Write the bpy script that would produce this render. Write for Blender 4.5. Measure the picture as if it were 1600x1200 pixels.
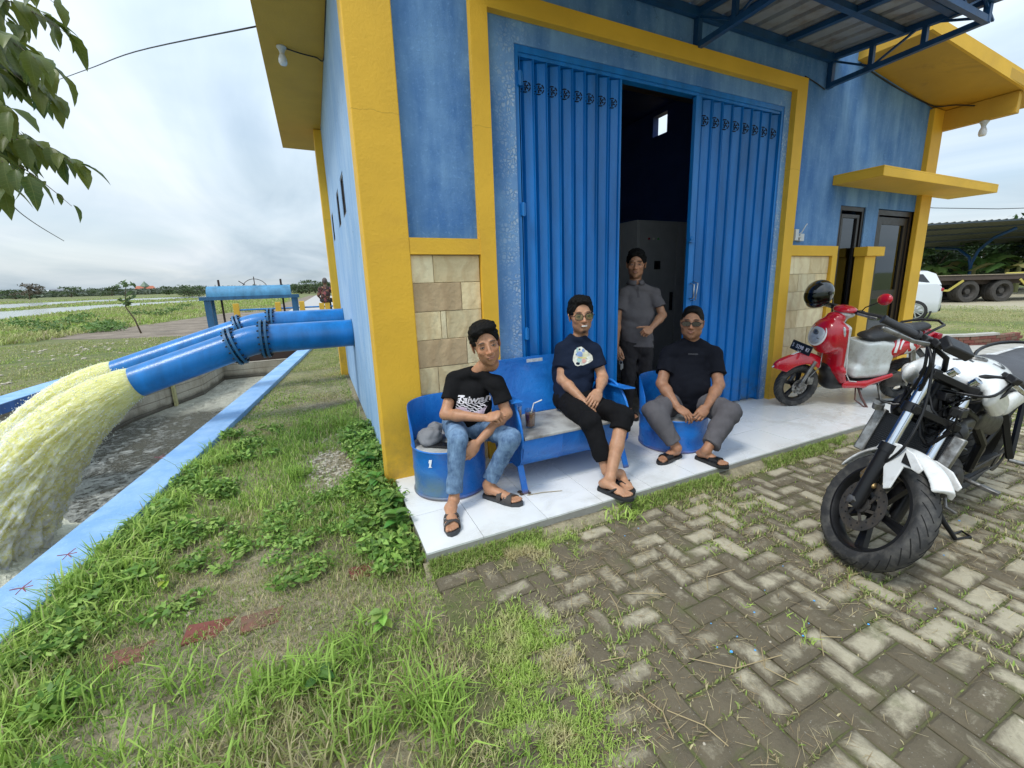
import bpy, bmesh, math, random
import numpy as np
from mathutils import Vector, Matrix, noise as mnoise
from mathutils.bvhtree import BVHTree
random.seed(7)
RNG = np.random.default_rng(11)
PI = math.pi
for o in list(bpy.data.objects):
    bpy.data.objects.remove(o)
SC = bpy.context.scene
COL = SC.collection

# ------------------------------------------------------------------ camera
cd = bpy.data.cameras.new('camera')
cam = bpy.data.objects.new('camera', cd)
COL.objects.link(cam)
right = Vector((0.89764027, -0.43997736, -0.02572692))
up = Vector((0.11320313, 0.1737545, 0.97826092))
back = Vector((-0.42594249, -0.88103876, 0.20577585))
M = Matrix((right, up, back)).transposed().to_4x4()
M.translation = Vector((0, 0, 1.5))
cam.matrix_world = M
cd.sensor_width = 36
cd.lens = 36 * 666.464 / 1600
cd.shift_x = (800 - 822.927) / 1600
cd.shift_y = (580.161 - 600) / 1600
cd.clip_start = 0.05
cd.clip_end = 3000
SC.camera = cam

# ------------------------------------------------------------------ light
SUN_EL, SUN_AZ = math.radians(58), math.radians(200)   # azimuth: direction the light comes from, from +X
w = bpy.data.worlds.new('World')
SC.world = w
w.use_nodes = True
nt = w.node_tree
nt.nodes.clear()
N = nt.nodes.new; L = nt.links.new
out = N('ShaderNodeOutputWorld')
sky = N('ShaderNodeTexSky')
sky.sky_type = 'NISHITA'; sky.sun_disc = False
sky.sun_elevation = SUN_EL
sky.sun_rotation = PI/2 - SUN_AZ
bg1 = N('ShaderNodeBackground'); bg1.inputs[1].default_value = 0.12
L(sky.outputs[0], bg1.inputs[0])
tc = N('ShaderNodeTexCoord')
sep = N('ShaderNodeSeparateXYZ'); L(tc.outputs['Generated'], sep.inputs[0])
def mathn(op, a, b=None, c=None, clamp=False):
    m = N('ShaderNodeMath'); m.operation = op; m.use_clamp = clamp
    for i, v in enumerate((a, b, c)):
        if v is None: continue
        if isinstance(v, (int, float)): m.inputs[i].default_value = v
        else: L(v, m.inputs[i])
    return m.outputs[0]
el = mathn('MAXIMUM', sep.outputs[2], 0.0)
den = mathn('ADD', el, 0.16)
cx = mathn('DIVIDE', sep.outputs[0], den); cy = mathn('DIVIDE', sep.outputs[1], den)
cmb = N('ShaderNodeCombineXYZ'); L(cx, cmb.inputs[0]); L(cy, cmb.inputs[1])
mp = N('ShaderNodeMapping'); mp.inputs['Rotation'].default_value = (0, 0, 0.5); mp.inputs['Scale'].default_value = (1.0, 0.45, 1); L(cmb.outputs[0], mp.inputs[0])
n1 = N('ShaderNodeTexNoise'); n1.inputs['Scale'].default_value = 0.9; n1.inputs['Detail'].default_value = 9; n1.inputs['Roughness'].default_value = 0.52; n1.inputs['Distortion'].default_value = 0.9
L(mp.outputs[0], n1.inputs['Vector'])
n2 = N('ShaderNodeTexNoise'); n2.inputs['Scale'].default_value = 0.5; n2.inputs['Detail'].default_value = 5; n2.inputs['Distortion'].default_value = 0.6
mp2 = N('ShaderNodeMapping'); mp2.inputs['Location'].default_value = (3.1, 1.7, 0); L(cmb.outputs[0], mp2.inputs[0]); L(mp2.outputs[0], n2.inputs['Vector'])
r1 = N('ShaderNodeValToRGB')
r1.color_ramp.elements[0].position = 0.30; r1.color_ramp.elements[0].color = (0.33, 0.42, 0.50, 1)
r1.color_ramp.elements[1].position = 0.66; r1.color_ramp.elements[1].color = (0.68, 0.735, 0.775, 1)
e = r1.color_ramp.elements.new(0.47); e.color = (0.49, 0.575, 0.645, 1)
L(n1.outputs[0], r1.inputs[0])
# overcast sky: brighter towards the zenith
s0 = mathn('MULTIPLY', el, 1.7)
s1 = mathn('ADD', s0, 0.84)
bg2 = N('ShaderNodeBackground'); L(r1.outputs[0], bg2.inputs[0]); L(s1, bg2.inputs[1])
gap = N('ShaderNodeMapRange'); gap.inputs[1].default_value = 0.36; gap.inputs[2].default_value = 0.62; gap.inputs[3].default_value = 0.55; gap.inputs[4].default_value = 1.0
L(n2.outputs[0], gap.inputs[0])
lowhaze = mathn('SUBTRACT', 1.0, mathn('MULTIPLY', el, 4.0), clamp=True)
fac = mathn('MAXIMUM', gap.outputs[0], mathn('MULTIPLY', lowhaze, 0.97))
mx = N('ShaderNodeMixShader'); L(fac, mx.inputs[0]); L(bg1.outputs[0], mx.inputs[1]); L(bg2.outputs[0], mx.inputs[2])
L(mx.outputs[0], out.inputs[0])

ld = bpy.data.lights.new('sun', 'SUN'); ld.energy = 1.6; ld.angle = math.radians(14); ld.color = (1.0, 0.97, 0.92)
sun = bpy.data.objects.new('sun', ld); COL.objects.link(sun)
sd = Vector((math.cos(SUN_EL)*math.cos(SUN_AZ), math.cos(SUN_EL)*math.sin(SUN_AZ), math.sin(SUN_EL)))
sun.rotation_euler = sd.to_track_quat('Z', 'Y').to_euler()
SC.view_settings.view_transform = 'Standard'; SC.view_settings.look = 'None'
SC.view_settings.exposure = 0.42; SC.view_settings.gamma = 1
SC.view_settings.use_curve_mapping = False

# ------------------------------------------------------------------ materials
def lin(r, g, b):
    f = lambda c: (c/255/12.92) if c/255 <= 0.04045 else ((c/255+0.055)/1.055)**2.4
    return (f(r), f(g), f(b))
MATS = {}
class NT:
    def __init__(s, m): s.t = m.node_tree; s.n = s.t.nodes; s.l = s.t.links
    def new(s, ty, **kw):
        x = s.n.new(ty)
        for k, v in kw.items():
            if k == 'inp':
                for a, b in v.items():
                    if hasattr(b, 'is_output') or isinstance(b, bpy.types.NodeSocket): s.l.new(b, x.inputs[a])
                    else: x.inputs[a].default_value = b
            else: setattr(x, k, v)
        return x
    def math(s, op, a, b=None, c=None, clamp=False):
        x = s.n.new('ShaderNodeMath'); x.operation = op; x.use_clamp = clamp
        for i, v in enumerate((a, b, c)):
            if v is None: continue
            if isinstance(v, (int, float)): x.inputs[i].default_value = v
            else: s.l.new(v, x.inputs[i])
        return x.outputs[0]
    def noise(s, vec, scale, detail=4, rough=0.55, dist=0, stretch=None):
        if stretch:
            mp = s.new('ShaderNodeMapping', inp={'Vector': vec, 'Scale': stretch}); vec = mp.outputs[0]
        x = s.new('ShaderNodeTexNoise', inp={'Vector': vec, 'Scale': scale, 'Detail': detail, 'Roughness': rough, 'Distortion': dist})
        return x.outputs[0]
    def mrange(s, v, a, b, c=0, d=1):
        x = s.new('ShaderNodeMapRange', inp={0: v, 1: a, 2: b, 3: c, 4: d}); return x.outputs[0]
    def mix(s, f, a, b, mode='MIX'):
        x = s.n.new('ShaderNodeMix'); x.data_type = 'RGBA'; x.blend_type = mode
        for i, v in ((0, f), (6, a), (7, b)):
            if isinstance(v, (int, float)): x.inputs[i].default_value = v
            elif isinstance(v, (tuple, list)): x.inputs[i].default_value = (*v[:3], 1)
            else: s.l.new(v, x.inputs[i])
        return x.outputs[2]
def base_mat(name):
    m = bpy.data.materials.new(name); m.use_nodes = True
    k = NT(m); b = k.n['Principled BSDF']
    pos = k.new('ShaderNodeNewGeometry').outputs['Position']
    return m, k, b, pos
def setb(k, b, col=None, rough=None, metal=None, bump=None, bdist=0.01, **kw):
    for key, v in (('Base Color', col), ('Roughness', rough), ('Metallic', metal)):
        if v is None: continue
        if isinstance(v, (tuple, list)): b.inputs[key].default_value = (*v[:3], 1)
        elif isinstance(v, (int, float)): b.inputs[key].default_value = v
        else: k.l.new(v, b.inputs[key])
    if bump is not None:
        bn = k.new('ShaderNodeBump', inp={'Height': bump, 'Strength': 1.0, 'Distance': bdist}); k.l.new(bn.outputs[0], b.inputs['Normal'])
    for a, v in kw.items():
        if isinstance(v, (int, float, tuple)): b.inputs[a].default_value = v
        else: k.l.new(v, b.inputs[a])
def mat(name, col, rough=0.6, metal=0.0, var=0.12, scale=9, bump=0.0, bscale=70, dirt=None, dirtamt=0.0, dscale=4, coat=0.0, spec=None, obj=False):
    "general painted or plain surface with tone variation, fine relief and optional dirt"
    if name in MATS: return MATS[name]
    m, k, b, pos = base_mat(name)
    if obj: pos = k.new('ShaderNodeTexCoord').outputs['Object']
    n = k.noise(pos, scale, 5)
    c1 = tuple(c*(1-var*1.6) for c in col); c2 = tuple(min(1, c*(1+var*1.2)) for c in col)
    c = k.mix(n, c1, c2)
    if dirt is not None:
        dn = k.noise(pos, dscale, 7, 0.65)
        c = k.mix(k.mrange(dn, 0.62-dirtamt*0.4, 0.85-dirtamt*0.3), c, dirt)
    rg = k.mrange(k.noise(pos, scale*2.3, 4), 0.3, 0.7, max(0.02, rough-0.08), min(1, rough+0.08))
    setb(k, b, c, rg, metal)
    if bump: setb(k, b, bump=k.noise(pos, bscale, 5), bdist=bump)
    if coat: b.inputs['Coat Weight'].default_value = coat; b.inputs['Coat Roughness'].default_value = 0.06
    if spec is not None: b.inputs['Specular IOR Level'].default_value = spec
    MATS[name] = m
    return m
def attr_mat(name, rough=0.6, bump=0.0, bscale=200, spec=0.4, trans=0.0, sss=0.0):
    "colour from the mesh's 'Col' attribute, times a little noise"
    if name in MATS: return MATS[name]
    m, k, b, pos = base_mat(name)
    a = k.new('ShaderNodeVertexColor', layer_name='Col').outputs[0]
    n = k.mrange(k.noise(pos, 30, 4), 0.3, 0.7, 0.85, 1.12)
    cc = k.new('ShaderNodeCombineColor', inp={0: n, 1: n, 2: n}).outputs[0]
    c = k.mix(1.0, a, cc, 'MULTIPLY')
    setb(k, b, c, rough)
    b.inputs['Specular IOR Level'].default_value = spec
    if bump: setb(k, b, bump=k.noise(pos, bscale, 4), bdist=bump)
    if sss:
        b.inputs['Subsurface Weight'].default_value = sss; b.inputs['Subsurface Radius'].default_value = (0.012, 0.004, 0.002)
    if trans:
        tr = k.new('ShaderNodeBsdfTranslucent'); k.l.new(c, tr.inputs[0])
        mxs = k.new('ShaderNodeMixShader', inp={0: trans}); k.l.new(b.outputs[0], mxs.inputs[1]); k.l.new(tr.outputs[0], mxs.inputs[2])
        k.l.new(mxs.outputs[0], k.n['Material Output'].inputs[0])
    MATS[name] = m
    return m

# ------------------------------------------------------------------ mesh helpers
def V3(*a): return Vector(a)
class MB:
    def __init__(s): s.v = []; s.f = []; s.m = []; s.c = []; s.mi = 0; s.col = None
    def add(s, vs, fs, mi=None):
        o = len(s.v); s.v += [tuple(v) for v in vs]; s.f += [tuple(i+o for i in f) for f in fs]
        s.m += [s.mi if mi is None else mi]*len(fs)
        if s.col is not None: s.c += [s.col]*len(vs)
        return s
    def box(s, c, d, R=None, taper=1.0, mi=None):
        x, y, z = d[0]/2, d[1]/2, d[2]/2; t = taper
        vs = [(-x,-y,-z),(x,-y,-z),(x,y,-z),(-x,y,-z),(-x*t,-y*t,z),(x*t,-y*t,z),(x*t,y*t,z),(-x*t,y*t,z)]
        vs = [Vector(v) for v in vs]
        if R is not None: vs = [R @ v for v in vs]
        vs = [v+Vector(c) for v in vs]
        return s.add(vs, [(0,3,2,1),(4,5,6,7),(0,1,5,4),(1,2,6,5),(2,3,7,6),(3,0,4,7)], mi)
    def b2(s, a, b, mi=None):
        "box from min corner to max corner"
        a = Vector(a); b = Vector(b); return s.box((a+b)/2, [abs(q) for q in (b-a)], mi=mi)
    def bar(s, p, q, w, h, upv=(0,0,1), mi=None):
        p = Vector(p); q = Vector(q); d = (q-p); ln = d.length; d.normalize()
        u = Vector(upv); sde = d.cross(u)
        if sde.length < 1e-4: sde = d.cross(Vector((1,0,0)))
        sde.normalize(); u = sde.cross(d)
        R = Matrix((d, sde, u)).transposed()
        return s.box((p+q)/2, (ln, w, h), R, mi=mi)
    def tube(s, pts, r, n=10, cap=True, mi=None, flat=None, upv=None):
        pts = [Vector(p) for p in pts]; k = len(pts)
        rs = r if isinstance(r, (list, tuple)) else [r]*k
        T = []
        for i in range(k):
            t = (pts[min(i+1,k-1)]-pts[max(i-1,0)]); t.normalize(); T.append(t)
        u = Vector(upv) if upv else (Vector((0,0,1)) if abs(T[0].z) < 0.9 else Vector((1,0,0)))
        u = (u - T[0]*u.dot(T[0])).normalized()
        vs = []
        for i in range(k):
            u = (u - T[i]*u.dot(T[i])); 
            if u.length < 1e-5: u = T[i].orthogonal()
            u.normalize(); w_ = T[i].cross(u)
            for j in range(n):
                a = 2*PI*j/n; fl = flat or 1.0
                vs.append(pts[i] + (u*math.cos(a)*fl + w_*math.sin(a))*rs[i])
        fs = []
        for i in range(k-1):
            for j in range(n):
                a = i*n+j; b = i*n+(j+1)%n
                fs.append((a, b, b+n, a+n))
        if cap: fs += [tuple(range(n-1,-1,-1)), tuple(range((k-1)*n, k*n))]
        return s.add(vs, fs, mi)
    def loft(s, rings, cap=True, mi=None, closed=True):
        n = len(rings[0]); vs = [v for r in rings for v in r]; fs = []
        for i in range(len(rings)-1):
            for j in range(n if closed else n-1):
                a = i*n+j; b = i*n+(j+1)%n
                fs.append((a, b, b+n, a+n))
        if cap and closed: fs += [tuple(range(n-1,-1,-1)), tuple(range((len(rings)-1)*n, len(rings)*n))]
        return s.add(vs, fs, mi)
    def lathe(s, prof, n=24, M=None, mi=None, close=False, a0=0, a1=2*PI):
        "profile (r, h) turned round local z; M places it"
        M = M or Matrix.Identity(4); full = abs(a1-a0-2*PI) < 1e-6
        cnt = n if full else n+1
        vs = []; fs = []
        for (r, h) in prof:
            for j in range(cnt):
                a = a0+(a1-a0)*j/n
                vs.append(M @ Vector((r*math.cos(a), r*math.sin(a), h)))
        K = len(prof)
        for i in range(K if close else K-1):
            i2 = (i+1) % K
            for j in range(n):
                j2 = (j+1) % cnt
                fs.append((i*cnt+j, i*cnt+j2, i2*cnt+j2, i2*cnt+j))
        return s.add(vs, fs, mi)
    def torus(s, c, axis, R_, r, n=24, k=8, mi=None, M=None, flat=1.0, a0=0, a1=2*PI):
        ax = Vector(axis).normalized(); q = ax.to_track_quat('Z','Y').to_matrix().to_4x4(); q.translation = Vector(c)
        if M is not None: q = M @ q
        prof = [(R_+r*math.cos(2*PI*i/k)*flat, r*math.sin(2*PI*i/k)) for i in range(k)]
        return s.lathe(prof, n, q, mi, close=True, a0=a0, a1=a1)
    def prism(s, poly, t, M=None, mi=None):
        "polygon in local xy, extruded +-t/2 along local z"
        M = M or Matrix.Identity(4); n = len(poly)
        vs = [M @ Vector((x, y, -t/2)) for x, y in poly]+[M @ Vector((x, y, t/2)) for x, y in poly]
        fs = [tuple(range(n-1,-1,-1)), tuple(range(n, 2*n))]+[(i,(i+1)%n,(i+1)%n+n,i+n) for i in range(n)]
        return s.add(vs, fs, mi)
    def ell(s, c, r, R=None, n=14, k=9, mi=None):
        vs = []; fs = []; c = Vector(c)
        for i in range(k+1):
            ph = PI*i/k
            for j in range(n):
                a = 2*PI*j/n
                v = Vector((r[0]*math.sin(ph)*math.cos(a), r[1]*math.sin(ph)*math.sin(a), r[2]*math.cos(ph)))
                if R is not None: v = R @ v
                vs.append(v+c)
        for i in range(k):
            for j in range(n):
                fs.append((i*n+j, (i+1)*n+j, (i+1)*n+(j+1)%n, i*n+(j+1)%n))
        return s.add(vs, fs, mi)
    def xf(s, M, start=0):
        for i in range(start, len(s.v)): s.v[i] = tuple(M @ Vector(s.v[i]))
        return s
    def mesh(s, name, mats, smooth=False, bevel=0):
        me = bpy.data.meshes.new(name); me.from_pydata(s.v, [], s.f)
        for m in (mats if isinstance(mats, (list, tuple)) else [mats]): me.materials.append(m)
        me.polygons.foreach_set('material_index', s.m)
        if s.c:
            ca = me.color_attributes.new('Col', 'FLOAT_COLOR', 'POINT')
            ca.data.foreach_set('color', np.array([(*c[:3], 1) for c in s.c], dtype=np.float32).ravel())
        bm = bmesh.new(); bm.from_mesh(me)
        bmesh.ops.remove_doubles(bm, verts=bm.verts, dist=1e-6)
        bmesh.ops.recalc_face_normals(bm, faces=bm.faces)
        bm.to_mesh(me); bm.free()
        if smooth:
            me.polygons.foreach_set('use_smooth', [True]*len(me.polygons))
            if smooth is not True: me.set_sharp_from_angle(angle=math.radians(smooth))
        me.update()
        return me
    def obj(s, name, mats, parent=None, smooth=False, bevel=0, local=False, **tags):
        o = bpy.data.objects.new(name, s.mesh(name, mats, smooth)); COL.objects.link(o)
        if bevel:
            b = o.modifiers.new('bevel', 'BEVEL'); b.width = bevel; b.segments = 2; b.limit_method = 'ANGLE'; b.angle_limit = math.radians(40)
            b.harden_normals = False
        attach(o, parent, local)
        return tag(o, **tags)
def attach(o, parent, local=False):
    if parent is not None:
        o.parent = parent
        if not local:
            root = parent
            M = Matrix.Identity(4)
            chain = []
            while root is not None: chain.append(root); root = root.parent
            for r in reversed(chain): M = M @ r.matrix_parent_inverse @ r.matrix_basis
            o.matrix_parent_inverse = M.inverted()
    return o
def tag(o, label=None, cat=None, group=None, kind=None):
    if label: o['label'] = label
    if cat: o['category'] = cat
    if group: o['group'] = group
    if kind: o['kind'] = kind
    return o
def empty(name, loc=(0,0,0), label=None, cat=None, group=None, rz=0, mat4=None):
    o = bpy.data.objects.new(name, None); COL.objects.link(o); o.empty_display_size = 0.2
    if mat4 is not None: o.matrix_world = mat4
    else: o.location = loc; o.rotation_euler = (0, 0, rz)
    return tag(o, label, cat, group)
def copytree(src, parent=None, M=None, **tags):
    c = src.copy(); COL.objects.link(c)
    if parent is not None: c.parent = parent
    for ch in src.children: copytree(ch, c)
    if M is not None: c.matrix_basis = M @ c.matrix_basis
    return tag(c, **tags)
def np_mesh(name, verts, faces, mats, cols=None, smooth=True, mi=None):
    me = bpy.data.meshes.new(name)
    verts = np.asarray(verts, np.float32); faces = np.asarray(faces, np.int32); k = faces.shape[1]
    me.vertices.add(len(verts)); me.vertices.foreach_set('co', verts.ravel())
    me.loops.add(faces.size); me.loops.foreach_set('vertex_index', faces.ravel())
    me.polygons.add(len(faces)); me.polygons.foreach_set('loop_start', np.arange(0, faces.size, k, dtype=np.int32))
    me.polygons.foreach_set('loop_total', np.full(len(faces), k, np.int32))
    for m in (mats if isinstance(mats, (list, tuple)) else [mats]): me.materials.append(m)
    if mi is not None: me.polygons.foreach_set('material_index', np.asarray(mi, np.int32))
    if smooth: me.polygons.foreach_set('use_smooth', np.ones(len(faces), bool))
    if cols is not None:
        ca = me.color_attributes.new('Col', 'FLOAT_COLOR', 'POINT')
        c4 = np.ones((len(verts), 4), np.float32); c4[:, :3] = cols; ca.data.foreach_set('color', c4.ravel())
    me.update(calc_edges=True); me.validate()
    return me
def vnoise(x, y, s, seed=0):
    "cheap smooth value noise in 2d, 0..1"
    x = np.asarray(x)*s+seed*17.3; y = np.asarray(y)*s+seed*9.1
    xi = np.floor(x).astype(int); yi = np.floor(y).astype(int); fx = x-xi; fy = y-yi
    fx = fx*fx*(3-2*fx); fy = fy*fy*(3-2*fy)
    def h(a, b):
        q = np.sin(a*127.1+b*311.7+seed*74.7)*43758.5453; return q-np.floor(q)
    return (h(xi,yi)*(1-fx)+h(xi+1,yi)*fx)*(1-fy)+(h(xi,yi+1)*(1-fx)+h(xi+1,yi+1)*fx)*fy
def fnoise(x, y, s, seed=0):
    return (vnoise(x,y,s,seed)+0.5*vnoise(x,y,s*2.1,seed+1)+0.25*vnoise(x,y,s*4.3,seed+2))/1.75
# ================================================================== building materials
def stucco(name, base, light, edges=None, side=False):
    m, k, b, pos = base_mat(name)
    n = k.noise(pos, 1.5, 7, 0.62, 0.3)
    st = k.noise(pos, 3.2, 6, 0.6, 0.2, stretch=(1.6, 1.6, 0.28))
    f = k.math('ADD', k.math('MULTIPLY', n, 0.45), k.math('MULTIPLY', st, 0.55))
    c = k.mix(k.mrange(f, 0.42, 0.64), base, light)
    fine = k.noise(pos, 38, 5, 0.7)
    c = k.mix(k.mrange(fine, 0.56, 0.74, 0, 0.35), c, tuple(min(1, q*1.5+0.03) for q in light))
    # hairline cracks
    wv = k.new('ShaderNodeTexVoronoi', feature='DISTANCE_TO_EDGE', inp={'Vector': k.new('ShaderNodeVectorMath', operation='ADD', inp={0: pos, 1: k.new('ShaderNodeTexNoise', inp={'Vector': pos, 'Scale': 5.0, 'Detail': 4.0}).outputs[1]}).outputs[0], 'Scale': 0.75})
    crack = k.math('MULTIPLY', k.mrange(wv.outputs[0], 0.0, 0.006, 1, 0), k.mrange(k.noise(pos, 1.1, 2), 0.52, 0.6))
    c = k.mix(k.math('MULTIPLY', crack, 0.6), c, tuple(q*0.35 for q in base))
    h = k.math('ADD', k.math('MULTIPLY', k.noise(pos, 90, 5, 0.7), 0.5), k.noise(pos, 9, 3))
    if edges:
        sx = k.new('ShaderNodeSeparateXYZ', inp={0: pos})
        d = None
        for (x0, wd) in edges:
            q = k.math('ABSOLUTE', k.math('SUBTRACT', sx.outputs[0], x0)); q = k.math('DIVIDE', q, wd)
            d = q if d is None else k.math('MINIMUM', d, q)
        d = k.math('ADD', d, k.math('MULTIPLY', k.math('SUBTRACT', k.noise(pos, 2.2, 5), 0.5), 1.6))
        zlim = k.mrange(sx.outputs[2], 3.1, 3.35, 1, 0.25)
        mask = k.math('MULTIPLY', k.mrange(d, 0.35, 1.1, 1, 0), zlim)
        vp = k.new('ShaderNodeVectorMath', operation='ADD', inp={0: pos, 1: k.new('ShaderNodeVectorMath', operation='SCALE', inp={0: k.new('ShaderNodeTexNoise', inp={'Vector': pos, 'Scale': 14.0, 'Detail': 3.0}).outputs[1], 'Scale': 0.06}).outputs[0]})
        v = k.new('ShaderNodeTexVoronoi', feature='DISTANCE_TO_EDGE', inp={'Vector': vp.outputs[0], 'Scale': 34.0})
        flake = k.math('MULTIPLY', k.mrange(v.outputs[0], 0.09, 0.2, 0, 1), k.mrange(k.noise(pos, 7, 5, 0.7), 0.40, 0.56))
        amt = k.math('MULTIPLY', mask, flake, clamp=True)
        c = k.mix(k.math('MULTIPLY', mask, 0.35), c, tuple(min(1, q*1.25+0.05) for q in light))
        c = k.mix(k.math('MULTIPLY', amt, 0.5), c, (0.58, 0.68, 0.76))
        h = k.math('ADD', h, k.math('MULTIPLY', amt, -0.6))
    setb(k, b, c, 0.78, bump=h, bdist=0.006)
    MATS[name] = m
    return m
BLUE = stucco('blue_wall_paint', (0.060, 0.185, 0.45), (0.19, 0.37, 0.64), edges=[(1.49, 0.16), (4.545, 0.20)])
BLUE_SIDE = stucco('side_lit_blue_paint', (0.27, 0.45, 0.70), (0.43, 0.59, 0.78))  # wall blue made paler, with the light from the left put into the colour
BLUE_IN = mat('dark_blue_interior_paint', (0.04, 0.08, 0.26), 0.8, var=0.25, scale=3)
def yellow_paint(name, base, dirt):
    m, k, b, pos = base_mat(name)
    n = k.noise(pos, 2.2, 6, 0.6)
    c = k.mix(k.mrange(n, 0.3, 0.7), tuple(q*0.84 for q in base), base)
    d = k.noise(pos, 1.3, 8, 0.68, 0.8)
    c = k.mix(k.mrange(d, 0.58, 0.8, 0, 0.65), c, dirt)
    sp = k.noise(pos, 26, 5, 0.75)
    c = k.mix(k.mrange(sp, 0.68, 0.78, 0, 0.3), c, tuple(q*0.5 for q in base))
    sx = k.new('ShaderNodeSeparateXYZ', inp={0: pos})
    low = k.math('MULTIPLY', k.mrange(sx.outputs[2], 0.1, 0.7, 1, 0), k.mrange(k.noise(pos, 9, 6, 0.7), 0.4, 0.65))
    c = k.mix(k.math('MULTIPLY', low, 0.5), c, (0.30, 0.17, 0.05))
    # one thin crack line across, about 2.5 m up
    zz = k.math('ADD', sx.outputs[2], k.math('MULTIPLY', k.math('SUBTRACT', k.noise(pos, 9, 4), 0.5), 0.05))
    cr = k.mrange(k.math('ABSOLUTE', k.math('SUBTRACT', zz, 2.585)), 0.0, 0.0035, 1, 0)
    c = k.mix(k.math('MULTIPLY', cr, 0.55), c, tuple(q*0.4 for q in base))
    setb(k, b, c, 0.62, bump=k.math('ADD', k.noise(pos, 60, 5, 0.7), k.math('MULTIPLY', k.noise(pos, 7, 3), 0.8)), bdist=0.0025)
    MATS[name] = m; return m
YEL = yellow_paint('yellow_paint', (0.86, 0.50, 0.034), (0.66, 0.36, 0.035))
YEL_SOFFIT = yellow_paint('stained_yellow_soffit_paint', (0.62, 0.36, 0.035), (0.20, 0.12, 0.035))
STONE = None
def stone_mat(name, a, b_, vein):
    m, k, b, pos = base_mat(name)
    oi = k.new('ShaderNodeObjectInfo').outputs['Random']
    off = k.new('ShaderNodeCombineXYZ', inp={0: k.math('MULTIPLY', oi, 31), 1: k.math('MULTIPLY', oi, 7), 2: k.math('MULTIPLY', oi, 13)}).outputs[0]
    p = k.new('ShaderNodeVectorMath', operation='ADD', inp={0: pos, 1: off}).outputs[0]
    wn = k.noise(p, 2.4, 6, 0.6, 2.5)
    wv = k.new('ShaderNodeTexWave', inp={'Vector': p, 'Scale': 2.2, 'Distortion': 9.0, 'Detail': 4.0, 'Detail Scale': 1.4}).outputs[1]
    c = k.mix(k.mrange(wn, 0.35, 0.65), a, b_)
    c = k.mix(k.mrange(wv, 0.62, 0.95, 0, 0.25), c, vein)
    t = k.mrange(oi, 0, 1, 0.82, 1.12)
    c = k.mix(1.0, c, k.new('ShaderNodeCombineColor', inp={0: t, 1: t, 2: t}).outputs[0], 'MULTIPLY')
    c = k.mix(k.mrange(k.noise(pos, 45, 5, 0.7), 0.6, 0.8, 0, 0.4), c, tuple(q*0.6 for q in vein))
    setb(k, b, c, 0.7, bump=k.math('ADD', k.noise(p, 35, 5), wv), bdist=0.004)
    return m
STONES = [stone_mat('pale_sandstone', (0.84, 0.70, 0.42), (0.70, 0.55, 0.31), (0.52, 0.33, 0.15)),
          stone_mat('brown_sandstone', (0.68, 0.50, 0.29), (0.58, 0.42, 0.24), (0.42, 0.26, 0.13)),
          stone_mat('cream_sandstone', (0.88, 0.77, 0.50), (0.76, 0.62, 0.38), (0.50, 0.32, 0.15))]
MORTAR = mat('cream_mortar', (0.74, 0.65, 0.46), 0.9, bump=0.004)
DOORBLUE = None
def door_paint(name, base, glossy=0.36, lo=None):
    m, k, b, pos = base_mat(name)
    n = k.noise(pos, 2.0, 5, 0.6, stretch=(3, 3, 0.5))
    c = k.mix(k.mrange(n, 0.35, 0.68), tuple(q*0.72 for q in base), tuple(min(1, q*1.15) for q in base))
    sp = k.noise(pos, 30, 6, 0.75)
    c = k.mix(k.mrange(sp, 0.66, 0.76, 0, 0.4), c, (0.10, 0.24, 0.42))
    if lo:
        sx = k.new('ShaderNodeSeparateXYZ', inp={0: pos})
        c = k.mix(k.math('MULTIPLY', k.mrange(sx.outputs[2], 0.08, 0.5, 1, 0), k.mrange(k.noise(pos, 12, 5), 0.45, 0.65)), c, lo)
    setb(k, b, c, glossy, bump=k.noise(pos, 55, 4), bdist=0.0015)
    MATS[name] = m; return m
DOORP = door_paint('blue_folding_door_enamel', (0.005, 0.185, 0.56), 0.34, (0.05, 0.10, 0.16))
STEELB = door_paint('dark_blue_steel_paint', (0.010, 0.070, 0.19), 0.45)
BLACKF = mat('dark_brown_aluminium', (0.018, 0.014, 0.012), 0.35, var=0.2)
def glass_mat(name, tint, rough=0.04, alpha=0.55):
    m, k, b, pos = base_mat(name)
    gl = k.new('ShaderNodeBsdfGlossy', inp={'Color': (0.85, 0.92, 1, 1), 'Roughness': rough})
    tr = k.new('ShaderNodeBsdfTransparent', inp={'Color': (*tint, 1)})
    fr = k.new('ShaderNodeFresnel', inp={'IOR': 1.5})
    mx_ = k.new('ShaderNodeMixShader', inp={0: k.mrange(fr.outputs[0], 0, 1, 0.05, 1)}); k.l.new(tr.outputs[0], mx_.inputs[1]); k.l.new(gl.outputs[0], mx_.inputs[2])
    k.l.new(mx_.outputs[0], k.n['Material Output'].inputs[0])
    MATS[name] = m; return m
GLASS = glass_mat('tinted_window_glass', (0.10, 0.12, 0.16))
TILE = None
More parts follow.
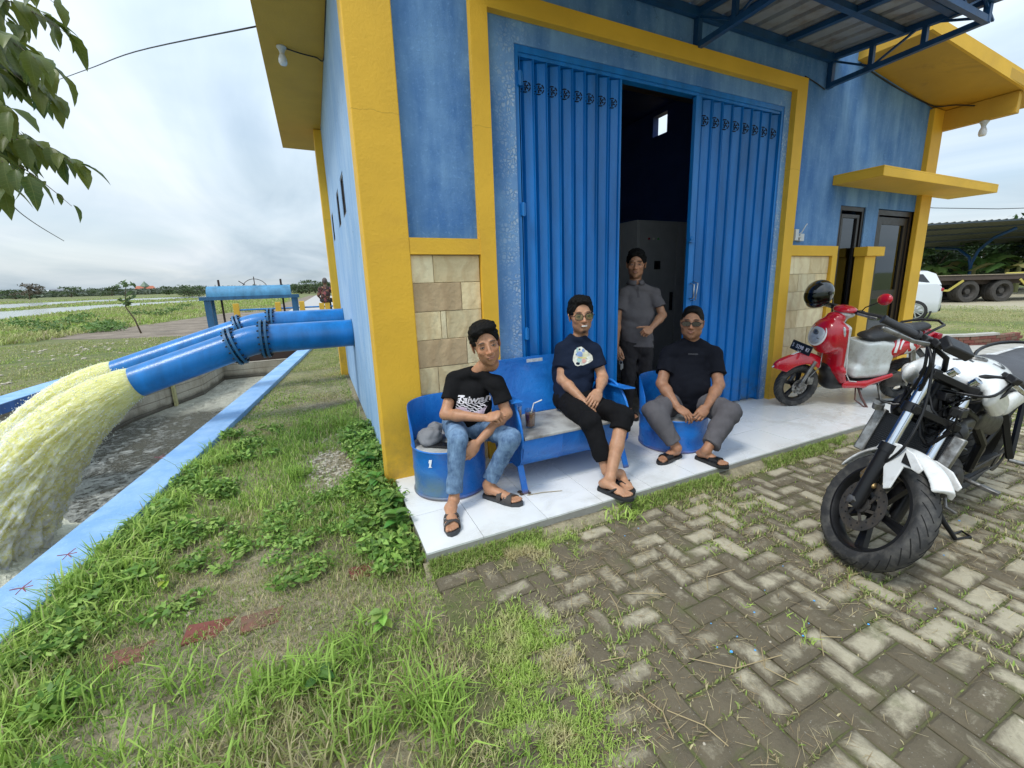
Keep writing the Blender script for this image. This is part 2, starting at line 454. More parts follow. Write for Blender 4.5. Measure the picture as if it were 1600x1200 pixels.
def tile_mat():
    m, k, b, pos = base_mat('white_ceramic_tile')
    oi = k.new('ShaderNodeObjectInfo').outputs['Random']
    base = k.mix(oi, (0.74, 0.76, 0.76), (0.82, 0.83, 0.83))
    d = k.noise(pos, 2.6, 8, 0.7, 0.5)
    c = k.mix(k.mrange(d, 0.50, 0.76, 0, 0.7), base, (0.46, 0.45, 0.41))
    sx = k.new('ShaderNodeSeparateXYZ', inp={0: pos})
    # muddy scuffs by the parked scooter
    dx = k.math('SUBTRACT', sx.outputs[0], 4.6); dy = k.math('SUBTRACT', sx.outputs[1], 2.35)
    rr = k.math('SQRT', k.math('ADD', k.math('MULTIPLY', dx, dx), k.math('MULTIPLY', k.math('MULTIPLY', dy, dy), 5)))
    mud = k.math('MULTIPLY', k.mrange(rr, 0.2, 1.0, 1, 0), k.mrange(k.noise(pos, 9, 6, 0.7, 1.5), 0.42, 0.66))
    c = k.mix(k.math('MULTIPLY', mud, 0.45), c, (0.40, 0.33, 0.24))
    sp = k.noise(pos, 60, 3, 0.6)
    c = k.mix(k.mrange(sp, 0.73, 0.78, 0, 0.6), c, (0.12, 0.10, 0.08))
    ed = k.math('MULTIPLY', k.mrange(sx.outputs[1], 2.06, 2.25, 1, 0), k.mrange(k.noise(pos, 6, 5), 0.4, 0.7))
    c = k.mix(k.math('MULTIPLY', ed, 0.35), c, (0.36, 0.33, 0.25))
    setb(k, b, c, k.mrange(d, 0.3, 0.7, 0.16, 0.34))
    return m
TILE = tile_mat()
CONC = mat('weathered_concrete', (0.33, 0.31, 0.27), 0.9, var=0.2, scale=5, bump=0.01, bscale=30, dirt=(0.12, 0.11, 0.09), dirtamt=0.5, dscale=3)

# ================================================================== the pump house
FY, BP = 3.095, 3.155
house = empty('pump_house', (0.38, 3.15, 0), 'blue plastered pump house with yellow columns and a tall folding steel door', 'building')
def hp(mb, name, m, **kw): return mb.obj(name, m, house, **kw)
mb = MB()
T = 0.16
# front wall round the big door opening, the tall window and the office door
y0, y1 = BP, BP+T
mb.b2((0.38, y0, 0), (1.49, y1, 4.30)); mb.b2((4.545, y0, 0), (5.72, y1, 4.30)); mb.b2((1.49, y0, 3.185), (4.545, y1, 4.30))
mb.b2((5.72, y0, 2.29), (7.62, y1, 3.95)); mb.b2((6.26, y0, 0), (6.54, y1, 2.29)); mb.b2((7.42, y0, 0), (7.62, y1, 2.29)); mb.b2((5.72, y0, 0), (6.26, y1, 0.42))
hp(mb, 'front_wall', BLUE)
# side wall with three small windows
mb = MB()
def holewall(mb, x0, x1, ya, yb, za, zb, holes):
    ys = sorted(holes); cur = ya
    for (h0, h1, hz0, hz1) in ys:
        mb.b2((x0, cur, za), (x1, h0, zb)); mb.b2((x0, h0, za), (x1, h1, hz0)); mb.b2((x0, h0, hz1), (x1, h1, zb)); cur = h1
    mb.b2((x0, cur, za), (x1, yb, zb))
SW = [(4.84, 5.25, 2.22, 2.62), (5.72, 6.13, 2.22, 2.62), (7.35, 7.76, 2.20, 2.60)]
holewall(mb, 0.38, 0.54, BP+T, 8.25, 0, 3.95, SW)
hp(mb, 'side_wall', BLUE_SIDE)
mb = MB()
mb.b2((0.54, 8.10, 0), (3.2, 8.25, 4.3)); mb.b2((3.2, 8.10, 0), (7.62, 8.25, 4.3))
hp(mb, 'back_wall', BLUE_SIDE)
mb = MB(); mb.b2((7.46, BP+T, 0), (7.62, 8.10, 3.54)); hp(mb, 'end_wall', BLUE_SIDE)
# inner hall: partition, ceiling, floor
mb = MB()
mb.b2((0.56, 8.05, 0), (5.50, 8.095, 4.25)); mb.b2((0.545, 3.33, 0), (0.56, 8.05, 3.9), )
PW = (4.80, 5.04, 3.10, 3.42)
holewall(mb, 5.50, 5.62, 3.33, 8.09, 0, 4.25, [(5.85, 6.18, 3.85, 4.17)])
mb.b2((0.55, 3.33, 4.26), (5.62, 8.09, 4.29))
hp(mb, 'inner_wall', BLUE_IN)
mb = MB(); mb.b2((0.56, 3.36, 0.0), (5.50, 8.05, 0.07)); hp(mb, 'hall_floor', CONC)
mb = MB(); mb.b2((0.6, 4.9, 3.95), (5.5, 5.05, 4.15)); hp(mb, 'ceiling_beam', mat('pale_timber', (0.35, 0.25, 0.14), 0.7))
# yellow columns
mb = MB(); mb.b2((0.332, FY, -0.05), (0.627, 3.30, 4.32)); o = hp(mb, 'column', YEL, bevel=0.006)
mb = MB(); mb.b2((7.42, FY, 0.0), (7.69, 3.32, 3.545)); hp(mb, 'column', YEL, bevel=0.006)
mb = MB(); mb.b2((0.27, 8.02, -0.05), (0.52, 8.32, 3.925)); hp(mb, 'column', YEL, bevel=0.006)
# yellow frame round the door, with the waist bands
mb = MB()
mb.b2((1.144, FY, 0.0), (1.269, BP, 3.46)); mb.b2((4.63, FY, 0.0), (4.793, BP, 3.46)); mb.b2((1.269, FY, 3.332), (4.63, BP, 3.46))
mb.b2((0.627, FY+0.003, 1.706), (1.144, BP, 1.818)); mb.b2((4.793, FY+0.003, 1.706), (5.66, BP, 1.818))
mb.b2((5.56, FY+0.001, 0.40), (5.66, BP, 1.706)); mb.b2((4.793, FY+0.002, 0.28), (6.10, BP, 0.42))
hp(mb, 'door_surround', YEL, bevel=0.004)
mb = MB(); mb.b2((6.135, FY-0.06, 0.08), (6.37, BP, 1.70)); mb.b2((6.105, FY-0.09, 1.70), (6.50, BP, 1.812))
hp(mb, 'half_column', YEL, bevel=0.005)
# sandstone cladding: separate slabs
def cladding(x0, x1, z0, z1, rows):
    mb = MB(); mb.b2((x0, BP-0.012, z0), (x1, BP-0.001, z1)); hp(mb, 'mortar_bed', MORTAR)
    z = z1
    for hgt, cuts, ms in rows:
        zb = max(z0, z-hgt)
        xs = [x0]+[x0+(x1-x0)*c for c in cuts]+[x1]
        for i in range(len(xs)-1):
            g = 0.0018; pr = random.uniform(0.012, 0.017)
            mb = MB(); mb.b2((xs[i]+g, BP-0.012-pr, zb+g), (xs[i+1]-g, BP-0.010, z-g))
            hp(mb, 'stone_slab', STONES[ms[i % len(ms)]], bevel=0.003)
        z = zb
        if z <= z0+0.01: break
cladding(0.630, 1.141, 0.08, 1.703, [(0.195, [0.31], [2, 0]), (0.205, [0.70], [1, 0]), (0.208, [0.37, 0.45], [0, 2, 0]), (0.205, [0.74], [1, 2]), (0.205, [0.28], [0, 0]), (0.21, [0.6], [2, 1]), (0.21, [0.4], [0, 2]), (0.2, [0.7], [1, 0])])
cladding(4.796, 5.557, 0.42, 1.703, [(0.20, [0.52], [2, 0]), (0.20, [0.28, 0.7], [0, 2, 0]), (0.21, [0.55], [2, 0]), (0.21, [0.33], [0, 2]), (0.21, [0.62], [2, 0]), (0.22, [0.4], [0, 0]), (0.2, [0.5], [2, 0])])
cladding(4.796, 6.10, 0.08, 0.278, [(0.2, [0.25, 0.5, 0.75], [0, 2, 0, 2])])
cladding(6.375, 6.53, 0.08, 1.69, [(0.3, [], [2]), (0.28, [], [0]), (0.3, [], [2]), (0.28, [], [0]), (0.3, [], [2]), (0.3, [], [0])])
# roofs
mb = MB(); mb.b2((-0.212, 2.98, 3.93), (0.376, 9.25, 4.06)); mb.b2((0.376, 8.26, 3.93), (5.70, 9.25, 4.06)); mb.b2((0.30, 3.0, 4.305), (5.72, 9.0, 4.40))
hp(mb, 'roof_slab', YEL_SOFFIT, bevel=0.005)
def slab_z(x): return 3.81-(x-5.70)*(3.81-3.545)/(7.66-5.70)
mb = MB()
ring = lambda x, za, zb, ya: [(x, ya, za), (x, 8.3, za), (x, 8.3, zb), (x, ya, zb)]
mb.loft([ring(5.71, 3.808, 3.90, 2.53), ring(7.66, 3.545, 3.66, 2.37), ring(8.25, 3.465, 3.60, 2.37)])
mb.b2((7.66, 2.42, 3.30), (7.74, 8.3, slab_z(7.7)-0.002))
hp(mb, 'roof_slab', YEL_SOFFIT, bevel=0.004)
mb = MB(); mb.loft([ring(5.70, 3.806, 3.935, 2.50)[:1]+[(5.70, 2.528, 3.806), (5.70, 2.528, 3.935), (5.70, 2.50, 3.935)], [(8.26, 2.34, 3.455), (8.26, 2.368, 3.455), (8.26, 2.368, 3.63), (8.26, 2.34, 3.63)]])
hp(mb, 'fascia_board', YEL)
mb = MB(); mb.loft([[(5.50, 2.655, 2.495), (5.50, BP, 2.495), (5.50, BP, 2.60), (5.50, 2.655, 2.60)], [(8.30, 2.655, 2.495), (8.30, BP, 2.495), (8.30, BP, 2.60), (8.30, 2.655, 2.60)]])
hp(mb, 'concrete_awning', YEL, bevel=0.004)
# small side windows with metal bars
for (a, b_, c_, d_) in SW:
    f = MB(); e_ = 0.025
    f.b2((0.385, a, c_), (0.43, a+e_, d_)); f.b2((0.385, b_-e_, c_), (0.43, b_, d_)); f.b2((0.385, a+e_, d_-e_), (0.43, b_-e_, d_)); f.b2((0.385, a+e_, c_), (0.43, b_-e_, c_+e_))
    f.b2((0.39, (a+b_)/2-0.01, c_+e_), (0.425, (a+b_)/2+0.01, d_-e_))
    fo = hp(f, 'window', BLACKF)
    g = MB(); g.b2((0.405, a+e_, c_+e_), (0.409, b_-e_, d_-e_)); g.obj('pane', GLASS, fo)
# tall window and office door, dark aluminium
def framebox(mb, x0, x1, z0, z1, t, ya=3.17, yb=3.24):
    mb.b2((x0, ya, z0), (x0+t, yb, z1)); mb.b2((x1-t, ya, z0), (x1, yb, z1)); mb.b2((x0+t, ya, z1-t), (x1-t, yb, z1)); mb.b2((x0+t, ya, z0), (x1-t, yb, z0+t))
mb = MB(); framebox(mb, 5.72, 6.26, 0.42, 2.29, 0.05); framebox(mb, 5.80, 6.18, 0.50, 2.20, 0.04, 3.18, 3.23)
wf = hp(mb, 'tall_window', BLACKF)
mb = MB(); mb.b2((5.84, 3.20, 0.54), (6.14, 3.205, 2.16)); mb.obj('pane', GLASS, wf)
cur = MB(); pts = [(5.78+0.012*i, 3.29+0.014*math.sin(i*1.7)) for i in range(26)]
cur.loft([[(x, y, 0.55) for x, y in pts], [(x, y, 2.2) for x, y in pts]], closed=False)
cur.obj('curtain', mat('pale_curtain', (0.55, 0.62, 0.66), 0.9), wf, smooth=True)
mb = MB(); framebox(mb, 6.54, 7.42, 0.06, 2.28, 0.06)
wd = hp(mb, 'office_door', BLACKF)
leaf = MB(); R_ = Matrix.Rotation(math.radians(0), 4, 'Z')
framebox(leaf, 6.62, 7.36, 0.09, 2.20, 0.09, 3.185, 3.225); leaf.b2((6.71, 3.185, 1.15), (7.27, 3.225, 1.26))
leaf.obj('door_leaf', BLACKF, wd)
mb = MB(); mb.b2((6.71, 3.20, 0.18), (7.27, 3.205, 1.15)); mb.b2((6.71, 3.20, 1.26), (7.27, 3.205, 2.11)); mb.obj('pane', GLASS, wd)
mb = MB(); mb.b2((5.64, 4.6, 0), (7.44, 4.65, 3.5)); hp(mb, 'office_partition', mat('office_wall', (0.10, 0.16, 0.24), 0.8))
mb = MB(); mb.b2((5.64, BP+T, 0), (7.44, 4.6, 0.07)); hp(mb, 'office_floor', CONC)
# folding steel door
fd = MB()
fd.b2((1.49, BP+0.008, 3.14), (4.545, BP+0.10, 3.185)); fd.b2((1.49, BP+0.008, 0.08), (1.525, BP+0.10, 3.14)); fd.b2((4.51, BP+0.008, 0.08), (4.545, BP+0.10, 3.14))
fd.b2((1.525, BP+0.02, 3.115), (4.51, BP+0.09, 3.14))
fdo = hp(fd, 'folding_door', DOORP, bevel=0.003)
def fold(xa, xb, n, first_flat):
    p = (xb-xa)/n
    for i in range(n):
        x = xa+i*p; D_ = 0.075; yb_ = BP+0.045
        poly = [(x, yb_-0.035), (x+0.004, yb_-0.035), (x+0.006, yb_+D_-0.03), (x+p*0.30, yb_+D_-0.03), (x+p*0.48, yb_+0.010), (x+p*0.50, yb_+0.010), (x+p*0.52, yb_+0.012), (x+p*0.98, yb_-0.012), (x+p, yb_-0.035)]
        top = 3.115-0.004; m_ = MB()
        m_.loft([[(a, b_, 0.10) for a, b_ in poly], [(a, b_, top) for a, b_ in poly]], closed=False)
        m_.loft([[(a, b_+0.003, 0.10) for a, b_ in poly], [(a, b_+0.003, top) for a, b_ in poly]], closed=False)
        po = m_.obj('door_slat', DOORP, fdo)
        # pierced rosette near the top
        r = MB(); cx_, cz_ = x+p*0.56, 2.935
        for q in range(6):
            a0 = q*PI/3+0.12; pl_ = [(0.040*math.cos(a0+t_*0.8/6), 0.040*math.sin(a0+t_*0.8/6)) for t_ in range(7)]+[(0.032*math.cos(a0+t_*0.8/6), 0.032*math.sin(a0+t_*0.8/6)) for t_ in range(6, -1, -1)]
            r.prism(pl_, 0.002)
            am = a0+0.4
            r.prism([(0.006*math.cos(am-0.6), 0.006*math.sin(am-0.6)), (0.026*math.cos(am-0.22), 0.026*math.sin(am-0.22)), (0.026*math.cos(am+0.22), 0.026*math.sin(am+0.22)), (0.006*math.cos(am+0.6), 0.006*math.sin(am+0.6))], 0.002)
        r.xf(Matrix.Translation((cx_, yb_+0.001-(0.02 if False else 0), cz_)) @ Matrix.Rotation(PI/2, 4, 'X') @ Matrix.Scale(p/0.115, 4))
        for vi in range(len(r.v)):
            vx, vy, vz = r.v[vi]
            t_ = (vx-x)/p
            ys = np.interp(t_, [0.05, 0.30, 0.48, 0.98, 1.0], [D_-0.03, D_-0.03, 0.010, -0.012, -0.035])
            r.v[vi] = (vx, yb_+float(ys)-0.0015+(vy-yb_), vz)
        r.obj('pierced_rosette', mat('rosette_black', (0.002, 0.004, 0.010), 0.9), fdo)
fold(1.535, 2.455, 8, True); fold(3.385, 4.50, 8, False)
mb = MB()
mb.b2((2.455, BP+0.01, 0.10), (2.475, BP+0.075, 3.11)); mb.b2((3.315, BP+0.008, 0.10), (3.383, BP+0.05, 3.11)); mb.obj('lock_stile', DOORP, fdo, bevel=0.003)
for z in (2.96, 2.05, 1.08, 0.4):
    mb = MB(); mb.tube([(1.532, BP-0.004, z-0.05), (1.532, BP-0.004, z+0.05)], 0.014, 8); mb.b2((1.515, BP-0.012, z-0.045), (1.55, BP+0.009, z+0.045)); mb.obj('hinge', DOORP, fdo)
mb = MB(); mb.b2((3.28, BP-0.03, 1.83), (3.345, BP+0.007, 1.92)); mb.tube([(3.31, BP-0.03, 1.87), (3.27, BP-0.045, 1.85)], 0.012, 8); mb.obj('latch', DOORP, fdo)
mb = MB(); mb.tube([(3.345, BP+0.0, 1.44), (3.345, BP-0.05, 1.43), (3.345, BP-0.05, 1.30), (3.345, BP, 1.29)], 0.007, 8); mb.tube([(3.395, BP+0.01, 1.46), (3.40, BP-0.045, 1.44), (3.38, BP-0.045, 1.28), (3.375, BP+0.01, 1.27)], 0.006, 8)
mb.obj('door_handle', mat('worn_steel', (0.45, 0.47, 0.50), 0.35, 0.9), fdo, smooth=True)

# tiled porch
porch = MB(); porch.b2((0.385, 2.09, 0.0), (7.4, 3.36, 0.069))
po = porch.obj('tiled_porch', mat('porch_grout', (0.30, 0.29, 0.26), 0.9, bump=0.003), kind='structure')
xs = [0.383, 0.711]; 
while xs[-1] < 7.35: xs.append(xs[-1]+0.4135)
ysr = [2.088, 2.504, 2.92, 3.336]
tiles = {}
for j in range(3):
    for i in range(len(xs)-1):
        wdt = round(xs[i+1]-xs[i], 3); key = (wdt, j)
        if key not in tiles:
            t_ = MB(); g = 0.0016; t_.b2((g, g, 0), (wdt-g, (ysr[j+1]-ysr[j])-g, 0.011)); tiles[key] = t_.mesh('tile', TILE)
        ob = bpy.data.objects.new('floor_tile', tiles[key]); COL.objects.link(ob); ob.location = (xs[i], ysr[j], 0.069+random.uniform(-0.0006, 0.0006))
        attach(ob, po)

# ------------------------------------------------------------------ steel canopy over the door
can = empty('steel_canopy', (3.0, BP, 3.7), 'blue steel truss canopy with corrugated metal sheets above the folding door', 'canopy')
SHEET = mat('galvanised_sheet', (0.42, 0.44, 0.46), 0.5, 0.35, var=0.2, scale=4, dirt=(0.22, 0.17, 0.12), dirtamt=0.4)
def zs(y): return 3.765-(BP-y)*0.075
mb = MB(); x = 1.0; prof = []
while x < 5.24:
    prof += [(x, 0), (x+0.11, 0), (x+0.125, 0.03), (x+0.165, 0.03), (x+0.18, 0)]; x += 0.20
mb.loft([[(px, BP-0.01, zs(BP)+pz) for px, pz in prof], [(px, 1.80, zs(1.80)+pz) for px, pz in prof]], closed=False)
mb.obj('roof_sheet', SHEET, can)
def truss(x):
    m_ = MB()
    m_.bar((x, BP-0.03, 3.44), (x, BP-0.03, 3.80), 0.05, 0.05); m_.bar((x, BP-0.05, 3.47), (x, 1.92, 3.50), 0.045, 0.045)
    m_.bar((x, BP-0.05, zs(BP)-0.035), (x, 1.90, zs(1.9)-0.035), 0.05, 0.05); m_.bar((x, 1.925, 3.48), (x, 1.925, 3.66), 0.045, 0.045)
    m_.bar((x, 2.75, 3.48), (x, 2.75, 3.70), 0.04, 0.04); m_.bar((x, 2.333, 3.49), (x, 2.333, 3.67), 0.04, 0.04)
    for a, b_ in (((BP-0.05, 3.69), (2.75, 3.50)), ((2.75, 3.49), (2.333, 3.69)), ((2.333, 3.68), (1.925, 3.52)), ): m_.bar((x, *a), (x, *b_), 0.018, 0.018)
    m_.obj('roof_truss', STEELB, can)
for x in (5.20, 3.25, 1.3): truss(x)
mb = MB(); mb.bar((0.9, BP-0.035, zs(BP)-0.045), (5.24, BP-0.035, zs(BP)-0.045), 0.05, 0.07); mb.obj('wall_beam', STEELB, can)
for y in (2.51, 2.14):
    mb = MB(); mb.bar((0.9, y, zs(y)-0.03), (5.22, y, zs(y)-0.03), 0.055, 0.05); mb.obj('purlin', STEELB, can)
for x in (1.9, 2.75, 3.60, 4.42):
    mb = MB(); mb.bar((x, BP-0.06, zs(BP)-0.032), (x, 1.9, zs(1.9)-0.032), 0.05, 0.045); mb.obj('rafter', STEELB, can)
mb = MB(); mb.bar((0.9, 1.925, 3.50), (5.22, 1.925, 3.50), 0.04, 0.05); mb.bar((0.9, 1.90, zs(1.9)-0.03), (5.22, 1.90, zs(1.9)-0.03), 0.04, 0.05)
for i in range(9): mb.bar((1.0+i*0.48, 1.925, 3.52), (1.24+i*0.48, 1.915, 3.63), 0.016, 0.016); mb.bar((1.24+i*0.48, 1.915, 3.63), (1.48+i*0.48, 1.925, 3.52), 0.016, 0.016)
mb.obj('front_truss', STEELB, can)

# lamps, cables, wall box
LAMPW = mat('lamp_plastic', (0.62, 0.64, 0.64), 0.35)
def soffit_lamp(x, y, z, label):
    t = empty('soffit_lamp', (x, y, z), label, 'lamp')
    m_ = MB(); m_.lathe([(0.0, 0), (0.045, 0), (0.047, -0.012), (0.034, -0.03), (0.024, -0.055), (0.022, -0.07), (0, -0.07)], 16, Matrix.Translation((x, y, z-0.001))); m_.obj('lamp_holder', LAMPW, t, smooth=40)
    m_ = MB(); m_.lathe([(0, -0.065), (0.022, -0.068), (0.034, -0.095), (0.040, -0.12), (0.040, -0.15), (0.030, -0.172), (0.0, -0.178)], 16, Matrix.Translation((x, y, z))); m_.obj('bulb', mat('frosted_bulb', (0.80, 0.82, 0.84), 0.2), t, smooth=True)
soffit_lamp(-0.02, 5.55, 3.93, 'white bulb lamp under the left eave above the pale blue side wall')
soffit_lamp(7.70, 2.70, 3.30+0.002, 'frosted bulb lamp at the right end of the yellow roof overhang')
CABLE = mat('black_cable', (0.01, 0.01, 0.01), 0.5)
def wire(name, pts, r, label, cat='cable', m=CABLE, n=5):
    P_ = []; pts = [Vector(p) for p in pts]
    for i in range(len(pts)-1):
        p0 = pts[max(i-1, 0)]; p1 = pts[i]; p2 = pts[i+1]; p3 = pts[min(i+2, len(pts)-1)]
        for q in range(6):
            t = q/6; P_.append(0.5*((2*p1)+(p2-p0)*t+(2*p0-5*p1+4*p2-p3)*t*t+(3*p1-p0-3*p2+p3)*t**3))
    P_.append(pts[-1]); m_ = MB(); m_.tube(P_, r, n)
    o = m_.obj(name, m, smooth=True); return tag(o, label, cat)
wire('lamp_cable', [(0.0, 5.55, 3.92), (0.15, 5.58, 3.91), (0.30, 5.62, 3.915), (0.375, 5.63, 3.91), (0.376, 5.0, 3.915), (0.376, 4.3, 3.92), (0.376, 3.4, 3.92)], 0.007, 'black cable from the left eave lamp along the side wall corner')
wire('wall_cable', [(4.80, BP-0.012, 3.50), (4.98, BP-0.012, 3.47), (5.15, BP-0.012, 3.43)], 0.006, 'short black cable from the yellow frame corner to the truss foot')
wire('wall_cable', [(4.81, BP-0.008, 3.45), (4.805, BP-0.008, 3.0), (4.81, BP-0.008, 2.5), (4.803, BP-0.008, 2.05), (4.83, BP-0.03, 1.95)], 0.005, 'white cable clipped down the wall beside the yellow frame', m=mat('white_cable', (0.6, 0.6, 0.58), 0.5))
wire('wall_cable', [(5.75, BP-0.01, 3.78), (6.1, BP-0.012, 3.72), (6.6, BP-0.012, 3.655), (7.2, BP-0.012, 3.60), (7.43, BP-0.06, 3.56), (7.55, 2.95, 3.545), (7.65, 2.8, 3.50)], 0.008, 'black cable along the wall top under the right roof overhang')
sb = empty('wall_switch_box', (4.90, BP, 1.93), 'white switch box with a bent antenna on the wall right of the yellow frame', 'switch box')
m_ = MB(); m_.b2((4.845, BP-0.05, 1.87), (4.90, BP-0.001, 1.99)); m_.b2((4.935, BP-0.045, 1.865), (5.01, BP-0.001, 1.945)); m_.obj('box', LAMPW, sb, bevel=0.004)
m_ = MB(); m_.tube([(4.90, BP-0.03, 1.92), (4.95, BP-0.05, 1.96), (4.99, BP-0.06, 2.03), (5.03, BP-0.05, 2.05)], 0.006, 6); m_.tube([(4.90, BP-0.03, 1.91), (4.94, BP-0.05, 1.91)], 0.012, 8); m_.obj('antenna', LAMPW, sb, smooth=True)
# control cabinet in the hall
cb = empty('control_cabinet', (4.6, 4.75, 0.07), 'grey steel control cabinet with small lamps inside the dark doorway', 'cabinet')
CABM = mat('grey_cabinet', (0.42, 0.43, 0.42), 0.5)
m_ = MB(); m_.b2((3.93, 4.65, 0.07), (5.30, 5.15, 2.26)); m_.obj('cabinet_body', CABM, cb, bevel=0.006)
for i in range(2):
    x = 3.95+i*0.68; m_ = MB(); m_.b2((x, 4.632, 0.15), (x+0.655, 4.649, 2.22)); d_ = m_.obj('cabinet_door', CABM, cb, bevel=0.004)
    m_ = MB(); m_.b2((x+0.27, 4.618, 1.62), (x+0.37, 4.631, 1.73)); m_.obj('meter', mat('meter_black', (0.01, 0.01, 0.01), 0.3), d_)
    for q in range(3):
        m_ = MB(); m_.tube([(x+0.16+q*0.08, 4.631, 2.02), (x+0.16+q*0.08, 4.618, 2.02)], 0.014, 10)
        m_.obj('pilot_lamp', mat('lamp_'+'rgy'[q], [(0.5, 0.02, 0.02), (0.7, 0.7, 0.6), (0.1, 0.4, 0.1)][q], 0.3), d_)
    m_ = MB(); m_.b2((x+0.57, 4.60, 1.05), (x+0.60, 4.631, 1.3)); m_.obj('cabinet_handle', mat('meter_black', (0.01, 0.01, 0.01), 0.3), d_)
# ================================================================== ground, canal, water
GZ = -0.03
def soil_mat():
    m, k, b, pos = base_mat('lawn_soil')
    big = k.noise(pos, 0.35, 5, 0.6); mid = k.noise(pos, 2.2, 7, 0.68, 0.4); fine = k.noise(pos, 26, 6, 0.75)
    g = k.mix(k.mrange(mid, 0.36, 0.62), (0.085, 0.135, 0.028), (0.21, 0.215, 0.075))
    g = k.mix(k.mrange(big, 0.45, 0.62, 0, 0.6), g, (0.25, 0.235, 0.10))
    sx = k.new('ShaderNodeSeparateXYZ', inp={0: pos})
    near = k.math('MULTIPLY', k.mrange(sx.outputs[1], 11, 6, 0, 1), k.mrange(sx.outputs[0], 9, 7, 0, 1))
    br = k.mix(k.mrange(mid, 0.35, 0.62), (0.22, 0.185, 0.11), (0.52, 0.45, 0.30))
    c = k.mix(near, g, br)
    c = k.mix(k.mrange(fine, 0.35, 0.7, 0.0, 0.5), c, (0.05, 0.055, 0.02))
    c = k.mix(k.mrange(k.noise(pos, 60, 3), 0.66, 0.74, 0, 0.7), c, (0.45, 0.42, 0.33))
    setb(k, b, c, 0.95, bump=k.math('ADD', fine, k.math('MULTIPLY', mid, 2.0)), bdist=0.03)
    return m
SOIL = soil_mat()
def Rin(y): return -1.583+0.1273*(y-3.155)
def Rout(y): return -1.307+0.1252*(y-3.114)
LP = [(-6, -5.55), (9.8, -3.92), (11.3, -3.68), (13.3, -2.86), (15.2, -2.70)]
def Lin(y): return float(np.interp(y, [p[0] for p in LP], [p[1] for p in LP]))
def Lout(y): return Lin(y)-0.36
B = 1400
mb = MB()
def poly(mb, pts, z=GZ): mb.add([(x, y, z) for x, y in pts], [tuple(range(len(pts)))])
poly(mb, [(-B, -B), (B, -B), (B, -6), (Rout(-6), -6), (Lout(-6), -6), (-B, -6)])
poly(mb, [(Rout(-6), -6), (B, -6), (B, 15.2), (Rout(15.2), 15.2)])
poly(mb, [(-B, -6), (Lout(-6), -6), (Lout(9.8), 9.8), (Lout(11.3), 11.3), (Lout(13.3), 13.3), (Lout(15.2), 15.2), (-B, 15.2)])
poly(mb, [(-B, 15.2), (Lout(15.2), 15.2), (Lin(15.2), 15.2), (-2.7, 18.0), (-B, 18.0)])
poly(mb, [(Rin(15.2), 15.2), (Rout(15.2), 15.2), (B, 15.2), (B, 18.0), (Rin(15.2), 18.0)])
poly(mb, [(-B, 18.0), (-2.7, 18.0), (Rin(15.2), 18.0), (B, 18.0), (B, B), (-B, B)])
mb.obj('ground', SOIL, kind='structure')

KERB = stucco('light_blue_kerb_paint', (0.19, 0.37, 0.64), (0.32, 0.50, 0.74))
KERBD = door_paint('blue_kerb_face_paint', (0.035, 0.13, 0.42), 0.6)
def conc_wall_mat():
    m, k, b, pos = base_mat('stained_canal_concrete')
    sx = k.new('ShaderNodeSeparateXYZ', inp={0: pos})
    n = k.noise(pos, 1.6, 7, 0.65); st = k.noise(pos, 5, 6, 0.65, stretch=(1, 1, 0.15))
    c = k.mix(k.mrange(n, 0.35, 0.65), (0.30, 0.27, 0.21), (0.46, 0.43, 0.36))
    c = k.mix(k.mrange(st, 0.5, 0.75, 0, 0.7), c, (0.13, 0.11, 0.08))
    bands = k.mrange(k.math('SINE', k.math('MULTIPLY', k.math('ADD', sx.outputs[2], k.math('MULTIPLY', n, 0.04)), 34)), 0.9, 1.0, 0, 0.5)
    c = k.mix(bands, c, (0.14, 0.12, 0.09))
    wet = k.mrange(k.math('ADD', sx.outputs[2], k.math('MULTIPLY', k.noise(pos, 3, 5), 0.30)), -0.82, -0.94, 0, 1)
    c = k.mix(k.math('MULTIPLY', wet, 0.85), c, (0.035, 0.030, 0.02))
    setb(k, b, c, k.mrange(wet, 0, 1, 0.9, 0.35), bump=k.math('ADD', k.noise(pos, 30, 6), k.math('MULTIPLY', bands, -1.5)), bdist=0.012)
    return m
CW = conc_wall_mat()
def strip(mb, fa, fb, ys, za, zb): # vertical-sided wall between two x(y) lines
    rings = [[(fa(y), y, za), (fb(y), y, za), (fb(y), y, zb), (fa(y), y, zb)] for y in ys]
    mb.loft(rings)
cr = empty('canal_wall', (Rin(3), 3, 0), 'low light blue kerbed canal wall running beside the grass towards the pump house', 'wall')
mb = MB(); strip(mb, lambda y: Rin(y), lambda y: Rout(y)-0.01, [-6, 15.2], -1.9, -0.10); mb.obj('wall_body', CW, cr)
mb = MB(); strip(mb, lambda y: Rin(y)-0.012, Rout, [-6, 0, 4, 8, 12, 15.2], -0.10, 0.03); mb.obj('kerb', KERB, cr, bevel=0.008)
cl = empty('canal_wall', (Lin(9), 9, 0), 'stained concrete canal wall with a blue painted lip on the far side of the water', 'wall')
ysl = [-6, 2, 9.8, 11.3, 13.3, 15.2]
mb = MB(); strip(mb, Lout, Lin, ysl, -1.9, -0.11); mb.obj('wall_body', CW, cl)
mb = MB(); strip(mb, Lout, lambda y: Lin(y)+0.012, ysl, -0.11, 0.024); mb.obj('lip', KERBD, cl)
mb = MB(); strip(mb, lambda y: Lout(y)-0.005, lambda y: Lin(y)+0.014, ysl, 0.024, 0.034); mb.obj('kerb', KERB, cl)
mb = MB(); 
for yy in (12.35,): mb.b2((Lin(yy)+0.012, yy-0.07, -1.9), (Lin(yy)+0.06, yy+0.07, -0.1)); 
mb.obj('gauge_board', mat('gauge_paint', (0.42, 0.40, 0.20), 0.8, var=0.4, scale=14), cl)
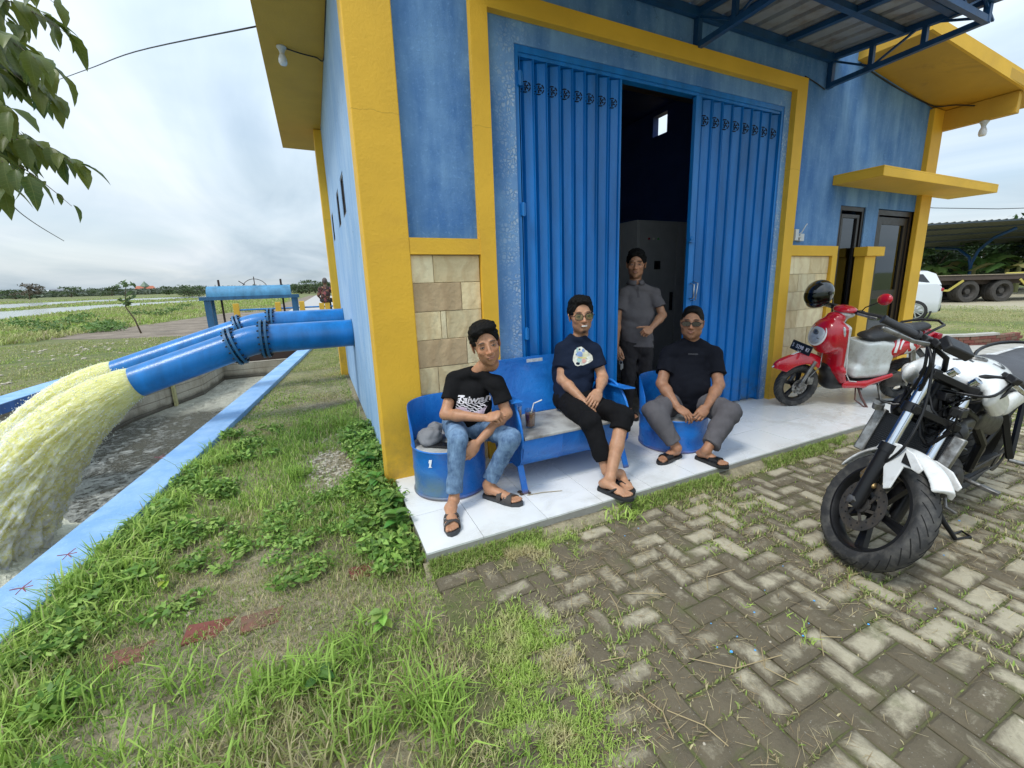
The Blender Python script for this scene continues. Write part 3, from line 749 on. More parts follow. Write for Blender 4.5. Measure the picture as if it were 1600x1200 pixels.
mb = MB(); mb.b2((-2.75, 15.2, -1.9), (Rin(15.2)+0.1, 15.42, -0.69)); o = mb.obj('canal_weir', CW); tag(o, 'brown concrete weir crossing the canal under the pipes', 'weir')
mb = MB(); mb.b2((-2.9, 17.6, -1.9), (0.4, 17.8, -0.10)); mb.b2((-2.86, 15.42, -1.9), (-2.70, 17.6, -0.10)); mb.b2((Rin(15.2), 15.42, -1.9), (Rin(15.2)+0.3, 17.6, -0.10)); mb.b2((-2.95, 15.75, -0.10), (0.45, 17.9, 0.0))
o = mb.obj('culvert', CONC); tag(o, 'dark concrete culvert under the track behind the weir', 'culvert')

# water in the canal
def canal_water():
    m, k, b, pos = base_mat('murky_canal_water')
    sx = k.new('ShaderNodeSeparateXYZ', inp={0: pos})
    n = k.noise(pos, 2.6, 8, 0.68, 1.8); n2 = k.noise(pos, 11, 6, 0.72, 1.2)
    f = k.math('ADD', k.math('MULTIPLY', n, 0.55), k.math('MULTIPLY', n2, 0.45))
    # foam gets thicker near the falling water and beyond y 11.5 by the weir
    near = k.mrange(sx.outputs[1], 10.5, 6.0, 0, 0.10); far = k.mrange(k.math('ADD', sx.outputs[1], k.math('MULTIPLY', n, 1.6)), 12.0, 12.5, 0, 1)
    left = k.mrange(sx.outputs[0], -2.2, -3.3, 0, 0.04)
    foam = k.mrange(k.math('ADD', k.math('ADD', f, near), left), 0.53, 0.61)
    specks = k.math('MULTIPLY', k.mrange(k.noise(pos, 26, 3, 0.6), 0.63, 0.68), k.mrange(n, 0.42, 0.55))
    foam = k.math('MAXIMUM', foam, k.math('MULTIPLY', specks, 0.8))
    farc = k.mix(k.mrange(n2, 0.35, 0.7), (0.55, 0.54, 0.42), (0.72, 0.70, 0.60))
    dark = k.mix(n, (0.11, 0.108, 0.08), (0.24, 0.235, 0.19))
    c = k.mix(k.math('MULTIPLY', foam, 0.85), dark, (0.62, 0.63, 0.58))
    c = k.mix(far, c, farc)
    rg = k.mrange(k.math('MAXIMUM', foam, far), 0, 1, 0.12, 0.6)
    setb(k, b, c, rg, bump=k.math('ADD', k.math('MULTIPLY', f, 1.6), k.math('MULTIPLY', foam, 0.3)), bdist=0.14)
    return m
WATER = canal_water()
nx, ny = 60, 260
X_, Y_ = np.meshgrid(np.linspace(0, 1, nx), np.linspace(-6, 17.6, ny))
XL = np.interp(Y_, [p[0] for p in LP], [p[1] for p in LP])-0.05; XR = np.array(Rin(Y_))+0.05
XX = XL+(XR-XL)*X_
ch = np.clip(1-(Y_-5.5)/5.0, 0.15, 1)*np.where(Y_ < 11.8, 1, 0.25)
ZZ = -1.15+ch*0.10*(fnoise(XX, Y_*0.8, 2.2, 3)-0.5)+ch*0.05*(fnoise(XX, Y_, 7, 5)-0.5)
idx = np.arange(nx*ny).reshape(ny, nx)
F_ = np.stack([idx[:-1, :-1], idx[:-1, 1:], idx[1:, 1:], idx[1:, :-1]], -1).reshape(-1, 4)
me = np_mesh('canal_water', np.stack([XX, Y_, ZZ], -1).reshape(-1, 3), F_, WATER)
o = bpy.data.objects.new('canal_water', me); COL.objects.link(o); tag(o, kind='structure')

# ------------------------------------------------------------------ pipes
PIPE = door_paint('blue_pipe_enamel', (0.006, 0.185, 0.53), 0.28)
FLG = door_paint('teal_blue_flange_paint', (0.015, 0.12, 0.26), 0.45, None)
BOLT = mat('dark_bolt', (0.03, 0.035, 0.04), 0.5, 0.6)
def pipe(Y0, zc, r, pts, label):
    t = empty('discharge_pipe', (0.38, Y0, zc), label, 'pipe')
    P_ = [Vector(p) for p in pts]   # wall, flange a, flange b, end
    mid = [P_[0], P_[1]]
    m_ = MB(); m_.tube([(0.50, Y0, zc), P_[0], P_[1]], r, 40, cap=False); m_.obj('straight_pipe', PIPE, t, smooth=60)
    # elbow as a smooth bend
    a, b_ = P_[1], P_[2]; da = (P_[1]-P_[0]).normalized(); db = (P_[3]-P_[2]).normalized()
    bz = []; L_ = (b_-a).length
    for i in range(9):
        s = i/8; p1 = a+da*L_*0.4; p2 = b_-db*L_*0.4
        bz.append(a*(1-s)**3+3*p1*s*(1-s)**2+3*p2*s*s*(1-s)+b_*s**3)
    m_ = MB(); m_.tube(bz, r, 40, cap=False); m_.obj('pipe_elbow', PIPE, t, smooth=60)
    end = P_[3]; n = 40; ln = (end-b_).length
    u = Vector((0, 1, 0)); w_ = db.cross(u).normalized()
    vs = []
    for sgn, rr in ((0, r), (1, r), (1, r-0.008), (0.3, r-0.008)):
        for j in range(n):
            an = 2*PI*j/n; off = u*math.cos(an)*rr+w_*math.sin(an)*rr
            cut = 0.0
            vs.append(b_+db*(ln*sgn)+off+db*cut*sgn)
    m_ = MB(); m_.add(vs, [(i*n+j, i*n+(j+1)%n, (i+1)*n+(j+1)%n, (i+1)*n+j) for i in range(3) for j in range(n)]); m_.obj('outlet_pipe', PIPE, t, smooth=60)
    for c_, d_ in ((a, da), (b_, db)):
        q = d_.to_track_quat('Z', 'Y').to_matrix().to_4x4()
        for off in (-0.024, 0.024):
            q.translation = c_+d_*off; m_ = MB()
            m_.lathe([(r-0.002, -0.012), (r+0.055, -0.012), (r+0.055, 0.012), (r-0.002, 0.012)], 40, q, close=True)
            fo = m_.obj('flange', FLG, t, smooth=30)
        bm_ = MB()
        q.translation = c_
        for j in range(16):
            an = 2*PI*(j+0.5)/16; bp = Vector(((r+0.03)*math.cos(an), (r+0.03)*math.sin(an), 0))
            bm_.tube([q @ (bp+Vector((0, 0, -0.058))), q @ (bp+Vector((0, 0, 0.058)))], 0.010, 6)
        o_ = bm_.obj('flange_bolts', BOLT, fo); o_['kind'] = 'stuff'
    m_ = MB(); q = Matrix.Translation((0.376, Y0, zc)) @ Matrix.Rotation(PI/2, 4, 'Y'); m_.lathe([(r-0.002, -0.003), (r+0.012, -0.003), (r+0.012, 0.004), (r-0.002, 0.004)], 32, q, close=True); m_.obj('wall_collar', FLG, t)
    return t
P1 = [(0.38, 5.8, 0.925), (-0.575, 5.8, 0.925), (-0.875, 5.8, 0.865), (-1.80, 5.8, 0.565)]
P2 = [(0.38, 7.55, 0.985), (-0.64, 7.55, 0.985), (-1.03, 7.55, 0.915), (-2.52, 7.55, 0.44)]
pipe(5.8, 0.925, 0.166, P1, 'nearer blue discharge pipe with bolted flanges pouring yellowish water')
pipe(7.55, 0.985, 0.166, P2, 'farther blue discharge pipe leaving the side wall behind the nearer one')
# gushing water
def jet_mat():
    m, k, b, pos = base_mat('gushing_yellow_water')
    uv = k.new('ShaderNodeUVMap', uv_map='flow').outputs[0]
    s1 = k.noise(uv, 3.0, 9, 0.72, 0.6, stretch=(1, 4.5, 1)); s2 = k.noise(pos, 22, 7, 0.75, 0.8)
    f = k.math('ADD', k.math('MULTIPLY', s1, 0.5), k.math('MULTIPLY', s2, 0.5))
    sx = k.new('ShaderNodeSeparateXYZ', inp={0: uv})
    c = k.mix(k.mrange(f, 0.36, 0.56), (0.68, 0.65, 0.16), (0.86, 0.84, 0.42))
    wh = k.math('ADD', f, k.mrange(sx.outputs[0], 0.0, 4.5, -0.08, 0.07))
    c = k.mix(k.mrange(wh, 0.49, 0.60), c, (0.90, 0.92, 0.84))
    setb(k, b, c, 0.14, bump=k.math('ADD', k.math('MULTIPLY', s1, 1.0), s2), bdist=0.018)
    b.inputs['Specular IOR Level'].default_value = 0.6; b.inputs['Subsurface Weight'].default_value = 0.8; b.inputs['Subsurface Radius'].default_value = (0.20, 0.19, 0.12); b.inputs['Subsurface Scale'].default_value = 1.0
    return m
JET = jet_mat()
FOAMW = mat('spray_white', (0.82, 0.84, 0.78), 0.2)
def jet(end, dirv, v, y, rmax, name_label, r0=0.158):
    n, K = 160, 240; vs = np.zeros((K, n, 3)); uv = np.zeros((K, n, 2))
    tmax = 0.52
    for i in range(K):
        t = tmax*i/(K-1)
        c = Vector(end)+Vector(dirv)*v*t+Vector((0, 0, -4.9*t*t)); vel = (Vector(dirv)*v+Vector((0, 0, -9.8*t))).normalized()
        u = Vector((0, 1, 0)); w_ = vel.cross(u).normalized()
        rr = r0+(rmax-r0)*(t/tmax)**0.85
        for j in range(n):
            a = 2*PI*j/n; tt = t/tmax
            p0 = Vector((math.cos(a)*2.0, math.sin(a)*2.0, t*3.0+y))
            nz = mnoise.fractal(p0*1.5, 0.9, 2.1, 5)*0.5+mnoise.fractal(Vector((math.cos(a)*6, math.sin(a)*6, t*14+y)), 0.8, 2.1, 4)*0.35
            nf = mnoise.fractal(Vector((math.cos(a)*17, math.sin(a)*17, t*30+y)), 0.7, 2.1, 3)
            q = rr*(1+nz*(0.05+0.26*tt)+nf*(0.03+0.16*tt))
            vs[i, j] = c+u*math.cos(a)*q*(1.0+0.25*tt)+w_*math.sin(a)*q+Vector((0, 0, 0))
            uv[i, j] = (t*9, j/n*4)
    idx = np.arange(K*n).reshape(K, n); nxt = np.roll(idx, -1, 1)
    F = np.stack([idx[:-1], idx[1:], nxt[1:], nxt[:-1]], -1).reshape(-1, 4)
    me = np_mesh('water_jet', vs.reshape(-1, 3), F, [JET, FOAMW])
    ul = me.uv_layers.new(name='flow'); li = np.zeros(len(me.loops), np.int32); me.loops.foreach_get('vertex_index', li)
    ul.data.foreach_set('uv', uv.reshape(-1, 2)[li].astype(np.float32).ravel())
    o = bpy.data.objects.new('water_jet', me); COL.objects.link(o); tag(o, name_label, 'water')
    return vs
J1 = jet(P1[3], (-0.947, 0, -0.32), 3.25, 5.8, 0.45, 'wide yellowish gush of water falling from the nearer pipe')
J2 = jet(P2[3], (-0.952, 0, -0.305), 3.35, 7.55, 0.42, 'yellowish gush of water falling from the farther pipe')
# droplets
dv = []; dfc = []
for J in (J1, J2):
    for q in range(7500):
        i = int((RNG.random()**0.6)*239); j = RNG.integers(0, 160); p = J[i, j]; c = J[i].mean(0); d = p-c; d /= np.linalg.norm(d)+1e-6
        p = p+d*RNG.exponential(0.022)*(0.25+i/240)+RNG.normal(0, 0.01, 3); s = RNG.uniform(0.0015, 0.0058)
        if p[2] < -1.12: continue
        b0 = len(dv)
        for e_ in ((1,0,0),(-1,0,0),(0,1,0),(0,-1,0),(0,0,1.5),(0,0,-1.5)): dv.append(p+np.array(e_)*s)
        for a_, b_, c_ in ((0,2,4),(2,1,4),(1,3,4),(3,0,4),(2,0,5),(1,2,5),(3,1,5),(0,3,5)): dfc.append((b0+a_, b0+b_, b0+c_))
o = bpy.data.objects.new('water_spray', np_mesh('water_spray', dv, dfc, FOAMW)); COL.objects.link(o); tag(o, kind='stuff')
# foam mound where the jets hit
ev = []; K = 70
XX, YY = np.meshgrid(np.linspace(0, 1, K), np.linspace(3.6, 9.2, K))
XL = np.array([[Lin(y) for y in r] for r in YY])+0.02; XR = Rin(YY)-0.02
X2 = XL+(XR-XL)*XX
hh = 0.40*np.exp(-(((X2+3.4)/0.55)**2+((YY-5.8)/0.75)**2))+0.34*np.exp(-(((X2+4.0)/0.5)**2+((YY-7.4)/0.6)**2))
ZZ = -1.22+hh*(0.45+0.9*fnoise(X2, YY, 4, 9)+0.5*fnoise(X2, YY, 14, 10))
idx = np.arange(K*K).reshape(K, K)
me = np_mesh('foam', np.stack([X2, YY, ZZ], -1).reshape(-1, 3), np.stack([idx[:-1, :-1], idx[:-1, 1:], idx[1:, 1:], idx[1:, :-1]], -1).reshape(-1, 4), mat('churned_foam', (0.72, 0.72, 0.58), 0.35, var=0.2, scale=9, bump=0.05, bscale=22))
o = bpy.data.objects.new('foam', me); COL.objects.link(o); tag(o, kind='stuff')

# ------------------------------------------------------------------ sluice gate
gt = empty('sluice_gate', (-1.7, 15.5, 0), 'weathered blue sluice gate frame with a round drum cover over the canal', 'sluice gate')
GB = door_paint('faded_blue_gate_paint', (0.06, 0.24, 0.42), 0.5); GD = door_paint('dull_blue_gate_frame', (0.03, 0.12, 0.24), 0.55)
m_ = MB(); m_.loft([[(x, 15.5+0.30*math.cos(a), 1.30+0.30*math.sin(a)) for a in [PI*i/14 for i in range(15)]] for x in (-2.80, -0.66)]); m_.obj('drum_cover', GB, gt, smooth=50)
m_ = MB(); m_.b2((-2.98, 15.18, 1.20), (-0.45, 15.24, 1.30)); m_.b2((-2.98, 15.76, 1.20), (-0.45, 15.82, 1.30)); m_.b2((-2.98, 15.24, 1.27), (-0.45, 15.76, 1.298)); m_.obj('top_frame', GD, gt)
for x in (-2.88, -0.66):
    for y in (15.24, 15.70):
        m_ = MB(); m_.b2((x-0.0, y-0.03, -0.7), (x+0.16, y+0.05, 1.20)); m_.obj('leg', GD, gt)
DK = mat('rusty_dark_iron', (0.05, 0.03, 0.025), 0.8)
for x in (-2.50, -0.90):
    m_ = MB(); m_.tube([(x, 15.5, -0.6), (x, 15.5, 1.78)], 0.028, 8); m_.obj('spindle', DK, gt)
m_ = MB(); m_.b2((-2.70, 15.46, -1.2), (-0.5, 15.54, -0.35)); m_.obj('gate_plate', DK, gt)
m_ = MB(); m_.tube([(-1.60, 15.5, 1.58), (-1.60, 15.5, 1.86)], 0.012, 6); m_.torus((-1.6, 15.5, 1.45), (0, 1, 0), 0.34, 0.01, 24, 5, a0=0.3, a1=PI-0.3); m_.tube([(-2.0, 15.5, 1.74), (-1.85, 15.5, 1.62)], 0.012, 6); m_.obj('hand_wheel', DK, gt)
# yellow posts with blue rails on the crossing
YP = yellow_paint('yellow_post_paint', (0.75, 0.45, 0.05), (0.5, 0.3, 0.05))
rl = empty('guard_rail', (-1.2, 17.5, 0), 'yellow posts joined by blue rails across the canal crossing', 'railing')
for x in (-2.44, -1.2, -0.45, 0.19, 0.38, 1.3):
    m_ = MB(); m_.b2((x-0.085, 17.42, -0.02), (x+0.085, 17.58, 1.02 if x < 0.1 else 0.93)); m_.obj('post', YP, rl, bevel=0.01)
for z in (0.80, 0.45):
    m_ = MB(); m_.tube([(-2.44, 17.5, z), (1.6, 17.5, z)], 0.028, 8); m_.obj('rail', PIPE, rl)

# ------------------------------------------------------------------ tracks, banks and ponds on the left
DIRT = mat('bare_dirt_track', (0.26, 0.21, 0.16), 0.95, var=0.2, scale=1.4, bump=0.03, bscale=9, dirt=(0.13, 0.10, 0.07), dirtamt=0.6, dscale=0.9)
mb = MB(); poly(mb, [(-9.8, 21.4), (-7.2, 19.5), (-5.5, 18.6), (-2.7, 18.0), (0.3, 18.0), (3.0, 18.0), (3.2, 30), (2.6, 90), (-0.9, 90), (-3.2, 45), (-5.9, 31), (-7.1, 26.5), (-8.5, 23.4)], GZ+0.004)
mb.obj('dirt_track', DIRT, kind='structure')
mb = MB(); poly(mb, [(-2.0, 24), (3.1, 24), (2.4, 92), (0.2, 92)], GZ+0.008); mb.obj('concrete_road', mat('pale_road_concrete', (0.42, 0.41, 0.39), 0.9, bump=0.004), kind='structure')
def pond_mat():
    m, k, b, pos = base_mat('pond_water')
    setb(k, b, (0.30, 0.33, 0.32), 0.12, bump=k.noise(pos, 3, 4, 0.6, stretch=(1, 0.3, 1)), bdist=0.02)
    b.inputs['Specular IOR Level'].default_value = 1.0
    return m
PONDM = pond_mat()
for pts in ([(-20.5, 25), (-18.6, 39.8), (-19.6, 57), (-15.7, 75.9), (-10, 120), (-14, 130), (-17.4, 84), (-25.1, 73.4), (-27.5, 57.2), (-60, 48), (-80, 25)],
            [(-80, 68), (-32.7, 66.9), (-36.6, 101), (-21.6, 106), (-8, 150), (-22, 160), (-27, 135), (-43.2, 126), (-50, 97), (-120, 90)]):
    mb = MB(); poly(mb, pts, GZ+0.006); mb.obj('fish_pond', PONDM, kind='structure')
# ================================================================== foliage helpers
def leafmat(name, rough=0.5, trans=0.3): return attr_mat(name, rough, trans=trans, spec=0.35)
LEAF = leafmat('leaf_foliage'); GRASSM = leafmat('grass_blades', 0.6, 0.35)
def leaf_cloud(centers, radii, n, size, cols, seed=0, flat=0.6, hang=0.0):
    "leaf-sized quads spread through ellipsoid clumps; returns verts, faces, colours"
    r = np.random.default_rng(seed); C = np.asarray(centers, float); Rr = np.asarray(radii, float)
    wgt = (Rr.prod(1))**0.67; ci = r.choice(len(C), n, p=wgt/wgt.sum())
    d = r.normal(size=(n, 3)); d /= np.linalg.norm(d, axis=1)[:, None]
    rad = r.random(n)**0.45
    p = C[ci]+d*rad[:, None]*Rr[ci]
    a = r.normal(size=(n, 3)); a[:, 2] *= 0.6; a[:, 2] -= hang; a /= np.linalg.norm(a, axis=1)[:, None]
    nn = d+r.normal(size=(n, 3))*0.8+np.array([0, 0, flat]); b = np.cross(nn, a); b /= np.linalg.norm(b, axis=1)[:, None]
    s = size*r.uniform(0.6, 1.3, n)[:, None]
    v = np.stack([p-a*s*0.5, p+b*s*0.24, p+a*s*0.55, p-b*s*0.24], 1).reshape(-1, 3)
    f = np.arange(4*n).reshape(n, 4)
    cols = np.asarray(cols, float); cc = cols[r.integers(0, len(cols), n)]*r.uniform(0.7, 1.3, n)[:, None]
    cl = cc*(0.8+0.5*fnoise(ci*3.7, ci*1.3, 1.0, seed)[:, None])
    return v, f, np.repeat(cl, 4, 0)
GREENS = [(0.045, 0.095, 0.020), (0.065, 0.12, 0.030), (0.035, 0.075, 0.018), (0.09, 0.13, 0.03)]
DGREENS = [(0.022, 0.045, 0.014), (0.03, 0.06, 0.018), (0.040, 0.07, 0.022)]
BARK = mat('tree_bark', (0.12, 0.09, 0.06), 0.9, var=0.3, scale=12, bump=0.01)
def tree(x, y, h, wd, label, name='tree', cols=GREENS, n=900, leaf=0.35, seed=1, z0=GZ, group=None, trunk=True, crown0=0.25):
    r = random.Random(seed); t = empty(name, (x, y, z0), label, 'tree', group)
    th = h*crown0; m_ = MB()
    m_.tube([(x, y, z0-0.1), (x+wd*0.02, y, z0+th), (x, y+wd*0.03, z0+h*0.7)], [h*0.03, h*0.022, h*0.008], 7)
    cs, rs = [], []
    for i in range(9):
        a = r.uniform(0, 2*PI); q = r.uniform(0.1, 0.36)*wd; z = z0+h*r.uniform(crown0+0.1, 0.86)
        cs.append((x+q*math.cos(a), y+q*math.sin(a), z)); rr = r.uniform(0.16, 0.30); rs.append((wd*rr, wd*rr, h*rr*0.55))
        m_.tube([(x, y, z0+th*0.8), ((x+cs[-1][0])/2, (y+cs[-1][1])/2, (z0+th+z)/2-0.05*h), cs[-1]], [h*0.014, h*0.010, h*0.004], 5)
    m_.obj('trunk', BARK, t)
    v, f, c = leaf_cloud(cs, rs, n, leaf, cols, seed)
    ob = bpy.data.objects.new('crown', np_mesh('crown', v, f, LEAF, c, smooth=False)); COL.objects.link(ob); attach(ob, t)
    return t
# far treeline on the left: one low mass plus trees that can be told apart
r_ = np.random.default_rng(5); cs = []; rs = []
for i in range(420):
    u = r_.uniform(0, 1); az = math.radians(83.5+u*41); D_ = r_.uniform(300, 460)
    cs.append((D_*math.cos(az), D_*math.sin(az), r_.uniform(0.5, 1.8))); q = r_.uniform(4, 9); rs.append((q*1.8, q*1.2, r_.uniform(1.0, 2.6)))
v, f, c = leaf_cloud(cs, rs, 42000, 2.4, [(0.09, 0.115, 0.08), (0.115, 0.135, 0.095), (0.13, 0.155, 0.10)], 3)  # leaf greens greyed and lightened, distance haze put into the colour
v[:, 2] = np.maximum(v[:, 2], GZ)
ob = bpy.data.objects.new('far_treeline', np_mesh('far_treeline', v, f, LEAF, c, smooth=False)); COL.objects.link(ob); tag(ob, kind='stuff')
def polar(u_px, D_, y_px=450):
    "ground point at distance D_ in the azimuth of photo column u (horizon row)"
    d = right*((u_px-822.927)/666.464)+up*(-(y_px-580.161)/666.464)-back
    q = Vector((d.x, d.y)).normalized()*D_; return q.x, q.y
far_specs = [(42, 210, 7.5, 9, 'brownish'), (20, 240, 6, 10, 'g'), (108, 260, 7, 12, 'g'), (158, 280, 6.5, 11, 'g'), (172, 250, 6, 9, 'g'), (262, 230, 5.5, 8, 'g'), (285, 150, 4.2, 7, 'g'), (298, 140, 4.4, 6.5, 'g'), (308, 145, 4.6, 7, 'g'), (470, 120, 4.6, 6, 'p'), (482, 118, 4.4, 6, 'p'), (492, 122, 4.8, 6, 'p'), (505, 125, 4.4, 6, 'p'), (459, 124, 4.2, 6, 'p'), (516, 120, 4.5, 6, 'p')]
for i, (u_, D_, h_, wd_, kd) in enumerate(far_specs):
    x, y = polar(u_, D_)
    lab = {'brownish': 'brownish bare bushy tree standing out in the far left treeline', 'g': 'small green tree in the hazy far left treeline beyond the ponds', 'p': 'low bushy green tree in the row behind the sitting man'}[kd]
    tree(x, y, h_*0.72, wd_, lab, 'far_tree', [(0.14, 0.11, 0.08), (0.10, 0.09, 0.06)] if kd == 'brownish' else [(0.07, 0.11, 0.04), (0.09, 0.13, 0.05), (0.06, 0.085, 0.04)], 420, 0.8 if D_ > 150 else 0.5, 40+i, crown0=0.25 if kd == 'brownish' else 0.04, group=None if kd == 'brownish' else ('trees along the far left horizon' if kd == 'g' else 'bushy trees behind the sitting man'))
WHT = mat('far_white_wall', (0.50, 0.51, 0.52), 0.9); RTILE = mat('orange_roof_tiles', (0.40, 0.13, 0.07), 0.8); GRN = mat('green_metal_roof', (0.16, 0.22, 0.15), 0.6)
GREYR = mat('grey_roof', (0.22, 0.23, 0.25), 0.8)
def far_house(u_, D_, wd, hh, roof, label, dome=False):
    x, y = polar(u_, D_); a = math.atan2(y, x)-PI/2
    t = empty('far_house', (x, y, GZ), label, 'house'); Rz = Matrix.Translation((x, y, GZ)) @ Matrix.Rotation(a, 4, 'Z')
    m_ = MB(); m_.b2((-wd/2, -3, 0), (wd/2, 3, hh)); m_.xf(Rz); m_.obj('wall', WHT, t)
    m_ = MB(); m_.loft([[(-wd/2-0.5, -3.6, hh), (-wd/2-0.5, 3.6, hh), (-wd/2+0.6, 0, hh+1.8)], [(wd/2+0.5, -3.6, hh), (wd/2+0.5, 3.6, hh), (wd/2-0.6, 0, hh+1.8)]]); m_.xf(Rz); m_.obj('roof', roof, t)
    if dome:
        m_ = MB(); m_.lathe([(2.6, hh+1.0), (2.6, hh+1.6), (0.25, hh+4.4), (0, hh+5.0)], 4, Rz); m_.obj('pyramid_roof', GRN, t)
    for k_ in range(3):
        m_ = MB(); cx_ = -wd/2+wd*(k_+0.5)/3; m_.b2((cx_-0.6, -3.04, 0.9), (cx_+0.6, -3.0, 2.1)); m_.xf(Rz); m_.obj('window', GREYR, t)
far_house(227, 380, 9.5, 3.4, RTILE, 'far house with an orange roof and a green pyramid top above the ponds', True)
far_house(178, 420, 9, 3.0, GREYR, 'white far house with a grey roof left of the orange roofed one')
far_house(78, 400, 8, 2.2, WHT, 'low white far house near the left edge, left of the grey roofed one')
far_house(92, 390, 8.5, 2.8, GREYR, 'low grey roofed far house beyond the left pond')
# sapling on the left field
sp = empty('sapling', (-6.12, 20.7, GZ), 'thin young sapling with a few top leaves standing by the dirt track', 'sapling')
m_ = MB(); m_.tube([(-6.0, 20.7, GZ), (-6.10, 20.7, 0.5), (-6.28, 20.7, 0.95), (-6.20, 20.7, 1.5), (-6.13, 20.7, 1.85)], [0.03, 0.024, 0.018, 0.012, 0.006], 6); m_.obj('trunk', BARK, sp, smooth=True)
v, f, c = leaf_cloud([(-6.15, 20.7, 1.78), (-6.25, 20.7, 1.2), (-6.12, 20.7, 1.4)], [(0.28, 0.25, 0.14), (0.15, 0.2, 0.3), (0.2, 0.2, 0.2)], 70, 0.20, [(0.10, 0.16, 0.06), (0.13, 0.20, 0.08)], 8)
ob = bpy.data.objects.new('crown', np_mesh('crown', v, f, LEAF, c, smooth=False)); COL.objects.link(ob); attach(ob, sp)

# ================================================================== right background
PATHC = mat('pale_concrete_path', (0.46, 0.44, 0.40), 0.9, var=0.1, scale=3, bump=0.004, dirt=(0.30, 0.28, 0.23), dirtamt=0.5)
mb = MB(); poly(mb, [(8.9, -3), (16, -3), (16, 3.2), (12.6, 3.45), (11.5, 3.9), (8.9, 4.6), (7.9, 3.7), (7.7, 2.09), (8.9, 2.0)], GZ+0.03); mb.obj('concrete_path', PATHC, kind='structure')
LAWN2 = None
def lawn2():
    m, k, b, pos = base_mat('dry_lawn')
    n = k.noise(pos, 0.55, 6, 0.65, stretch=(1, 1, 1)); f = k.noise(pos, 5, 7, 0.75)
    c = k.mix(k.mrange(n, 0.38, 0.62), (0.14, 0.17, 0.045), (0.33, 0.29, 0.13))
    c = k.mix(k.mrange(f, 0.4, 0.65, 0, 0.6), c, (0.10, 0.13, 0.035))
    sx = k.new('ShaderNodeSeparateXYZ', inp={0: pos})
    d = k.math('ADD', sx.outputs[0], k.math('MULTIPLY', n, 4))
    c = k.mix(k.mrange(d, 24.5, 27.5, 0, 0.85), c, (0.42, 0.37, 0.27))
    setb(k, b, c, 0.95, bump=f, bdist=0.05); return m
LAWNM = lawn2()
mb = MB(); poly(mb, [(9.0, 4.9), (11.6, 4.15), (12.8, 3.65), (16, 3.4), (45, 0), (60, 30), (20, 45), (8.5, 20)], GZ+0.01); mb.obj('dry_lawn', LAWNM, kind='structure')
# brick kerb made of separate bricks
bk = empty('brick_kerb', (11.3, 4.0, GZ), 'low curved red brick kerb between the concrete path and the lawn', 'kerb')
BRK = [mat('red_brick', (0.24, 0.085, 0.06), 0.9, bump=0.004, dirt=(0.15, 0.11, 0.07), dirtamt=0.75, dscale=9), mat('dark_red_brick', (0.19, 0.06, 0.045), 0.9, bump=0.004)]
kp_ = [Vector((9.0, 4.75)), Vector((10.2, 4.45)), Vector((11.2, 4.15)), Vector((11.9, 3.80)), Vector((12.6, 3.62)), Vector((13.4, 3.55))]
def along(pl, s):
    for a, b_ in zip(pl[:-1], pl[1:]):
        l_ = (b_-a).length
        if s <= l_: return a+(b_-a)*s/l_, math.atan2(b_.y-a.y, b_.x-a.x)
        s -= l_
    return None
bmesh_ = [None, None]
for q in range(2):
    m_ = MB(); m_.b2((-0.105, -0.055, 0), (0.105, 0.055, 0.062)); bmesh_[q] = m_.mesh('brick', BRK[q])
for row in range(3):
    s = 0.11*(row % 2)
    while True:
        pa = along(kp_, s)
        if pa is None: break
        o = bpy.data.objects.new('brick', random.choice(bmesh_)); COL.objects.link(o)
        o.location = (pa[0].x, pa[0].y, GZ+0.005+row*0.069); o.rotation_euler = (0, 0, pa[1]+random.uniform(-0.03, 0.03)); attach(o, bk); s += 0.222
m_ = MB(); m_.loft([[(p.x-0.06, p.y-0.05, GZ+0.21), (p.x+0.06, p.y+0.09, GZ+0.21), (p.x+0.06, p.y+0.09, GZ+0.25), (p.x-0.06, p.y-0.05, GZ+0.25)] for p in kp_[:5]]); m_.obj('cap', PATHC, bk)

# white car behind the building corner
CARW = mat('white_car_paint', (0.62, 0.65, 0.68), 0.18, coat=0.6, var=0.02)
TYRE = mat('tyre_rubber', (0.020, 0.020, 0.021), 0.75, var=0.3, scale=20, bump=0.002)
CGL = mat('dark_car_glass', (0.02, 0.025, 0.03), 0.08)
car = empty('parked_car', mat4=Matrix.Translation((17.42, 7.12, GZ)) @ Matrix.Rotation(math.radians(118), 4, 'Z'), label='white family car parked beyond the yellow corner column', cat='car')
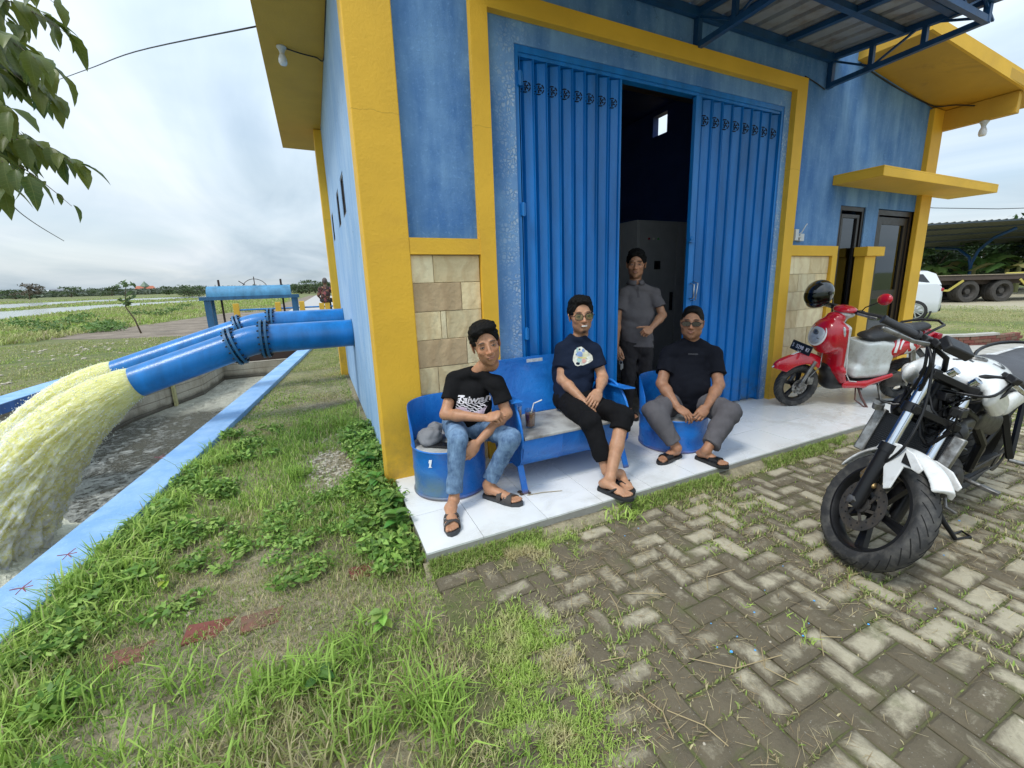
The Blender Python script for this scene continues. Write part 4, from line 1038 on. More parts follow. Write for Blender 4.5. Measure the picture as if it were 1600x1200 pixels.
# local: x forward, origin below rear wheel, y left
def carbody():
    secs = []
    prof = [(-0.60, 0.42, 0.95), (-0.54, 0.30, 1.08), (-0.45, 0.28, 1.14), (0.2, 0.26, 1.13), (1.4, 0.25, 1.08), (2.6, 0.26, 1.02), (3.2, 0.28, 0.92), (3.5, 0.36, 0.72)]
    for x, zl, zh in prof:
        w_ = 0.88 if -0.6 < x < 3.0 else 0.78
        secs.append([(x, -w_, zl+0.05), (x, -w_*0.97, zl), (x, w_*0.97, zl), (x, w_, zl+0.05), (x, w_*1.0, zl+0.35), (x, w_*0.93, zh), (x, 0, zh+0.03), (x, -w_*0.93, zh), (x, -w_, zl+0.35)])
    m_ = MB(); m_.loft(secs); m_.obj('body', CARW, car, smooth=50, local=True)
    m_ = MB(); cab = [(-0.54, 1.10, 0.78, 1.12), (-0.40, 1.44, 0.66, 1.12), (-0.2, 1.53, 0.64, 1.12), (0.9, 1.55, 0.64, 1.12), (1.5, 1.50, 0.64, 1.1), (2.3, 1.08, 0.74, 1.06)]
    m_.loft([[(x, -0.82, zb), (x, 0.82, zb), (x, w_, z), (x, 0, z+0.03), (x, -w_, z)] for x, z, w_, zb in cab]); m_.obj('cabin', CARW, car, smooth=50, local=True)
    for sy in (1, -1):
        m_ = MB(); y = 0.80*sy
        m_.add([(-0.30, y*1.005, 1.15), (0.3, y*1.005, 1.14), (0.3, 0.70*sy, 1.44), (-0.10, 0.70*sy, 1.44)], [(0, 1, 2, 3)]); m_.add([(0.38, y*1.005, 1.14), (1.2, y*1.005, 1.13), (1.2, 0.70*sy, 1.45), (0.38, 0.70*sy, 1.45)], [(0, 1, 2, 3)]); m_.obj('side_window', CGL, car, local=True)
        m_ = MB(); m_.b2((-0.615, 0.52*sy-0.17, 0.93), (-0.48, 0.52*sy+0.30*sy, 1.02)); m_.obj('tail_light', mat('tail_light_red', (0.35, 0.01, 0.03), 0.2), car, local=True, bevel=0.02)
        for wx in (0.0, 2.65):
            q = Matrix.Translation((wx, 0.80*sy, 0.33)) @ Matrix.Rotation(PI/2*(-1 if sy > 0 else 1), 4, 'X')
            m_ = MB(); m_.lathe([(0.0, -0.12), (0.24, -0.12), (0.30, -0.11), (0.335, -0.08), (0.335, 0.06), (0.31, 0.09), (0.235, 0.10), (0.225, 0.05), (0.0, 0.04)], 28, q); wo = m_.obj('wheel', TYRE, car, smooth=35, local=True)
            m_ = MB()
            for s_ in range(10):
                a = 2*PI*s_/10; m_.bar(q @ Vector((0.03*math.cos(a), 0.03*math.sin(a), 0.085)), q @ Vector((0.225*math.cos(a), 0.225*math.sin(a), 0.085)), 0.032, 0.03, (q.to_3x3() @ Vector((0, 0, 1))))
            m_.lathe([(0.215, 0.07), (0.235, 0.07), (0.235, 0.10), (0.215, 0.10)], 28, q, close=True)
            m_.obj('wheel_rim', mat('alloy_rim', (0.6, 0.62, 0.64), 0.3, 0.8), wo, local=True)
            m_ = MB(); m_.lathe([(0.36, 0.085), (0.41, 0.09), (0.41, 0.10), (0.36, 0.10)], 24, q, close=True, a0=PI if sy < 0 else 0, a1=2*PI if sy < 0 else PI); m_.obj('wheel_arch', mat('arch_black', (0.02, 0.02, 0.02), 0.7), car, local=True)
    m_ = MB(); m_.b2((-0.62, -0.74, 0.32), (-0.52, 0.74, 0.52)); m_.obj('bumper_trim', mat('arch_black', (0.02, 0.02, 0.02), 0.7), car, local=True, bevel=0.02)
CARB = 1
carbody()
# low loader trailer
tr = empty('trailer', mat4=Matrix.Translation((27.9, 9.25, GZ)) @ Matrix.Rotation(math.radians(-26), 4, 'Z'), label='long dark flatbed trailer with big double wheels parked behind the white car', cat='trailer')
RUST = mat('grimy_brown_steel', (0.075, 0.055, 0.045), 0.8, var=0.3, scale=3); YST = mat('faded_yellow_stripe', (0.50, 0.42, 0.09), 0.7)
m_ = MB(); m_.b2((-5.5, -0.02, 1.06), (7.5, 2.5, 1.28)); m_.b2((-5.5, 0.4, 0.85), (7.5, 0.6, 1.06)); m_.b2((-5.5, 1.8, 0.85), (7.5, 2.0, 1.06)); m_.obj('flatbed', RUST, tr, local=True)
m_ = MB(); m_.b2((-5.5, -0.06, 1.284), (7.5, 0.10, 1.31)); m_.obj('deck_edge', mat('deck_timber', (0.36, 0.30, 0.22), 0.9), tr, local=True)
m_ = MB(); m_.bar((-2.0, -0.05, 0.64), (-1.05, -0.05, 0.60), 0.04, 0.09); m_.bar((-1.05, -0.05, 0.60), (-0.42, -0.05, 1.05), 0.04, 0.09); m_.bar((2.25, -0.05, 1.05), (2.75, -0.05, 0.6), 0.04, 0.09); m_.obj('side_stripe', YST, tr, local=True)
for wx, dy in ((0, 0.0), (1.62, 0.0), (-0.5, 1.9), (0.9, 1.9), (2.3, 1.9)):
    q = Matrix.Translation((wx, 0.12+dy, 0.53)) @ Matrix.Rotation(PI/2, 4, 'X')
    m_ = MB(); m_.lathe([(0.0, -0.5), (0.36, -0.5), (0.50, -0.46), (0.535, -0.40), (0.535, -0.24), (0.50, -0.2), (0.535, -0.16), (0.535, 0.03), (0.50, 0.09), (0.34, 0.10), (0.29, 0.02), (0.27, -0.10), (0.14, -0.12), (0.12, 0.04), (0.0, 0.05)], 32, q)
    wo = m_.obj('wheel', mat('dusty_tyre', (0.06, 0.055, 0.05), 0.85, var=0.3, scale=6), tr, smooth=30, local=True)
m_ = MB()
pts = [(1.9+0.9*i, 0.3, 1.32+0.012*(i**2.35)) for i in range(7)]
m_.tube(pts, 0.045, 6); m_.obj('yellow_boom', YST, tr, local=True)
# carport
cp = empty('carport', (31.4, 12.1, GZ), 'open carport with a long sloping corrugated roof on blue arched posts', 'carport')
ROOFM = mat('olive_corrugated_sheet', (0.17, 0.18, 0.13), 0.7, var=0.2, scale=1)
nd = Vector((0.90, -0.43)); fd_ = Vector((0.43, 0.90))
def cpp(s, d, z): p = Vector((31.5, 12.55))+nd*s+fd_*d; return (p.x, p.y, z)
m_ = MB(); prof = []
s = -9.0
while s < 16: prof += [(s, 0), (s+0.16, 0), (s+0.20, 0.06), (s+0.30, 0.06), (s+0.34, 0)]; s += 0.42
rows = []
for i in range(5):
    d = i*6.2/4; zb = 4.08+0.03*math.sin(i)-i*1.10/4+ -0.06*i*(4-i)*-0.25
    rows.append([cpp(a, d, zb+b_+a*0.03) for a, b_ in prof])
m_.loft(rows, closed=False); m_.obj('roof_sheet', ROOFM, cp)
for i in range(5):
    d = i*6.2/4; m_ = MB(); z = rows[i][0][2]+9*0.03-0.03; m_.bar(cpp(-9, d, z-0.27), cpp(16, d, z+0.48), 0.07, 0.09); m_.obj('purlin', mat('purlin_steel', (0.05, 0.07, 0.09), 0.6), cp)
for s in (-5.5, 0.0, 5.8, 11.5):
    m_ = MB(); b0 = cpp(s, 3.0, GZ); 
    m_.tube([b0, cpp(s, 3.0, 1.9), cpp(s, 2.7, 2.7), cpp(s, 1.9, 3.4), cpp(s, 0.8, 3.82)], 0.085, 8); m_.tube([cpp(s, 3.0, 1.6), cpp(s, 3.2, 2.3), cpp(s, 4.0, 2.85), cpp(s, 5.6, 3.05)], 0.085, 8)
    m_.obj('arched_post', STEELB, cp, smooth=True)
# trees and bananas behind
specs = [(1430, 44, 4.5, 6), (1462, 47, 4.3, 6), (1500, 50, 5.2, 7), (1535, 52, 6.0, 8), (1572, 50, 5.6, 8), (1612, 48, 5.4, 8), (1650, 50, 5.8, 9), (1520, 62, 6.0, 9), (1590, 64, 6.2, 10), (1450, 60, 5.2, 9)]
for i, (u_, D_, h_, w_) in enumerate(specs):
    x, y = polar(u_, D_, 430)
    tree(x, y, h_, w_, 'dense dark green tree in the thicket behind the carport', 'thicket_tree', DGREENS if i % 3 else GREENS, 1500, 0.42, 80+i, group='trees in the thicket behind the carport', crown0=0.06)
def banana(x, y, h, label, seed):
    r = random.Random(seed); t = empty('banana_plant', (x, y, GZ), label, 'banana plant')
    m_ = MB(); m_.tube([(x, y, GZ), (x, y, GZ+h*0.55)], [0.16, 0.09], 9); m_.obj('stem', mat('banana_stem', (0.22, 0.22, 0.08), 0.7), t)
    for i in range(9):
        a = r.uniform(0, 2*PI); L_ = h*r.uniform(0.5, 0.75); m_ = MB(); m_.col = random.choice([(0.10, 0.20, 0.05), (0.16, 0.26, 0.07), (0.08, 0.16, 0.04), (0.24, 0.22, 0.08)])
        rg = []
        for k_ in range(9):
            s = k_/8; rr = L_*s*0.95; z = GZ+h*0.52+L_*(0.75*s-0.85*s*s*r.uniform(0.9, 1.1)); w_ = 0.30*math.sin(PI*min(1, s*0.93+0.06))**0.6*(h/3)+0.01
            c_ = Vector((x+rr*math.cos(a), y+rr*math.sin(a), z)); sd_ = Vector((-math.sin(a), math.cos(a), 0))*w_
            rg.append([c_-sd_-Vector((0, 0, w_*0.35)), c_, c_+sd_-Vector((0, 0, w_*0.35))])
        m_.loft(rg, closed=False); m_.obj('leaf', LEAF, t)
for i, (u_, D_, h_, lb) in enumerate([(1462, 40, 2.9, 'banana plant beside the blue carport post'), (1480, 41, 2.4, 'short banana plant right of the carport post'), (1572, 40, 3.0, 'big leafed banana plant behind the trailer deck'), (1590, 43, 4.0, 'tall banana plant at the right edge behind the trailer'), (1520, 43, 3.6, 'banana plant with a long drooping leaf behind the trailer middle')]):
    x, y = polar(u_, D_, 430); banana(x, y, h_, lb, 10+i)
wire('overhead_wire', [(-0.214, 5.35, 3.975), (-1.9, 8.6, 4.85), (-3.5, 12.2, 5.8), (-6.1, 17.9, 7.3), (-10, 26.6, 9.8)], 0.008, 'thin wire running from the left eave out over the canal')
wire('overhead_wire', [(-4.4, 10.3, 3.5), (-5.4, 13.0, 3.35), (-6.1, 15.5, 3.25), (-7.2, 19.8, 3.2)], 0.010, 'short loose wire hanging at the far left under the leaves')
wire('overhead_wire', [(12, 30, 9.0), (31.8, 12.6, 4.95), (40, 5.1, 4.9)], 0.02, 'thin wire above the carport roof')
# ================================================================== paved yard: herringbone concrete pavers
def paver_mat(name, joined):
    m, k, b, pos = base_mat(name)
    a = k.new('ShaderNodeVertexColor', layer_name='Col').outputs[0]
    sc = k.new('ShaderNodeSeparateColor', inp={0: a}); crown = sc.outputs[0]
    rnd = sc.outputs[1] if joined else k.new('ShaderNodeObjectInfo').outputs['Random']
    n = k.noise(pos, 7, 8, 0.7, 0.4); big = k.noise(pos, 0.9, 4); fine = k.noise(pos, 55, 6, 0.8)
    dark = k.mix(n, (0.075, 0.062, 0.040), (0.20, 0.165, 0.105)); lite = k.mix(fine, (0.36, 0.315, 0.21), (0.56, 0.505, 0.375))
    sx = k.new('ShaderNodeSeparateXYZ', inp={0: pos})
    rightside = k.mrange(sx.outputs[0], 1.2, 2.6, -0.08, 0.08)
    w_ = k.math('ADD', k.math('ADD', k.math('MULTIPLY', crown, 0.26), k.math('MULTIPLY', k.noise(pos, 5, 9, 0.75, 0.8), 1.05)), k.math('ADD', k.math('MULTIPLY', k.math('SUBTRACT', rnd, 0.5), 0.30), rightside))
    c = k.mix(k.mrange(w_, 0.68, 0.92), dark, lite)
    moss = k.mrange(k.math('ADD', k.noise(pos, 4.2, 7, 0.7), k.math('MULTIPLY', crown, -0.07)), 0.52, 0.66)
    c = k.mix(k.math('MULTIPLY', moss, 0.65), c, (0.11, 0.125, 0.040))
    c = k.mix(k.mrange(fine, 0.60, 0.74, 0, 0.75), c, (0.035, 0.032, 0.022))
    c = k.mix(k.mrange(k.noise(pos, 130, 3), 0.66, 0.72, 0, 0.6), c, (0.42, 0.40, 0.34))
    sm = k.noise(pos, 2.8, 9, 0.74, 1.0); c = k.mix(k.mrange(sm, 0.54, 0.70, 0, 0.42), c, k.mix(fine, (0.10, 0.074, 0.045), (0.24, 0.185, 0.12)))
    setb(k, b, c, 0.92, bump=k.math('ADD', k.math('MULTIPLY', fine, 1.0), k.math('MULTIPLY', n, 1.2)), bdist=0.007)
    MATS[name] = m; return m
PAV = paver_mat('worn_concrete_paver', False); PAVJ = paver_mat('worn_concrete_paver_far', True)
W = 0.108
def paver_geo(L_, seed, rnd=0.5):
    r = random.Random(seed); g = 0.0035
    m_ = MB(); hx, hy = L_/2-g, W/2-g
    def ring(ix, z, jit):
        pts = []
        for (a, b_) in ((-1, -1), (-0.33, -1), (0.33, -1), (1, -1), (1, 1), (0.33, 1), (-0.33, 1), (-1, 1)):
            pts.append((a*(hx-ix)+r.uniform(-jit, jit), b_*(hy-ix)+r.uniform(-jit, jit), z+r.uniform(-jit, jit)*0.5))
        return pts
    R0 = ring(0, -0.05, 0.0); R1 = ring(0.0, -0.009, 0.0022); R2 = ring(0.009, -0.001, 0.002); R3 = ring(0.032, 0.001, 0.004)
    m_.col = (0, rnd, 0)
    for q, c_ in ((R0, 0.0), (R1, 0.0), (R2, 0.35), (R3, 1.0)):
        m_.v += q; m_.c += [(c_, rnd, 0)]*8
    for i in range(3):
        for j in range(8): m_.f.append((i*8+j, i*8+(j+1) % 8, (i+1)*8+(j+1) % 8, (i+1)*8+j))
    m_.f.append(tuple(range(24, 32))); m_.m = [0]*len(m_.f)
    return m_
PVAR = [paver_geo(2*W, 100+i).mesh('paver', PAV, smooth=35) for i in range(9)]
yard = MB(); poly(yard, [(0.30, -2.5), (8.9, -2.5), (8.9, 2.0), (7.7, 2.095), (0.42, 2.095), (0.40, 1.8), (0.33, 1.3), (0.15, 0.9)], -0.0105)
yard = yard.obj('paved_yard', mat('paver_joint_soil', (0.15, 0.12, 0.075), 0.95, var=0.3, scale=12, bump=0.01, bscale=60, dirt=(0.09, 0.11, 0.03), dirtamt=0.7, dscale=5), kind='structure')
OX, OY = 1.042-8*W, 1.228-12*W
cells = []
for i in range(-8, 78):
    for j in range(-24, 30):
        k4 = (i-j) % 4
        if k4 == 0: cx_, cy_, hor = OX+(i+1)*W, OY+(j+0.5)*W, True
        elif k4 == 3: cx_, cy_, hor = OX+(i+0.5)*W, OY+(j+1)*W, False
        else: continue
        hx, hy = (W, W/2) if hor else (W/2, W)
        if cy_+hy > 2.085 or cy_-hy < -2.2 or cx_+hx > 8.85: continue
        bx = float(np.interp(cy_, [0.0, 0.95, 1.4, 1.75, 1.9, 2.1], [0.2, 0.30, 0.66, 0.60, 0.42, 0.42]))
        if cx_ < bx+0.10*vnoise(cx_, cy_, 5, 2): continue
        cells.append((cx_, cy_, hor))
def cam_dep(x, y, z=0):
    v_ = Vector((x, y, z-1.5)); return v_.dot(-back), v_.dot(right), v_.dot(up)
def pix(x, y, z=0):
    d, a, b_ = cam_dep(x, y, z)
    if d < 0.2: return None
    return 822.927+666.464*a/d, 580.161-666.464*b_/d, d
vis = []
rest = []
for c in cells:
    p = pix(c[0], c[1])
    if p and -40 < p[0] < 1640 and -40 < p[1] < 1250: vis.append((p[2], c))
    else: rest.append(c)
vis.sort(key=lambda q: q[0])
for q in vis[300:]: rest.append(q[1])
pav_r = random.Random(4)
def pv(c): return 0.0015+0.010*(float(fnoise(c[0], c[1], 1.3, 6))-0.5)+pav_r.uniform(-0.0025, 0.0025)
for dd, c in vis[:300]:
    o = bpy.data.objects.new('paver', pav_r.choice(PVAR)); COL.objects.link(o)
    o.location = (c[0]+pav_r.uniform(-0.002, 0.002), c[1]+pav_r.uniform(-0.002, 0.002), pv(c))
    o.rotation_euler = (pav_r.uniform(-0.022, 0.022), pav_r.uniform(-0.022, 0.022), (0 if c[2] else PI/2)+(PI if pav_r.random() < 0.5 else 0)+pav_r.uniform(-0.012, 0.012)); attach(o, yard)
big = MB(); big.col = (0, 0, 0)
PG = [paver_geo(2*W, 200+i) for i in range(7)]
for c in rest:
    g_ = pav_r.choice(PG); rn = pav_r.random(); a = 0 if c[2] else PI/2
    Mx = Matrix.Translation((c[0], c[1], pv(c))) @ Matrix.Rotation(a+pav_r.uniform(-0.012, 0.012), 4, 'Z') @ Matrix.Rotation(pav_r.uniform(-0.022, 0.022), 4, 'X') @ Matrix.Rotation(pav_r.uniform(-0.022, 0.022), 4, 'Y')
    o_ = len(big.v); big.v += [tuple(Mx @ Vector(v_)) for v_ in g_.v]; big.f += [tuple(t+o_ for t in f_) for f_ in g_.f]; big.c += [(q[0], rn, 0) for q in g_.c]
big.m = [0]*len(big.f)
o = big.obj('paver_field', PAVJ, yard, smooth=35); o['kind'] = 'stuff'
# flush joints come from the mesh; blue paint flecks lie on the pavers
fl = MB()
for (x, y) in [(1.35, 0.95), (1.42, 1.0), (1.30, 1.02), (1.46, 0.93), (1.62, 1.07), (1.75, 0.93), (1.80, 1.10), (1.66, 0.88), (1.95, 0.98), (2.05, 1.18), (2.0, 0.8), (2.55, 1.0), (2.9, 0.85), (1.52, 1.83), (1.60, 1.86), (2.35, 0.72), (3.4, 1.0), (3.9, 1.3), (1.38, 1.12)]:
    for q in range(1):
        a = pav_r.uniform(0, PI); s = pav_r.uniform(0.004, 0.010); cx_, cy_ = x+pav_r.uniform(-0.03, 0.03), y+pav_r.uniform(-0.03, 0.03)
        fl.prism([(s*math.cos(a+t_)*pav_r.uniform(0.5, 1), s*math.sin(a+t_)*pav_r.uniform(0.4, 1)) for t_ in (0, 1.2, 2.4, 3.6, 4.9)], 0.0015, Matrix.Translation((cx_, cy_, 0.0075)))
o = fl.obj('paint_flecks', mat('sky_blue_fleck', (0.10, 0.42, 0.85), 0.6)); tag(o, kind='stuff')

# ================================================================== grass
def blades(P, H, Wd, cols, seed=0, lean=0.5, z=GZ, curl=0.5):
    "P (n,2 or 3) roots; H heights; returns verts, faces, cols for 2-quad blades"
    r = np.random.default_rng(seed); n = len(P)
    p = np.zeros((n, 3)); p[:, :P.shape[1]] = P
    if P.shape[1] == 2: p[:, 2] = z
    a = r.uniform(0, 2*PI, n); ln = np.abs(r.normal(0, lean, n))
    d = np.stack([np.cos(a), np.sin(a), np.zeros(n)], 1); s = np.stack([-np.sin(a), np.cos(a), np.zeros(n)], 1)
    upv = np.array([0, 0, 1.0]); H = np.asarray(H)[:, None]; Wd = np.asarray(Wd)[:, None]; ln = ln[:, None]
    c1 = p+upv*H*0.55*np.cos(ln)+d*H*0.55*np.sin(ln)
    l2 = ln+curl*r.uniform(0.4, 1.8, n)[:, None]
    c2 = c1+upv*H*0.45*np.cos(l2)+d*H*0.45*np.sin(l2)
    v = np.stack([p-s*Wd*0.4, p+s*Wd*0.4, c1-s*Wd*0.5, c1+s*Wd*0.5, c2-s*Wd*0.06, c2+s*Wd*0.06], 1).reshape(-1, 3)
    b0 = (np.arange(n)*6)[:, None]; f = np.concatenate([b0+np.array([[0, 1, 3, 2]]), b0+np.array([[2, 3, 5, 4]])], 0)
    cols = np.asarray(cols); c = cols*r.uniform(0.75, 1.25, n)[:, None]
    cc = np.repeat(c, 6, 0).reshape(n, 6, 3); cc[:, 4:] *= 1.1
    return v, f, cc.reshape(-1, 3)
def join(parts):
    vs, fs, cs = [], [], []; o_ = 0
    for v, f, c in parts: vs.append(v); fs.append(f+o_); cs.append(c); o_ += len(v)
    return np.concatenate(vs), np.concatenate(fs), np.concatenate(cs)
def put(name, parts, m):
    v, f, c = join(parts); ob = bpy.data.objects.new(name, np_mesh(name, v, f, m, c, smooth=False)); COL.objects.link(ob); tag(ob, kind='stuff'); return ob
rg = np.random.default_rng(21)
GREEN = np.array([0.27, 0.43, 0.075]); LGREEN = np.array([0.40, 0.54, 0.12]); DGREEN = np.array([0.10, 0.21, 0.035]); STRAW = np.array([0.58, 0.50, 0.29]); OLIVE = np.array([0.36, 0.38, 0.14])
def mixc(a, b, t): t = np.asarray(t)[:, None]; return a*(1-t)+b*t
def region(n, x0, x1, y0, y1):
    x = rg.uniform(x0, x1, n); y = rg.uniform(y0, y1, n)
    ok = (x > -1.307+0.1252*(y-3.114)+0.005)
    wallx = np.where(y > 3.09, 0.32, np.where(y > 2.09, 0.378, np.interp(y, [0.0, 0.95, 1.4, 1.75, 1.9, 2.1], [0.35, 0.50, 0.78, 0.62, 0.50, 0.46])+0.12*(fnoise(x, y, 6, 4)-0.4)))
    ok &= x < wallx
    return x[ok], y[ok]
parts = []
# distance to kerb and to wall steer the height
def lawn(n, x0, x1, y0, y1, hs, ws, thr, seed):
    x, y = region(n, x0, x1, y0, y1)
    dens = fnoise(x, y, 2.0, 7); tall = fnoise(x, y, 1.5, 12)
    bare = np.exp(-(((x+0.05)/0.28)**2+((y-3.95)/0.55)**2))*1.1+np.exp(-(((x-0.45)/0.2)**2+((y-1.55)/0.25)**2))*0.35+np.exp(-(((x+0.30)/0.3)**2+((y-2.2)/0.05)**2))*0.8+np.exp(-(((x+0.85)/0.35)**2+((y-2.17)/0.07)**2))*0.9+np.exp(-(((x-0.05)/0.35)**2+((y-1.25)/0.2)**2))*0.45
    keep = rg.random(len(x)) < np.clip((dens-thr)*3.2+0.5-bare, 0.03, 1)
    x, y, dens, tall = x[keep], y[keep], dens[keep], tall[keep]
    dk = x-(-1.307+0.1252*(y-3.114)); dw = np.where(y > 2.09, 0.38-x, 0.6)
    k1 = np.clip(1-dk/0.55, 0, 1)*np.clip((5.2-y)/1.5, 0, 1); k2 = np.clip(1-dw/0.30, 0, 1); k3 = np.clip((1.75-y)/0.5, 0, 1)*np.clip((0.35-x)/0.5, 0, 1)
    kk = np.exp(-(((x-0.0)/0.5)**2+((y-5.0)/0.5)**2))
    H = hs*(0.45+1.0*np.clip((tall-0.35)*2.5, 0, 1)+1.5*k1+0.8*k2+1.7*k3+1.0*kk)*rg.uniform(0.5, 1.3, len(x))
    H = np.where(y > 6.0, H*0.45, H)
    t = np.clip((fnoise(x, y, 3.0, 15)-0.38)*3, 0, 1); dry = np.clip((fnoise(x, y, 2.3, 19)-0.47)*4, 0, 0.85)*(1-k1)*(1-k2*0.5)
    dry = np.maximum(dry, np.clip((y-6.5)/3, 0, 0.55))
    col = mixc(GREEN, LGREEN, t); col = mixc(col, DGREEN, (rg.random(len(x)) < 0.22)*0.8); col = mixc(col, OLIVE, dry)
    col = mixc(col, STRAW, (rg.random(len(x)) < 0.12+0.35*dry)*0.9)
    return blades(np.stack([x, y], 1), H, ws*rg.uniform(0.6, 1.3, len(x))*(0.7+0.5*np.clip(H/0.1, 0, 1.4)), col, seed, 0.55)
parts.append(lawn(60000, -1.7, 0.85, 0.75, 3.0, 0.052, 0.0042, 0.43, 1))
parts.append(lawn(42000, -1.5, 0.4, 3.0, 6.2, 0.050, 0.0055, 0.41, 2))
parts.append(lawn(30000, -1.0, 0.4, 6.2, 12.5, 0.050, 0.010, 0.30, 3))
put('lawn_grass', parts, GRASSM)
# long arching grass tufts
tp = []
def tuft(x, y, n, h, wd, spread, col, seed, lean=0.75):
    r = np.random.default_rng(seed); P = np.stack([x+r.normal(0, spread, n), y+r.normal(0, spread, n)], 1)
    return blades(P, h*r.uniform(0.5, 1.15, n), wd*r.uniform(0.7, 1.3, n), mixc(col, LGREEN, r.random(n)*0.6), seed, lean, curl=0.8)
TR = random.Random(9)
for i in range(150):
    y = TR.uniform(1.0, 4.8); x = -1.307+0.1252*(y-3.114)+abs(TR.gauss(0.05, 0.16))+0.02
    tp.append(tuft(x, y, 20, TR.uniform(0.12, 0.24), 0.0075, 0.03, GREEN if i % 3 else LGREEN, 300+i))
for i in range(75):
    x = TR.uniform(-1.3, 0.30); y = TR.uniform(0.95, 1.9)
    if x < Rout(y)+0.03: continue
    tp.append(tuft(x, y, 18, TR.uniform(0.10, 0.22), 0.006, 0.035, GREEN, 500+i))
for (x, y, h) in [(0.17, 1.32, 0.24), (0.24, 1.28, 0.22), (-0.30, 3.75, 0.17), (-0.34, 3.72, 0.16), (-0.27, 3.80, 0.15), (-0.02, 1.65, 0.16), (-0.2, 1.62, 0.18), (-0.36, 1.7, 0.16), (0.06, 5.0, 0.2), (-0.1, 4.95, 0.18), (0.2, 4.9, 0.2), (0.15, 5.2, 0.2), (-0.25, 5.1, 0.16), (0.25, 4.6, 0.16)]:
    tp.append(tuft(x, y, 60, h, 0.006, 0.045, GREEN, int(x*1000+5000+y*10), 0.5))
for i in range(34):   # along the porch edge
    x = TR.uniform(0.5, 5.2); y = 2.075-abs(TR.gauss(0, 0.02)); tp.append(tuft(x, y, 22, TR.uniform(0.03, 0.09), 0.005, 0.03, GREEN, 700+i, 0.8))
for (x, y) in [(1.62, 2.04), (1.72, 2.02), (1.55, 2.0), (1.82, 2.05), (1.68, 1.97)]: tp.append(tuft(x, y, 40, 0.13, 0.008, 0.04, LGREEN, int(x*777), 1.0))
for (x, y, h) in [(1.68, 0.86, 0.09), (1.62, 1.1, 0.07), (1.86, 1.5, 0.08), (1.75, 0.95, 0.07), (0.78, 0.86, 0.06), (1.45, 1.72, 0.05), (2.0, 1.35, 0.07), (2.3, 0.75, 0.07)]: tp.append(tuft(x, y, 26, h, 0.006, 0.02, LGREEN, int(x*991), 0.8))
put('grass_tufts', tp, GRASSM)
# bank of soil against the porch edge
sbk = MB(); rr = []
for i in range(170):
    x = 0.36+i*0.043; h1 = -0.010+0.035*float(fnoise(x, 3.3, 3.1, 8)); w1 = 0.05+0.09*float(fnoise(x, 7.7, 2.3, 9))
    rr.append([(x, 2.0875-w1, GZ), (x, 2.0875-w1*0.6, GZ+0.03+h1*0.4), (x, 2.0875-w1*0.2, h1+0.012), (x, 2.0875, h1+0.02), (x, 2.0875, GZ)])
sbk.loft(rr, closed=False); sbk.obj('porch_soil_bank', SOIL, kind='structure', smooth=True)
bx_ = 0.4+6.9*rg.random(30000)**1.2; by_ = 2.084-np.abs(rg.normal(0, 0.045, 30000)); kq = fnoise(bx_, by_, 2.5, 33) > 0.40
put('edge_grass', [blades(np.stack([bx_, by_, 0.005-(2.082-by_)*0.3], 1)[kq], 0.025+0.04*rg.random(int(kq.sum())), 0.005+0*bx_[kq], mixc(GREEN*1.05, OLIVE, rg.random(int(kq.sum()))), 55, 0.7)], GRASSM)
# moss and fine grass in the paver joints
x = rg.uniform(0.45, 8.8, 420000); y = rg.uniform(-1.8, 2.09, 420000)
fx = (x-OX)/W; fy = (y-OY)/W; ii = np.floor(fx).astype(int); jj = np.floor(fy).astype(int); k4 = (ii-jj) % 4; u_ = fx-ii; v_ = fy-jj
# distance to the nearest joint of the brick this cell belongs to
dl = np.where(k4 == 1, 9, u_); dr = np.where(k4 == 0, 9, 1-u_); db = np.where(k4 == 2, 9, v_); dt = np.where(k4 == 3, 9, 1-v_)
dj = np.minimum(np.minimum(dl, dr), np.minimum(db, dt))
fld = fnoise(x, y, 1.6, 31)+0.20*np.clip((x-1.7)/2, 0, 1)+0.30*np.exp(-((2.08-y)/0.14)**2)-0.05
keep = (rg.random(len(x)) < np.clip((fld-0.46)*5, 0.05, 1)*np.exp(-(dj/(0.11+0.30*np.clip(fld-0.62, 0, 1)*3))**2))
x, y, fld = x[keep], y[keep], fld[keep]
H = 0.016+0.032*rg.random(len(x))*np.clip((fld-0.4)*3, 0.3, 1.4)
col = mixc(GREEN*0.9, OLIVE, rg.random(len(x))); col = mixc(col, STRAW, (rg.random(len(x)) < 0.30)*0.9)
put('joint_grass', [blades(np.stack([x, y, np.full(len(x), -0.012)], 1), H, 0.0045+0.002*rg.random(len(x)), col, 5, 0.9)], GRASSM)
# lumps of short matted grass on the yard's left border and by the porch
x = np.concatenate([rg.normal(0.86, 0.13, 5200), rg.normal(0.62, 0.13, 5200), rg.normal(0.56, 0.12, 5000), rg.normal(1.05, 0.1, 1500)]); y = np.concatenate([rg.normal(2.0, 0.05, 5200), rg.normal(1.35, 0.13, 5200), rg.normal(1.02, 0.12, 5000), rg.normal(1.9, 0.06, 1500)])
ok = (y < 2.085) & (fnoise(x, y, 9, 41) > 0.42); x, y = x[ok], y[ok]
col = mixc(LGREEN, STRAW, np.clip((fnoise(x, y, 7, 43)-0.45)*4, 0, 0.9))
put('matted_grass', [blades(np.stack([x, y, np.full(len(x), -0.008)], 1), 0.018+0.03*rg.random(len(x)), 0.0035+0*x, col, 6, 0.8)], GRASSM)
